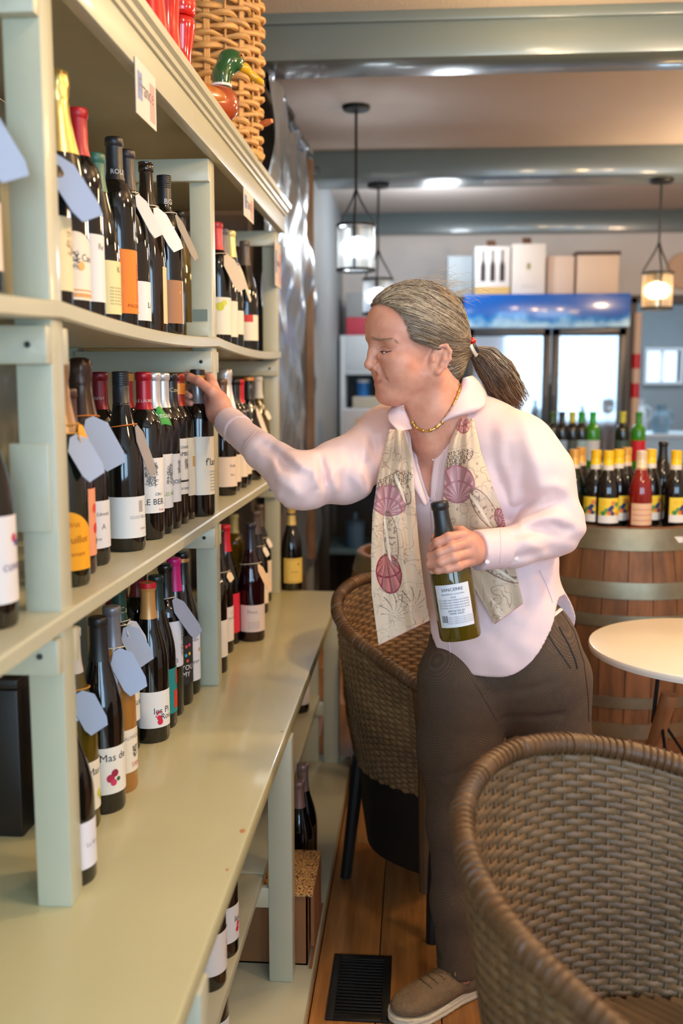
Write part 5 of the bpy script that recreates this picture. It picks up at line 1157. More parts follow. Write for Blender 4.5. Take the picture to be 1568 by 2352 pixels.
# ---- hands
def hand_fn(fingers, palm, wrist):
    def fn(p):
        d = None
        for pts, rs in fingers:
            q = chain(p, pts, rs, .004); d = q if d is None else smin(d, q, .0022)
        e = None
        for pts, rs in palm:
            q = chain(p, pts, rs, .010); e = q if e is None else smin(e, q, .014)
        d = smin(d, e, .007)
        q = chain(p, wrist[0], wrist[1], .02); return smin(d, q, .02)
    return fn
def bounds(fs, g=.03):
    P = np.concatenate([np.stack(a) for a, _ in fs]); return P.min(0)-g, P.max(0)+g
# left hand (image right) closed round the bottle of white wine
HB0, HT0 = W(1058, 1464, 1.915), W(1008, 1150, 1.935)
lfing = [
 (Ws((1062, 1229, 1.905), (1030, 1234, 1.884), (1005, 1246, 1.886), (992, 1258, 1.905), (993, 1268, 1.925)), [.0105, .0098, .0092, .0085, .0072]),
 (Ws((1070, 1248, 1.900), (1038, 1258, 1.876), (1010, 1270, 1.876), (989, 1279, 1.895), (986, 1286, 1.918)), [.0108, .0100, .0094, .0086, .0072]),
 (Ws((1074, 1270, 1.900), (1042, 1281, 1.872), (1013, 1291, 1.873), (988, 1296, 1.893), (985, 1300, 1.915)), [.0105, .0098, .0091, .0083, .0070]),
 (Ws((1076, 1290, 1.904), (1052, 1301, 1.876), (1028, 1307, 1.872), (1006, 1310, 1.880), (996, 1311, 1.895)), [.0098, .0088, .0080, .0073, .0062]),
 (Ws((1084, 1238, 1.935), (1058, 1222, 1.955), (1030, 1222, 1.975), (1004, 1232, 1.972), (996, 1238, 1.965)), [.013, .0120, .0110, .0098, .0080])]
lpalm = [(Ws((1098, 1262, 1.94), (1080, 1245, 1.918), (1064, 1231, 1.906)), [.017, .0145, .0105]), (Ws((1098, 1264, 1.94), (1082, 1255, 1.914), (1072, 1249, 1.902)), [.017, .0145, .0108]),
         (Ws((1098, 1266, 1.94), (1084, 1268, 1.914), (1075, 1270, 1.902)), [.017, .0142, .0105]), (Ws((1098, 1270, 1.94), (1085, 1282, 1.916), (1078, 1289, 1.906)), [.016, .0135, .0098]), (Ws((1096, 1262, 1.945), (1080, 1255, 1.945), (1076, 1272, 1.935)), [.018, .018, .016])]
lwr = (Ws((1095, 1264, 1.942), (1150, 1260, 1.968), (1185, 1256, 1.985)), [.0225, .0225, .026])
lhfn = hand_fn(lfing, lpalm, lwr); l0, l1 = bounds(lfing+lpalm+[lwr]); add_body(lhfn, l0, l1, .0019)
# right hand (image left) gripping the capsule of the bottle on the shelf
gx, gy = GX, GYY
rfing = [
 (Ws((507, 922, GY-.045), (485, 899, GY-.052), (457, 876, GY-.040), (436, 867, GY-.024), (427, 863, GY-.014)), [.0145, .0122, .0108, .0098, .0075]),      # thumb
 (Ws((487, 884, GY-.02), (483, 869, GY+.004), (462, 862, GY+.036), (441, 861, GY+.032), (431, 860, GY+.014)), [.0125, .0112, .0100, .0092, .0078]),     # index
 (Ws((482, 898, GY-.005), (470, 889, GY+.026), (441, 888, GY+.044), (424, 895, GY+.022), (427, 906, GY-.004), (436, 910, GY-.017)), [.0122, .0108, .0098, .0093, .0088, .0075]),
 (Ws((480, 914, GY-.002), (466, 908, GY+.028), (440, 907, GY+.044), (423, 913, GY+.020), (428, 924, GY-.004), (438, 927, GY-.017)), [.0118, .0102, .0094, .0090, .0086, .0074]),
 (Ws((480, 930, GY-.002), (465, 925, GY+.026), (440, 925, GY+.040), (420, 929, GY+.026), (419, 935, GY+.006)), [.0108, .0094, .0086, .0080, .0066])]
rpalm = [(Ws((521, 962, GY-.06), (503, 920, GY-.040), (488, 886, GY-.020)), [.020, .017, .0125]), (Ws((520, 964, GY-.06), (500, 930, GY-.034), (483, 899, GY-.008)), [.020, .018, .0125]),
         (Ws((518, 966, GY-.06), (496, 940, GY-.036), (481, 915, GY-.006)), [.020, .018, .012]), (Ws((515, 970, GY-.06), (494, 952, GY-.040), (481, 931, GY-.008)), [.020, .017, .0115]), (Ws((520, 960, GY-.06), (506, 925, GY-.052), (498, 912, GY-.050)), [.02, .0185, .0155])]
rwr = ([RW.astype(np.float32), W(545, 985, GY-.085).astype(np.float32), W(575, 1010, GY-.12).astype(np.float32)], [.0225, .0235, .027])
rhfn = hand_fn(rfing, rpalm, rwr); l0, l1 = bounds(rfing+rpalm+[rwr]); add_body(rhfn, l0, l1, .0021)
V = np.concatenate(bv); Q = np.concatenate(bf)
me = np_mesh('body', V, Q)
def skin_mat(name, c1, c2, rough=.42):
    return mat(name, c1, rough, noise=(26, .3), col2=c2, sss=.12, bump=(420, .05), spec=.4)
SKIN = skin_mat('skin', C(222, 164, 138), C(204, 138, 114)); LIPS = skin_mat('lips', C(206, 132, 118), C(192, 116, 104), .35); SKH = skin_mat('skin_hands', C(220, 160, 136), C(204, 136, 114)); CHEST = skin_mat('skin_chest', C(210, 140, 112), C(196, 122, 98)); BLUSH = skin_mat('skin_blush', C(214, 140, 118), C(200, 124, 104))
for m_ in (SKIN, LIPS, SKH, CHEST): me.materials.append(m_)
fc = V[Q].mean(1); q = (fc-H0)@HR/HS
lip = (np.arange(len(Q)) < 0)
lipz = np.abs(q[:, 2]+.0685); lip = (lipz < .0066-.0075*(np.abs(q[:, 1])/.026)**1.4) & (np.abs(q[:, 1]) < .026) & (q[:, 0] > .074)
mi = np.zeros(len(Q), np.int32); mi[lip] = 1; mi[Q[:, 0] >= n_head] = 2
me.polygons.foreach_set('material_index', mi)
person = empty('person', tuple(np.append(W(1120, 2280, 2.14)[:2], 0)), label='woman in a pink shirt and grey trousers reaching for a shelved bottle', cat='person')
def pchild(name, me_, m_, parent=None, **kw):
    o = link(name, me_, m_, parent or person, **kw); o.matrix_parent_inverse = Matrix.Translation(-Vector(person.location)); return o
def sub(name, me_, m_, parent, **kw): return link(name, me_, m_, parent, **kw)
bodyo = pchild('body', me, None)
# ================================================================== clothes
CLOTH = mat('shirt_cotton', C(240, 210, 208), .62, noise=(3, .05), bump=(10, .10), sheen=.1)
def hem_z(p):
    q = p-Hc.astype(np.float32); a = q@tf.astype(np.float32); b = q@tl.astype(np.float32); c = np.abs(a)/np.sqrt(a*a+b*b+1e-6)
    t = np.clip((c-.12)/.88, 0, 1); t = t*t*(3-2*t); return HEM1-(HEM1-HEM0)*t
HEM0, HEM1 = W(1040, 1553, 2.05)[2], W(1318, 1366, 2.12)[2]
creases = [   # (pixel curve with depth, width, amplitude): + pushes the cloth in, - raises it
 (Ws((735, 1050, 1.985), (742, 1085, 1.972), (748, 1118, 1.972)), .007, .012), (Ws((757, 1058, 1.99), (766, 1100, 1.972), (775, 1135, 1.975)), .010, -.008),
 (Ws((722, 1062, 1.985), (728, 1100, 1.97), (730, 1125, 1.97)), .010, -.008), (Ws((640, 1052, 2.05), (660, 1068, 2.01), (690, 1080, 1.985)), .010, .009),
 (Ws((645, 1082, 2.04), (665, 1100, 2.0), (682, 1130, 1.985)), .011, -.006), (Ws((820, 1030, 2.06), (845, 1080, 2.04), (855, 1130, 2.05)), .013, .010),
 (Ws((775, 1060, 2.0), (810, 1090, 2.0), (850, 1135, 2.03)), .012, -.007), (Ws((870, 985, 2.14), (880, 1030, 2.10), (878, 1090, 2.08)), .014, -.008),
 (Ws((855, 1000, 2.12), (862, 1060, 2.08)), .010, .008), (Ws((590, 1010, 2.1), (610, 1030, 2.08), (640, 1045, 2.05)), .008, .006),
 (Ws((1148, 1100, 1.99), (1155, 1160, 1.985), (1180, 1205, 1.985)), .013, .016), (Ws((1135, 1010, 2.02), (1142, 1080, 1.995)), .014, -.006),
 (Ws((1210, 1180, 1.99), (1250, 1165, 1.99), (1290, 1150, 2.0)), .010, .008), (Ws((1205, 1195, 1.985), (1250, 1188, 1.985), (1300, 1190, 2.0)), .010, -.008),
 (Ws((1215, 1215, 1.975), (1255, 1222, 1.98), (1300, 1240, 2.0)), .010, .007), (Ws((1185, 1225, 1.955), (1230, 1255, 1.96), (1262, 1285, 1.98)), .011, -.005),
 (Ws((1190, 1000, 2.02), (1205, 1060, 2.0), (1200, 1120, 1.995)), .016, -.006), (Ws((1165, 1010, 2.02), (1172, 1090, 1.99)), .012, .006),
 (Ws((1120, 1210, 2.0), (1150, 1330, 2.0), (1210, 1400, 2.05)), .016, .005), (Ws((1230, 1310, 2.05), (1250, 1340, 2.07), (1265, 1390, 2.09)), .006, .004),
 (Ws((1000, 1180, 2.0), (1010, 1300, 2.0), (1030, 1450, 2.02)), .02, -.006), (Ws((955, 1200, 2.03), (965, 1320, 2.02), (985, 1450, 2.03)), .018, .007)]
creases += [
 (Ws((1128, 985, 2.04), (1138, 1060, 2.0), (1142, 1130, 1.985)), .012, .006), (Ws((1150, 975, 2.04), (1162, 1050, 2.0), (1170, 1130, 1.975)), .014, -.005), (Ws((1185, 985, 2.03), (1200, 1070, 1.99), (1196, 1140, 1.98)), .012, .006),
 (Ws((1215, 1000, 2.03), (1235, 1080, 2.0), (1240, 1140, 1.985)), .014, -.007), (Ws((1160, 1190, 1.97), (1195, 1165, 1.975), (1240, 1140, 1.985)), .009, .010), (Ws((1230, 1120, 1.99), (1275, 1115, 2.0), (1310, 1130, 2.02)), .011, -.007),
 (Ws((1260, 1200, 1.985), (1290, 1215, 1.995), (1320, 1215, 2.01)), .008, .008), (Ws((1150, 1235, 1.945), (1200, 1228, 1.96), (1240, 1210, 1.975)), .008, .007), (Ws((1160, 1285, 1.95), (1210, 1275, 1.965), (1260, 1262, 1.985)), .008, .006),
 (Ws((905, 1000, 2.12), (895, 1060, 2.08), (885, 1120, 2.06)), .011, .010), (Ws((840, 1005, 2.12), (835, 1070, 2.05), (828, 1130, 2.04)), .010, -.008), (Ws((800, 1020, 2.08), (800, 1070, 2.01), (790, 1130, 2.0)), .010, .007),
 (Ws((668, 1050, 2.0), (690, 1070, 1.975), (715, 1080, 1.97)), .008, -.007), (Ws((612, 1020, 2.09), (640, 1048, 2.05), (655, 1085, 2.02)), .008, .007), (Ws((620, 1075, 2.08), (650, 1110, 2.03), (690, 1140, 1.99)), .009, -.006),
 (Ws((1130, 1350, 2.02), (1180, 1400, 2.05), (1215, 1440, 2.07)), .014, -.005), (Ws((1100, 1440, 2.03), (1150, 1470, 2.05)), .014, .005), (Ws((1195, 1310, 2.03), (1205, 1360, 2.05), (1190, 1430, 2.06)), .012, .006)]
CR2 = [([np.array([float(q[0]) for q in pix(np.array([p_]))], np.float32) for p_ in pts], w_, a, max(float(p_@UF) for p_ in pts)) for pts, w_, a in creases]
VPOLY = [(925, 915), (1040, 935), (1014, 978), (1004, 1012), (995, 1060), (989, 1105), (987, 1150), (974, 1112), (960, 1062), (950, 1000), (935, 955)]
def crease2(x, y, P_, wd):      # soft fold along a curve, fading out at both ends
    best = None; n = len(P_)-1
    for i in range(n):
        a, b = P_[i], P_[i+1]; ex, ey = b-a; t = np.clip(((x-a[0])*ex+(y-a[1])*ey)/(ex*ex+ey*ey), 0, 1); d2 = (x-a[0]-t*ex)**2+(y-a[1]-t*ey)**2; s_ = (i+t)/n
        if best is None: best, bs_ = d2, s_
        else: k = d2 < best; best = np.where(k, d2, best); bs_ = np.where(k, s_, bs_)
    return np.exp(-best/(wd*wd))*np.sin(np.pi*np.clip(.06+.88*bs_, 0, 1))**.8
def shirt(p):
    d = torso(p, .006)
    d = smin(d, sd_ell(p, Hc+tf*.005-UZ_*.02, (.130, .176, .20), TR), .05)
    s = chain(p, [RS, RU, RE, RF], [.068, .064, .053, .038], .03)
    s = smin(s, sd_caps(p, RF, RW, .038, .031), .01)
    l = chain(p, [LS, LU, LE, LF], [.069, .065, .060, .044], .03)
    l = smin(l, sd_caps(p, LF, LW, .044, .0365), .01)
    d = smin(d, s, .035); d = smin(d, l, .030)
    nr = np.abs(d) < .03
    if nr.any():
        pn = p[nr]; x_, y_ = pix(pn); Yp_ = pn@UF.astype(np.float32); cs_ = np.zeros(len(pn), np.float32)
        for pl2, w_, a, ym in CR2:
            m2 = (np.abs(x_-pl2[0][0]) < 260) & (np.abs(y_-pl2[0][1]) < 260)
            if m2.any(): cs_[m2] += 1.1*a*crease2(x_[m2], y_[m2], pl2, 1085*w_*1.25)*np.clip((ym+.10-Yp_[m2])/.04, 0, 1)
        d = d.copy(); d[nr] += np.clip(cs_, -.011, .0105)
    d = d+.0014*np.sin(p[:, 0]*61+p[:, 2]*37+2*np.sin(p[:, 2]*23))*np.sin(p[:, 2]*29-p[:, 0]*31)
    for A, B, C_, am in ((RU, RE, RF, .0020), (LU, LE, LF, .0022)):     # ripples bunched at each elbow
        ax = (C_-A)/np.linalg.norm(C_-A); h_ = (p-B.astype(np.float32))@ax.astype(np.float32); q2 = p-B.astype(np.float32)
        g_ = np.exp(-((q2*q2).sum(1))/(.085**2)); d = d+am*g_*np.sin(h_*120+3.2*np.sin(p[:, 2]*38+h_*20)+1.2*np.sin(p[:, 0]*52))
    for A, B, r in ((RW, RF, .0350), (LW, LF, .0405)):                   # cuff bands
        ax = (B-A)/np.linalg.norm(B-A); d = smin(d, np.maximum(sd_caps(p, A, A+ax*.062, r, r+.0012), ((p-A.astype(np.float32))@ax.astype(np.float32))-.062), .002)
    # cuffs: cut square and hollow
    for A, B, r in ((RW, RF, .0290), (LW, LF, .039)):
        ax = (B-A)/np.linalg.norm(B-A); h_ = (p-A.astype(np.float32))@ax.astype(np.float32)
        near = np.linalg.norm(p-A.astype(np.float32), axis=1)
        d = np.where(near < .10, np.maximum(d, -h_-.001), d)
        if A is RW:
            inner = np.maximum(sd_caps(p, A-ax*.03, A+ax*.03, r-.003, r-.003), h_-.012); d = np.maximum(d, -inner)
    d = smax(d, hem_z(p)-p[:, 2], .003)
    x, y = pix(p); Yd = p@UF.astype(np.float32); v = poly2(x, y, VPOLY)/1080
    d = smax(d, -np.maximum(v, Yd-2.15), .003)
    q = toH(p); ne = sd_caps(q, v3(-.030, 0, -.04), v3(-.042, 0, -.14), .060, .060)*HS
    d = smax(d, -ne, .004)
    return d
V1, Q1 = polyize(shirt, (-.52, 1.82, HEM0-.02), (.44, 2.42, 1.40), .0034)
shirt_me = np_mesh('shirt', V1, Q1); shirto = pchild('shirt', shirt_me, CLOTH)
# trousers
m = mat('houndstooth', C(92, 80, 70), .9); nt = m.node_tree
tc = nt.nodes.new('ShaderNodeTexCoord'); ck_ = nt.nodes.new('ShaderNodeTexChecker'); ck_.inputs['Scale'].default_value = 420; ck_.inputs[1].default_value = C(118, 94, 72); ck_.inputs[2].default_value = C(54, 42, 33)
nz = nt.nodes.new('ShaderNodeTexNoise'); nz.inputs['Scale'].default_value = 60; hs = nt.nodes.new('ShaderNodeMix'); hs.data_type = 'RGBA'; hs.inputs[7].default_value = C(76, 60, 48)
nt.links.new(tc.outputs['Object'], ck_.inputs[0]); nt.links.new(tc.outputs['Object'], nz.inputs[0]); nt.links.new(nz.outputs[0], hs.inputs[0]); nt.links.new(ck_.outputs[0], hs.inputs[6]); nt.links.new(hs.outputs[2], nt.nodes['Principled BSDF'].inputs['Base Color'])
TROUS = m
rleg = (Ws((1062, 1560, 2.15), (1054, 1720, 2.14), (1046, 1890, 2.12), (1047, 2070, 2.11), (1054, 2262, 2.092)), [.102, .089, .060, .053, .0465])
lleg = (Ws((1255, 1560, 2.18), (1262, 1720, 2.19), (1268, 1890, 2.22), (1272, 2060, 2.27), (1275, 2190, 2.30)), [.102, .090, .062, .055, .0505])
tcre = [(Ws((1146, 1665, 2.05), (1110, 1650, 2.035), (1040, 1640, 2.03), (985, 1620, 2.05)), .010, .006), (Ws((1146, 1690, 2.06), (1090, 1690, 2.04), (1010, 1690, 2.04)), .010, .005), (Ws((1165, 1650, 2.08), (1210, 1650, 2.07), (1290, 1640, 2.08)), .010, .005),
        (Ws((1120, 1600, 2.05), (1180, 1590, 2.05), (1260, 1560, 2.06)), .012, .005), (Ws((1080, 1760, 2.05), (1020, 1790, 2.05)), .010, .004), (Ws((1020, 2100, 2.08), (1080, 2080, 2.08)), .012, .006), (Ws((1010, 2190, 2.09), (1085, 2180, 2.09)), .012, .006), (Ws((1010, 2150, 2.09), (1085, 2135, 2.09)), .012, -.004)]
def trousers(p):
    d = sd_ell(p, Hc-tf*.012-UZ_*.02, (.122, .178, .17), TR)
    d = smin(d, chain(p, *rleg, .03), .03); d = smin(d, chain(p, *lleg, .03), .03)
    nr = np.abs(d) < .03
    if nr.any():
        e_ = np.zeros(int(nr.sum()), np.float32)
        for pts, w_, a in tcre: e_ += a*np.exp(-(dist_poly(p[nr], pts)/w_)**2)
        d = d.copy(); d[nr] += e_
    d = smax(d, .066-p[:, 2], .002); x, y = pix(p)
    return smax(d, p[:, 2]-hem_z(p)-.07, .003)
V2, Q2 = polyize(trousers, (-.06, 1.98, .04), (.46, 2.46, 1.02), .0045)
tro = pchild('trousers', np_mesh('trousers', V2, Q2), TROUS)
# ---- ray casting on the finished clothes for what lies on them
def bvh(Vv, Qq): return BVHTree.FromPolygons([tuple(v) for v in Vv.tolist()], [tuple(f) for f in Qq.tolist()])
CAMP = Vector((0, 0, CAMZ))
T_sh, T_bd, T_tr = bvh(V1, Q1), bvh(V, Q), bvh(V2, Q2)
T_to = bvh(*polyize(lambda p: smin(torso(p, .008), sd_ell(p, Hc+tf*.005-UZ_*.02, (.130, .176, .20), TR), .05), (-.2, 1.85, HEM0), (.42, 2.45, 1.4), .009))
def hit(tree, px, py, off=0):
    d = Vector(ray(px, py)).normalized(); h = tree.ray_cast(CAMP, d)
    if h[0] is None: return None
    n = h[1] if h[1].dot(d) < 0 else -h[1]
    return h[0]+n*off
def lay(name, tree, pts, r, m_, parent, off=0, n=6, flat=None, sub_=6):
    P = []
    for a, b in zip(pts[:-1], pts[1:]):
        for k in range(sub_):
            t = k/sub_; h = hit(tree, a[0]+(b[0]-a[0])*t, a[1]+(b[1]-a[1])*t, off)
            if h: P.append(h)
    if len(P) > 2: return sub(name, MB().tube(P, r, n, flat=flat).mesh(name), m_, parent)
DSEAM = mat('seam_dark', C(40, 34, 32), .8); PSEAM = mat('seam_pink', C(216, 186, 190), .7)
lay('pocket', T_tr, [(1283, 1440), (1305, 1480), (1320, 1515), (1326, 1540)], .0022, DSEAM, tro); lay('pocket', T_tr, [(1252, 1445), (1272, 1480), (1300, 1520), (1312, 1538)], .0014, DSEAM, tro)
lay('side_seam', T_tr, [(1285, 1400), (1318, 1450), (1340, 1520), (1350, 1600), (1352, 1670)], .0014, DSEAM, tro)
lay('front_seam', T_tr, [(1090, 1570), (1120, 1620), (1145, 1664)], .0006, DSEAM, tro)
lay('belt_loop', T_tr, [(1245, 1435), (1275, 1410), (1300, 1390), (1312, 1370)], .004, mat('white_tie', C(226, 220, 214), .6), tro, .002, 6, .4)
lay('placket_seam', T_sh, [(988, 1150), (994, 1230), (1005, 1320), (1022, 1430), (1040, 1530), (1044, 1552)], .0016, PSEAM, shirto)
lay('side_seam', T_sh, [(1238, 1310), (1255, 1345), (1272, 1392)], .0012, PSEAM, shirto); lay('cuff_seam', T_sh, [(1148, 1215), (1150, 1260), (1146, 1302)], .0008, PSEAM, shirto); lay('cuff_seam', T_sh, [(588, 990), (566, 1015), (548, 1048)], .0007, PSEAM, shirto)
PEARL = mat('pearl_button', C(240, 226, 222), .2, coat=.6)
for px, py in ((997, 1053), (1119, 1290), (1186, 1283)):
    h = hit(T_sh, px, py, .001)
    if h: sub('button', MB().sphere((0, 0, 0), .0048, 14, (1, 1, .3)).mesh('button'), PEARL, shirto, loc=h, rot=(math.radians(80), 0, .2))
# collar leaves
def leaf(name, inner, outer, ti, to, oi, oo, lift, n=24, m_=10, Yo=None):
    P = []
    def at(poly, t):
        k = t*(len(poly)-1); i = min(int(k), len(poly)-2); f = k-i; return (poly[i][0]+(poly[i+1][0]-poly[i][0])*f, poly[i][1]+(poly[i+1][1]-poly[i][1])*f)
    I, O = [], []
    for i in range(n+1):
        t = i/n; a = at(inner, t); b = at(outer, t)
        I.append(hit(ti, *a, oi) or hit(T_sh, *a, oi) or Vector(W(*a, 2.1))); O.append(Vector(W(b[0], b[1], Yo[0]+(Yo[1]-Yo[0])*t)) if Yo else hit(to, *b, oo) or hit(T_bd, *b, oo) or Vector(W(*b, 2.12)))
    for L_ in (I, O):
        for _ in range(6):
            for i in range(1, n): L_[i] = L_[i]*.5+(L_[i-1]+L_[i+1])*.25
    for i in range(n+1):
        row = []
        for j in range(m_+1):
            f = j/m_; p = I[i].lerp(O[i], f); p = p+(CAMP-p).normalized()*(lift*math.sin(math.pi*f)**.8); row.append(p)
        P.append(row)
    b = MB().grid([[p[:] for p in r] for r in P]); me_ = b.mesh(name, angle=180); o = sub(name, me_, CLOTH, shirto)
    so = o.modifiers.new('s', 'SOLIDIFY'); so.thickness = .0022; so.offset = 1; return o
leaf('collar', [(1062, 868), (1055, 892), (1043, 918), (1030, 942), (1015, 962), (1003, 978)], [(1085, 862), (1106, 880), (1118, 915), (1116, 948), (1080, 960), (1040, 966)], T_bd, T_sh, .004, .012, .016)
leaf('collar', [(926, 926), (934, 942), (942, 962), (950, 984)], [(906, 930), (888, 950), (892, 968), (914, 992)], T_bd, T_to, .004, .026, .006, Yo=(2.12, 2.045))
leaf('placket', [(948, 980), (955, 1050), (967, 1105), (985, 1155)], [(905, 990), (926, 1050), (950, 1105), (982, 1155)], T_to, T_to, .012, .022, .004)
leaf('placket', [(1010, 980), (1002, 1020), (993, 1065), (987, 1110), (988, 1150)], [(1035, 985), (1022, 1030), (1012, 1070), (1006, 1110), (1002, 1150)], T_sh, T_sh, .003, .004, .003)
# ---- scarf: two hanging panels laid over the shirt, painted with shells
rs_ = np.random.default_rng(5)
def vnoise(x, y, s, seed=0):
    x = x/s; y = y/s; xi = np.floor(x).astype(int); yi = np.floor(y).astype(int); fx = x-xi; fy = y-yi; fx = fx*fx*(3-2*fx); fy = fy*fy*(3-2*fy)
    h = lambda a, b: (np.sin(a*127.1+b*311.7+seed*74.7)*43758.5453) % 1
    return (h(xi, yi)*(1-fx)+h(xi+1, yi)*fx)*(1-fy)+(h(xi, yi+1)*(1-fx)+h(xi+1, yi+1)*fx)*fy
SHELLS = [(893, 1150, 42, 36, -80, (206, 152, 152), (166, 104, 112)), (1050, 1112, 40, 44, -95, (206, 152, 152), (166, 104, 112)), (893, 1318, 30, 46, 80, (200, 116, 106), (140, 44, 50)), (1150, 1192, 26, 14, -20, (206, 150, 150), (140, 30, 50)), (1062, 975, 16, 22, 80, (214, 150, 140), (150, 60, 60))]
def scarf_col(X, Y):
    base = np.stack([np.full(X.shape, 230.), np.full(X.shape, 200.), np.full(X.shape, 168.)], -1); n = vnoise(X, Y, 60)[..., None]
    col = base*(.94+.08*n)
    a = np.abs(vnoise(X, Y, 26, 1)-.5); b = np.abs(vnoise(X, Y, 15, 2)-.5); dark = np.array((120., 92, 74))
    msk = ((a < .014) | ((b < .02) & (vnoise(X, Y, 50, 4) > .45)) | ((np.abs(vnoise(X, Y, 8, 6)-.5) < .03) & (vnoise(X, Y, 44, 7) > .55)))[..., None]; col = np.where(msk, dark*.45+col*.55, col)
    for (cx, cy) in ((905, 1105), (1045, 1055)):      # coral texture band above each pink shell
        d = np.hypot((X-cx)/42, (Y-cy+.3*(X-cx))/20); m_ = (d < 1)[..., None]; ck = (np.sin(X*.9+3*np.sin(Y*.35))*np.sin(Y*.8+2*np.sin(X*.3)) > .05)[..., None]; col = np.where(m_ & ck, np.array((96., 72, 56)), col)
    for cx, cy, rx, ry, an, c1, c2 in SHELLS:
        t = math.radians(an); dx = X-cx; dy = Y-cy; u = dx*math.cos(t)+dy*math.sin(t); v = -dx*math.sin(t)+dy*math.cos(t); d = np.hypot(u/ry, v/rx)
        ang = np.arctan2(v, u+ry*.8); st = (np.abs(np.sin(ang*9)) < .28) | (np.abs(d-.96) < .05) | (np.abs(np.hypot(u+ry*.8, v)/ry-.95) < .05)
        k = (d < 1)[..., None]; c = np.where(st[..., None], np.array(c2, float), np.array(c1, float)*(.92+.12*np.sin(ang*18))[..., None]); col = np.where(k, c, col)
    for (cx, cy, rx, ry, an) in ((1112, 1168, 52, 20, 58), (897, 1235, 60, 16, 82), (1150, 1300, 60, 26, 30), (925, 1120, 40, 14, 70)):   # speckled clam shells, outlined
        t = math.radians(an); dx = X-cx; dy = Y-cy; u = dx*math.cos(t)+dy*math.sin(t); v = -dx*math.sin(t)+dy*math.cos(t); d = np.hypot(u/rx, v/ry)
        col = np.where(((d < 1) & (vnoise(X, Y, 5, 9) > .72))[..., None], np.array((150., 118, 98)), np.where((d < 1)[..., None], col*.93, col)); col = np.where((np.abs(d-1) < .05)[..., None], np.array((140., 104, 88)), col)
        col = np.where(((d < 1) & (np.abs(v-ry*.45-.004*u*u*.2) < 3))[..., None], np.array((238., 218, 190)), col)
    for (cx, cy, r) in ((905, 1395, 34), (945, 1378, 30)):
        d = np.hypot(X-cx, Y-cy); ar = np.arctan2(Y-cy-20, X-cx); m_ = (d < r) & (np.abs(np.sin(ar*7+d*.06)) < .16); col = np.where(m_[..., None], np.array((120., 96, 80)), col)
    return col
def lin(c): c = c/255; return np.where(c <= .04045, c/12.92, ((c+.055)/1.055)**2.4)
sm = bpy.data.materials.new('silk_print'); sm.use_nodes = True; bs = sm.node_tree.nodes['Principled BSDF']; bs.inputs['Roughness'].default_value = .42; bs.inputs['Sheen Weight'].default_value = .3
at_ = sm.node_tree.nodes.new('ShaderNodeVertexColor'); at_.layer_name = 'print'; sm.node_tree.links.new(at_.outputs[0], bs.inputs['Base Color'])
PINKHEM = mat('scarf_hem', C(226, 160, 150), .6)
scarf = empty('scarf'); scarf.parent = person; scarf.matrix_parent_inverse = Matrix.Translation(-Vector(person.location))
def edge(poly, t):
    P = np.array(poly, float); s = np.r_[0, np.cumsum(np.hypot(*np.diff(P, axis=0).T))]; s /= s[-1]; return np.stack([np.interp(t, s, P[:, 0]), np.interp(t, s, P[:, 1])], -1)
def Wv(px, py, Y):
    x = (px-784)/F; y = (1176-py)/F; Yc = cp+sp*y; Zc = -sp+cp*y; k = Y/Yc
    return np.stack([(x*ca-Yc*sa)*k, (x*sa+Yc*ca)*k, CAMZ+Zc*k], -1)
def panel(left, right, n, m_, folds, y0, hang, maxd):
    n0, m0 = 60, 20; t = np.linspace(0, 1, n0); u = np.linspace(0, 1, m0); Lp, Rp = edge(left, t), edge(right, t)
    PX = Lp[:, None, :]*(1-u)[None, :, None]+Rp[:, None, :]*u[None, :, None]; Yd = np.full((n0, m0), np.nan)
    for i in range(n0):
        for j in range(m0):
            h = hit(T_to, PX[i, j, 0], PX[i, j, 1])
            if h is not None: Yd[i, j] = h.x*UF[0]+h.y*UF[1]
    Yd = np.where(Yd > maxd, np.nan, Yd)
    for i in range(n0):
        r = Yd[i]; ok = ~np.isnan(r); Yd[i] = np.interp(np.arange(m0), np.arange(m0)[ok], r[ok]) if ok.any() else (Yd[i-1] if i else y0)
    for _ in range(8):
        Yp = np.pad(Yd, 1, mode='edge'); Yd = (Yp[:-2, 1:-1]+Yp[2:, 1:-1]+Yp[1:-1, :-2]+Yp[1:-1, 2:])/4
    run = np.minimum.accumulate(Yd, axis=0); Yd = Yd*(1-hang)+run*hang      # hangs from its most forward point
    T_ = np.linspace(0, 1, n); U_ = np.linspace(0, 1, m_); Y1 = np.stack([np.interp(T_, t, Yd[:, j]) for j in range(m0)], 1); Y2 = np.stack([np.interp(U_, u, Y1[i]) for i in range(n)], 0)
    Lp, Rp = edge(left, T_), edge(right, T_); PX = Lp[:, None, :]*(1-U_)[None, :, None]+Rp[:, None, :]*U_[None, :, None]
    Y2 = Y2-.010-folds(U_[None, :], T_[:, None]); Vw = Wv(PX[..., 0], PX[..., 1], Y2)
    ii = np.arange(n-1)[:, None]*m_+np.arange(m_-1)[None]; Fq = np.stack([ii, ii+1, ii+m_+1, ii+m_], -1).reshape(-1, 4); me_ = np_mesh('panel', Vw.reshape(-1, 3), Fq)
    col = lin(np.clip(scarf_col(PX[..., 0], PX[..., 1]), 0, 255)).reshape(-1, 3); ca_ = me_.color_attributes.new('print', 'FLOAT_COLOR', 'POINT')
    ca_.data.foreach_set('color', np.c_[col, np.ones(len(col))].astype(np.float32).ravel())
    o = sub('panel', me_, sm, scarf); so = o.modifiers.new('s', 'SOLIDIFY'); so.thickness = .0014
    sub('hem', MB().tube([tuple(Vw[-1, j]) for j in range(0, m_, 3)], .0016, 6).mesh('hem'), PINKHEM, o); return Vw
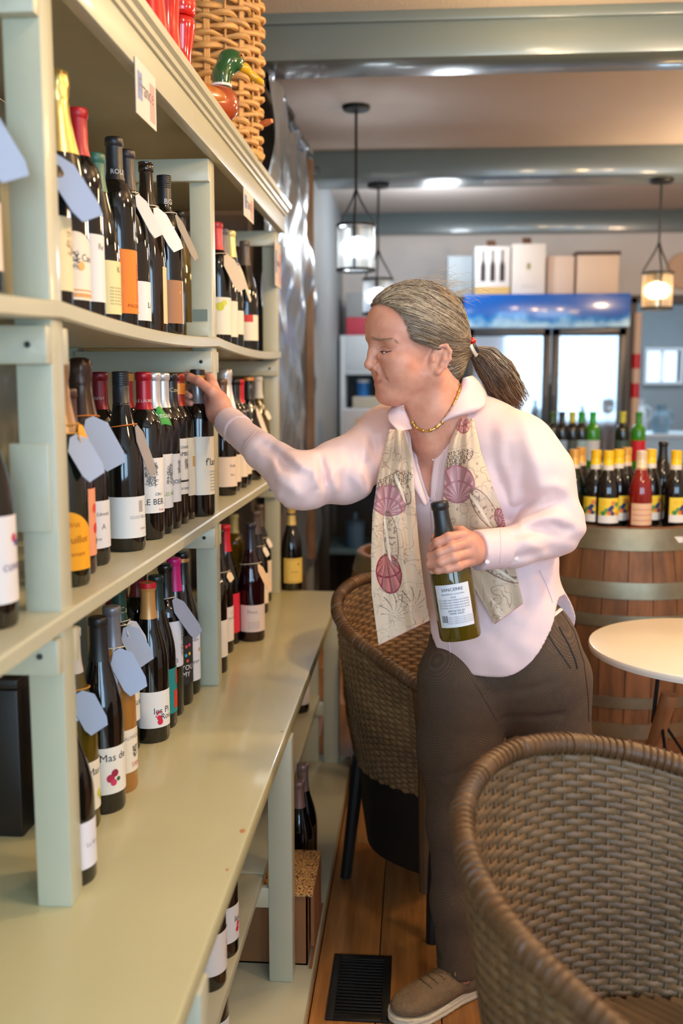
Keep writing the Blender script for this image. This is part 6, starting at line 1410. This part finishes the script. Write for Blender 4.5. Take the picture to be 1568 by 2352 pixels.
f1 = lambda u, t: .010*np.exp(-((u-.62-.05*t)/.10)**2)*(.4+t)+.008*np.exp(-((u-.12)/.12)**2)+.004*np.sin(u*14+t*3)
panel([(892, 985), (878, 1050), (866, 1110), (856, 1180), (852, 1270), (853, 1360), (862, 1430), (869, 1481)], [(930, 990), (946, 1050), (950, 1110), (955, 1180), (962, 1260), (972, 1340), (986, 1424)], 420, 120, f1, 2.03, .75, 2.13)
f2 = lambda u, t: .012*np.exp(-((u-.55)/.14)**2)*(1-t)+.006*np.exp(-((u-.15)/.12)**2)+.004*np.sin(u*9+t*5)
panel([(1058, 962), (1036, 1010), (1022, 1080), (1018, 1150), (1030, 1230), (1060, 1300), (1095, 1360), (1136, 1432)], [(1086, 962), (1104, 1040), (1128, 1110), (1155, 1180), (1168, 1240), (1182, 1300), (1201, 1384)], 420, 150, f2, 2.03, .35, 2.13)
# ---- necklace
GOLD = mat('gold', C(206, 158, 84), .28, metal=.85)
nk = empty('necklace'); nk.parent = person; nk.matrix_parent_inverse = Matrix.Translation(-Vector(person.location))
E0 = edge([(1056, 886), (1046, 915), (1034, 942), (1016, 968), (1000, 982), (984, 989), (968, 988), (955, 980), (948, 966)], np.linspace(0, 1, 46))
NP = [h for h in (hit(T_bd, x, y, .003) for x, y in E0) if h]
for i, h in enumerate(NP):
    if i % 4 == 0: sub('bead', MB().sphere((0, 0, 0), .0042, 10).mesh('bead'), GOLD, nk, loc=h)
sub('chain', MB().tube(NP, .0024, 8).mesh('chain'), GOLD, nk)
# ---- hair
def hx(y, z):
    return np.interp(z, [-.075, -.045, -.012, .002, .012, .030, .054, .075, .088, .10], [-.060, -.030, -.022, .010, .044, .053, .062, .076, .088, .10])+np.where(z > .035, .012*np.clip(1-np.abs(y)/.06, 0, 1), 0)
def haircap(q):
    d = sd_ell(q, (.000, 0, .040), (.1035, .0835, .0945))
    d = smin(d, sd_ell(q, (.045, 0, .062), (.052, .058, .046)), .03)
    d = smin(d, sd_caps(q, v3(-.055, 0, .01), v3(-.112, 0, .0), .055, .019), .03)
    d = smin(d, sd_ell(q, (-.062, 0, -.035), (.035, .050, .042)), .03)
    return d
def hair_vol(q):
    d = haircap(q); k = (q[:, 0]-hx(q[:, 1], q[:, 2])).astype(np.float32)
    d = smax(d, k*.8, .012); d = smax(d, -.088-q[:, 2], .02)
    return d+.0010*np.sin(q[:, 2]*260+q[:, 0]*90+np.abs(q[:, 1])*200)
def hmat(name, c, c2): return mat(name, c, .34, noise=(40, .4), col2=c2, spec=.5)
HM = [hmat('hair_silver_lit', C(206, 188, 160), C(174, 154, 126)), hmat('hair_grey', C(156, 144, 128), C(126, 114, 100)), hmat('hair_brown', C(130, 106, 80), C(100, 78, 58)), hmat('hair_dark', C(98, 76, 58), C(68, 52, 40)), hmat('hair_chestnut', C(126, 90, 60), C(92, 64, 42))]  # silver tone includes warm light on the crown, painted into the colour
hair = empty('hair'); hair.parent = person; hair.matrix_parent_inverse = Matrix.Translation(-Vector(person.location))
V3, Q3 = polyize(hair_vol, (-.15, -.10, -.10), (.12, .10, .15), .0026)
sub('hair_cap', np_mesh('hair_cap', toW(V3), Q3), HM[2], hair)
TIE = np.array((-.116, 0., .0))
def grad_proj(P, it=4, lev=0.):
    sh = P.shape; P = P.reshape(-1, 3).astype(np.float32)
    for _ in range(it):
        d = haircap(P)-lev; e = .002; g = np.stack([haircap(P+v3(*(e*np.eye(3)[k])))-haircap(P-v3(*(e*np.eye(3)[k]))) for k in range(3)], 1)/(2*e); g /= np.maximum(np.linalg.norm(g, axis=1, keepdims=True), 1e-4); P = P-g*d[:, None]
    return P.reshape(sh)
def tubes_np(paths, R, sides):
    n, m, _ = paths.shape; t = np.gradient(paths, axis=1); t /= np.maximum(np.linalg.norm(t, axis=2, keepdims=True), 1e-9)
    a = np.cross(t, np.array((.31, .52, .79))); a /= np.maximum(np.linalg.norm(a, axis=2, keepdims=True), 1e-9); b = np.cross(t, a); th = 2*np.pi*np.arange(sides)/sides
    V_ = paths[:, :, None, :]+R[:, :, None, None]*(a[:, :, None, :]*np.cos(th)[None, None, :, None]+b[:, :, None, :]*np.sin(th)[None, None, :, None])
    i = np.arange(m-1)[:, None]*sides; k = np.arange(sides)[None]; f = np.stack([i+k, i+(k+1) % sides, i+sides+(k+1) % sides, i+sides+k], -1).reshape(-1, 4)
    return V_.reshape(-1, 3), (f[None]+(np.arange(n)*m*sides)[:, None, None]).reshape(-1, 4)
def strands(paths, rad, pick, name, sides=4):
    m = paths.shape[1]; R = rad[:, None]*np.interp(np.linspace(0, 1, m), [0, .12, .85, 1], [.35, 1, .9, .3])[None]
    for i in range(len(HM)):
        k = np.asarray(pick) == i
        if k.any():
            v, f = tubes_np(paths[k], R[k], sides); sub(name, np_mesh(name, v, f), HM[i], hair, kind='stuff')
N = 4200
zz = rs_.uniform(-.075, .125, N*3); yy = rs_.uniform(-.085, .085, N*3); st = np.stack([hx(yy, zz)+.005-.035*rs_.random(N*3)**1.5, yy, zz], 1)
# start points: along the hairline and scattered over the crown
cr_ = rs_.normal(size=(N, 3)); cr_ = cr_/np.linalg.norm(cr_, axis=1, keepdims=True)*np.array((.10, .083, .094))+np.array((0, 0, .04)); st = np.concatenate([st, cr_]); st = grad_proj(st, 5)
ok = (st[:, 0] < hx(st[:, 1], st[:, 2])+.003) & (st[:, 2] > -.085) & (st[:, 1] > -.06); st = st[ok][:7000]
M_ = 16; t = np.linspace(0, 1, M_)[None, :, None]; mid_ = st[:, None, :]*(1-t)+TIE*t
lift = np.sin(np.pi*t)*np.array((0, 0, .0)); P = grad_proj(mid_+lift, 6)
P[:, -3:] = P[:, -3:]*.5+(st[:, None, :]*(1-t)+TIE*t)[:, -3:]*.5
off = (rs_.random(len(P))*.0030-.0005)[:, None, None]; cen = np.array((-.01, 0, .03)); nd = P-cen; nd /= np.linalg.norm(nd, axis=2, keepdims=True)
wav = .0016*np.sin(t*(9+6*rs_.random(len(P)))[:, None, None]+rs_.random(len(P))[:, None, None]*6); P = P+nd*(off+wav*.5); P[..., 2] += wav[..., 0]*.8
zs = st[:, 2]+.028*rs_.normal(size=len(st)); fr_ = st[:, 0]
pick = np.where(zs > .068, np.where(rs_.random(len(st)) < .65, 0, 2), np.where(zs > .015, np.where(rs_.random(len(st)) < .55, 1, np.where(rs_.random(len(st)) < .5, 2, 3)), np.where(rs_.random(len(st)) < .2, 1, np.where(rs_.random(len(st)) < .45, 2, 3))))  # more pale strands on top: silver hair plus painted warm highlight
pick = np.where(rs_.random(len(st)) < .12, 0, pick); pick = np.where(rs_.random(len(st)) < .12, 2, pick)
strands(toW(P.reshape(-1, 3)).reshape(P.shape), .0003+.00055*rs_.random(len(P)), pick, 'strands', 3)
# ponytail
K = 1100; ctr = [W(1084, 803, 2.155), W(1112, 822, 2.16), W(1148, 868, 2.17), W(1192, 930, 2.19)]
spr = np.array((.010, .030, .040, .030)); ang = rs_.uniform(0, 2*math.pi, K); rad_ = np.sqrt(rs_.random(K)); axu = np.array((.55, .1, .8)); axv = UF
M_ = 18; tt = np.linspace(0, 1, M_); PT = np.zeros((K, M_, 3)); ln = .72+.34*rs_.random(K)
for k in range(K):
    q_ = np.clip(tt*ln[k], 0, 1.05); c = np.stack([np.interp(q_, [0, .25, .6, 1, 1.05], [w_[i] for w_ in ctr]+[ctr[3][i]+(ctr[3][i]-ctr[2][i])*.12]) for i in range(3)], 1); s_ = np.interp(q_, [0, .25, .6, 1], spr)
    PT[k] = c+(np.cos(ang[k])*rad_[k]*s_)[:, None]*np.array((.62*ca, .62*sa, .78))+(np.sin(ang[k])*rad_[k]*s_)[:, None]*axv*.8
    PT[k] += (.0055*np.sin(tt*10+rs_.random()*6)*tt)[:, None]*np.array((.5, .3, .8))
up_ = np.cos(ang)*rad_
pick = np.where(up_ > .35, np.where(rs_.random(K) < .6, 4, 0), np.where(up_ > -.2, np.where(rs_.random(K) < .2, 1, 4), np.where(rs_.random(K) < .5, 3, 4)))
strands(PT, .0004+.0007*rs_.random(K), pick, 'ponytail', 3)
# flyaways
K = 90; an = rs_.uniform(-.3, 1.2, K); FW = np.zeros((K, 10, 3))
for k in range(K):
    s0 = grad_proj(np.array([[.06-.16*rs_.random(), .05*rs_.normal()*.6, .12]]), 6)[0]; dr_ = np.array((-.05-.04*rs_.random(), .01*rs_.normal(), .012*rs_.normal())); n0 = (s0-cen)/np.linalg.norm(s0-cen)
    tt2 = np.linspace(0, 1, 10)[:, None]; FW[k] = s0+dr_*tt2*(.4+.8*rs_.random())+n0*(.006+.010*rs_.random())*np.sin(tt2*math.pi*(.6+.4*rs_.random()))+.002*np.sin(tt2*8+k)
strands(toW(FW.reshape(-1, 3)).reshape(FW.shape), np.full(K, .00038), np.zeros(K, int), 'flyaways', 3)
# hair clip
clip = empty('hair_clip'); clip.parent = person; clip.matrix_parent_inverse = Matrix.Translation(-Vector(person.location))
sub('bead', MB().sphere(tuple(W(1085, 783, 2.125)), .0075, 14).mesh('bead'), mat('bead_red', C(214, 30, 24), .15, coat=.6), clip)
sub('bar', MB().tube([tuple(W(1081, 792, 2.115)), tuple(W(1086, 803, 2.113)), tuple(W(1094, 817, 2.118))], .0058, 10, flat=.5).mesh('bar'), mat('clip_silver', C(206, 200, 190), .3, metal=.6), clip)
sub('bar', MB().tube([tuple(W(1088, 790, 2.118)), tuple(W(1094, 800, 2.116)), tuple(W(1097, 810, 2.12))], .0045, 10, flat=.5).mesh('bar'), mat('clip_navy', C(24, 26, 44), .3), clip)
sub('band', MB().tube([tuple(W(1083, 803, 2.155)+.0135*(math.cos(a)*np.array((0, 0, 1))+math.sin(a)*UF)) for a in [2*math.pi*k/20 for k in range(20)]], .0055, 8, closed=True).mesh('band'), mat('band_black', C(16, 14, 14), .7), clip)
# ---- brows, lashes
BROW = mat('brow_hair', C(164, 122, 92), .6); LASH = mat('lash', C(44, 28, 22), .6)
def headpt(x, y, z): return Vector(toW(np.array([(x, y, z)]))[0])
def on_heads(P, off):
    P = np.asarray(P, np.float32); off = np.asarray(off, np.float32); e = .001
    for _ in range(6):
        d = head(P); g = np.stack([head(P+v3(*(e*np.eye(3)[k])))-head(P-v3(*(e*np.eye(3)[k]))) for k in range(3)], 1); g /= np.maximum(np.linalg.norm(g, axis=1, keepdims=True), 1e-9); P = (P-g*(d-off)[:, None]).astype(np.float32)
    return [Vector(q) for q in toW(P.astype(float))]
for s in (-1, 1):
    b = MB(); A_, C_ = [], []
    for k in range(90):
        u = k/89; x = .103-.030*u; y = (.010+.040*u); z = .0205-.0095*u+.0035*math.sin(u*3.1)+.0018*rs_.normal()*(1-.5*u)
        A_.append((x, s*y, z)); C_.append((x-.005, s*(y+.0065), z+.0012-.004*u))
    A_ = on_heads(A_, [.0003]*90); C_ = on_heads(C_, [.0006]*90)
    for p_, q_ in zip(A_, C_): b.tube([p_, p_.lerp(q_, .5), q_], [.00042, .00042, .0002], 4)
    sub('eyebrow', b.mesh('eyebrow'), BROW, bodyo, kind='stuff')
    sub('lashes', MB().tube(on_heads([(.093-.018*(k/9)**1.3, s*(.0205+.026*k/9), -.0082+.0010*math.sin(math.pi*k/9)-.002*(k/9)) for k in range(10)], [.0005]*10), [.0005+.0007*math.sin(math.pi*k/9) for k in range(10)], 6).mesh('lashes'), LASH, bodyo)
    e_ = on_heads([(.088, s*.0315, -.0106), (.0895, s*.0285, -.0104)], [-.0012, -.0008])
    ey = sub('eye', MB().sphere((0, 0, 0), 1, 14, (.0032, .0098, .0024)).mesh('eye'), mat('eye_white', C(206, 184, 172), .2, coat=.5), bodyo, loc=e_[0], rot=(0, 0, YAW+math.atan2(-math.sin(PSI)*-1, 1)+(-.35 if s > 0 else .9)))
    MB().sphere(tuple(e_[1]-e_[0]), 1, 12, (.0034, .0042, .0025)).build('iris', mat('eye_dark', C(46, 32, 26), .15, coat=.5), ey)
    sub('lid_crease', MB().tube(on_heads([(.092-.018*(k/9)**1.3, s*(.0205+.027*k/9), -.0005+.0032*math.sin(math.pi*k/9)) for k in range(10)], [-.0001]*10), .00055, 5).mesh('lid_crease'), mat('lid_line', C(166, 104, 84), .6), bodyo)
# nails
NAIL = mat('nail', C(232, 178, 160), .25, coat=.3)
for fing in (rfing[0], rfing[2], rfing[3], lfing[2], lfing[3]):
    tip, pv = fing[0][-1], fing[0][-2]; ax = (tip-pv)/np.linalg.norm(tip-pv); tc_ = -UF-ax*np.dot(-UF, ax); tc_ /= np.linalg.norm(tc_); p = tip+tc_*fing[1][-1]*.82+ax*.001; sd_ = np.cross(ax, tc_)
    v = []
    for i in range(7):
        for j in range(5):
            a = -1+2*i/6; c = -1+2*j/4; v.append(tuple(p+ax*a*.0052*math.sqrt(1-.3*c*c)+sd_*c*.0044+tc_*(.0014*(1-c*c))))
    sub('nail', MB().add(v, [(i*5+j, i*5+j+1, (i+1)*5+j+1, (i+1)*5+j) for i in range(6) for j in range(4)]).mesh('nail'), NAIL, bodyo)
# ---- shoes
KNIT = mat('knit_taupe', C(132, 108, 80), .85, noise=(60, .3), bump=(260, .5)); SOLE = mat('sole_white', C(216, 204, 180), .6); LACE = mat('lace', C(112, 92, 66), .8)
def shoe(loc, ang):
    r = empty('shoe', tuple(np.array(loc)-np.array(person.location)), ang); r.parent = person
    def up(p):
        d = sd_ell(p, (.045, 0, .058), (.046, .034, .048)); d = smin(d, sd_ell(p, (.115, 0, .050), (.075, .038, .035)), .03); d = smin(d, sd_ell(p, (.195, -.004, .040), (.070, .043, .026)), .03)
        d = smin(d, sd_caps(p, v3(.055, 0, .06), v3(.05, 0, .10), .039, .038), .02)
        d = smax(d, .022-p[:, 2], .004); d = smax(d, p[:, 2]-(.105-.25*np.maximum(0, p[:, 0]-.06)), .006) if False else smax(d, p[:, 2]-.098, .005)
        return d
    def so(p):
        w2 = np.interp(p[:, 0], [-.005, .03, .09, .15, .2, .25, .272], [.020, .034, .034, .042, .046, .036, .012]).astype(np.float32); top = np.interp(p[:, 0], [0, .06, .14, .2, .27], [.036, .034, .027, .024, .030]); bot = np.interp(p[:, 0], [0, .02, .2, .27], [.004, 0, 0, .010])
        d = np.maximum(np.abs(p[:, 1]+.004)-w2, np.maximum(p[:, 2]-top, bot-p[:, 2])); d = smax(d, np.maximum(-.006-p[:, 0], p[:, 0]-.272), .01)
        rid = .0012*np.sin(p[:, 2]*620); return smax(d, d, .004)*.8+rid*.6
    u = sdf_obj('upper', up, (-.02, -.06, .01), (.29, .06, .13), .003, KNIT, r); sdf_obj('sole', so, (-.02, -.07, -.008), (.29, .07, .045), .0025, SOLE, r)
    def top(x, y):
        z = np.linspace(.12, .02, 120); q = up(np.stack([np.full(120, x), np.full(120, y), z], 1).astype(np.float32)); k = np.argmax(q < 0); return float(z[k])+.0008
    for k in range(5):
        x = .104+.018*k; MB().tube([(x+.004*(1-abs(j)/3), .007*j, top(x, .007*j)) for j in range(-3, 4)], .0022, 6).build('lace', LACE, u)
    z0 = top(.104, 0)
    for s in (-1, 1): MB().tube([(.102, 0, z0+.003), (.108, s*.018, z0+.011), (.120, s*.032, z0-.002), (.110, s*.018, z0-.001), (.102, 0, z0+.002)], .0020, 6).build('lace_bow', LACE, u)
    return r
fx, fy, _ = onz(1112, 2264, 0.0); shoe((fx, fy, 0), math.atan2(onz(925, 2352, 0)[1]-fy, onz(925, 2352, 0)[0]-fx))
lx = W(1275, 2200, 2.30); shoe((lx[0]+.04, lx[1]+.05, 0), math.radians(215))
# ================================================================== the two bottles in her hands
bottle(GX, GYY, MZ, .34, 'bdx', 'black', ('foil', (150, 150, 150), .6, ('band', -.001, .012, (40, 36, 34), .3), ('band', .012, .030, (206, 160, 80), .6)), .232, lab(.045, .165, (228, 222, 206), 42, 60, (('t', "f'lan", 26, .56, .024, INK),)+lines(36, .08, .4, 7, .006, GREY, 'vin de pays')), 'gold and silver capsule bottle gripped by the woman on the shelf')
ax = Vector(HT0-HB0); hh = ax.length; Rq = Vector((0, 0, 1)).rotation_difference(ax.normalized()).to_euler()
GL['hold'] = mat('glass_held', C(120, 96, 20), .05, spec=.7, trans=.55)
bo = bottle(HB0[0], HB0[1], HB0[2], hh, 'bur', 'hold', ('foil', (24, 24, 26), 0), .215, lab(.032, .125, (222, 222, 228), -4, 50, (('t', 'SANCERRE', 0, .88, .0085, INK), ('t', 'Appellation controlee', 0, .78, .005, GREY), ('t', '2018', 0, .70, .005, GREY))+lines(0, .46, .64, 4, .0042, (90, 90, 96), 'Dry white wine chilled and served')+(('t', 'IMPORTED BY', 4, .38, .005, INK), ('t', 'WINE SALES', 4, .32, .005, INK))+lines(12, .1, .24, 4, .004, (150, 150, 156), 'contains sulfites product of France')+tuple(('r', -40+k*2.2, -40+k*2.2+(.8 if k % 3 else 1.5), .12, .28, INK) for k in range(8))), 'olive green white wine bottle with a back label held by the woman', tilt=Rq)
bo.scale = (1.06, 1.06, 1)
MB().lathe([(0, .006), (.036, .006), (.0375, .012), (.0375, .16), (.034, .172), (0, .172)], 28).build('wine', mat('white_wine', C(90, 70, 12), .2, trans=.2), bo)
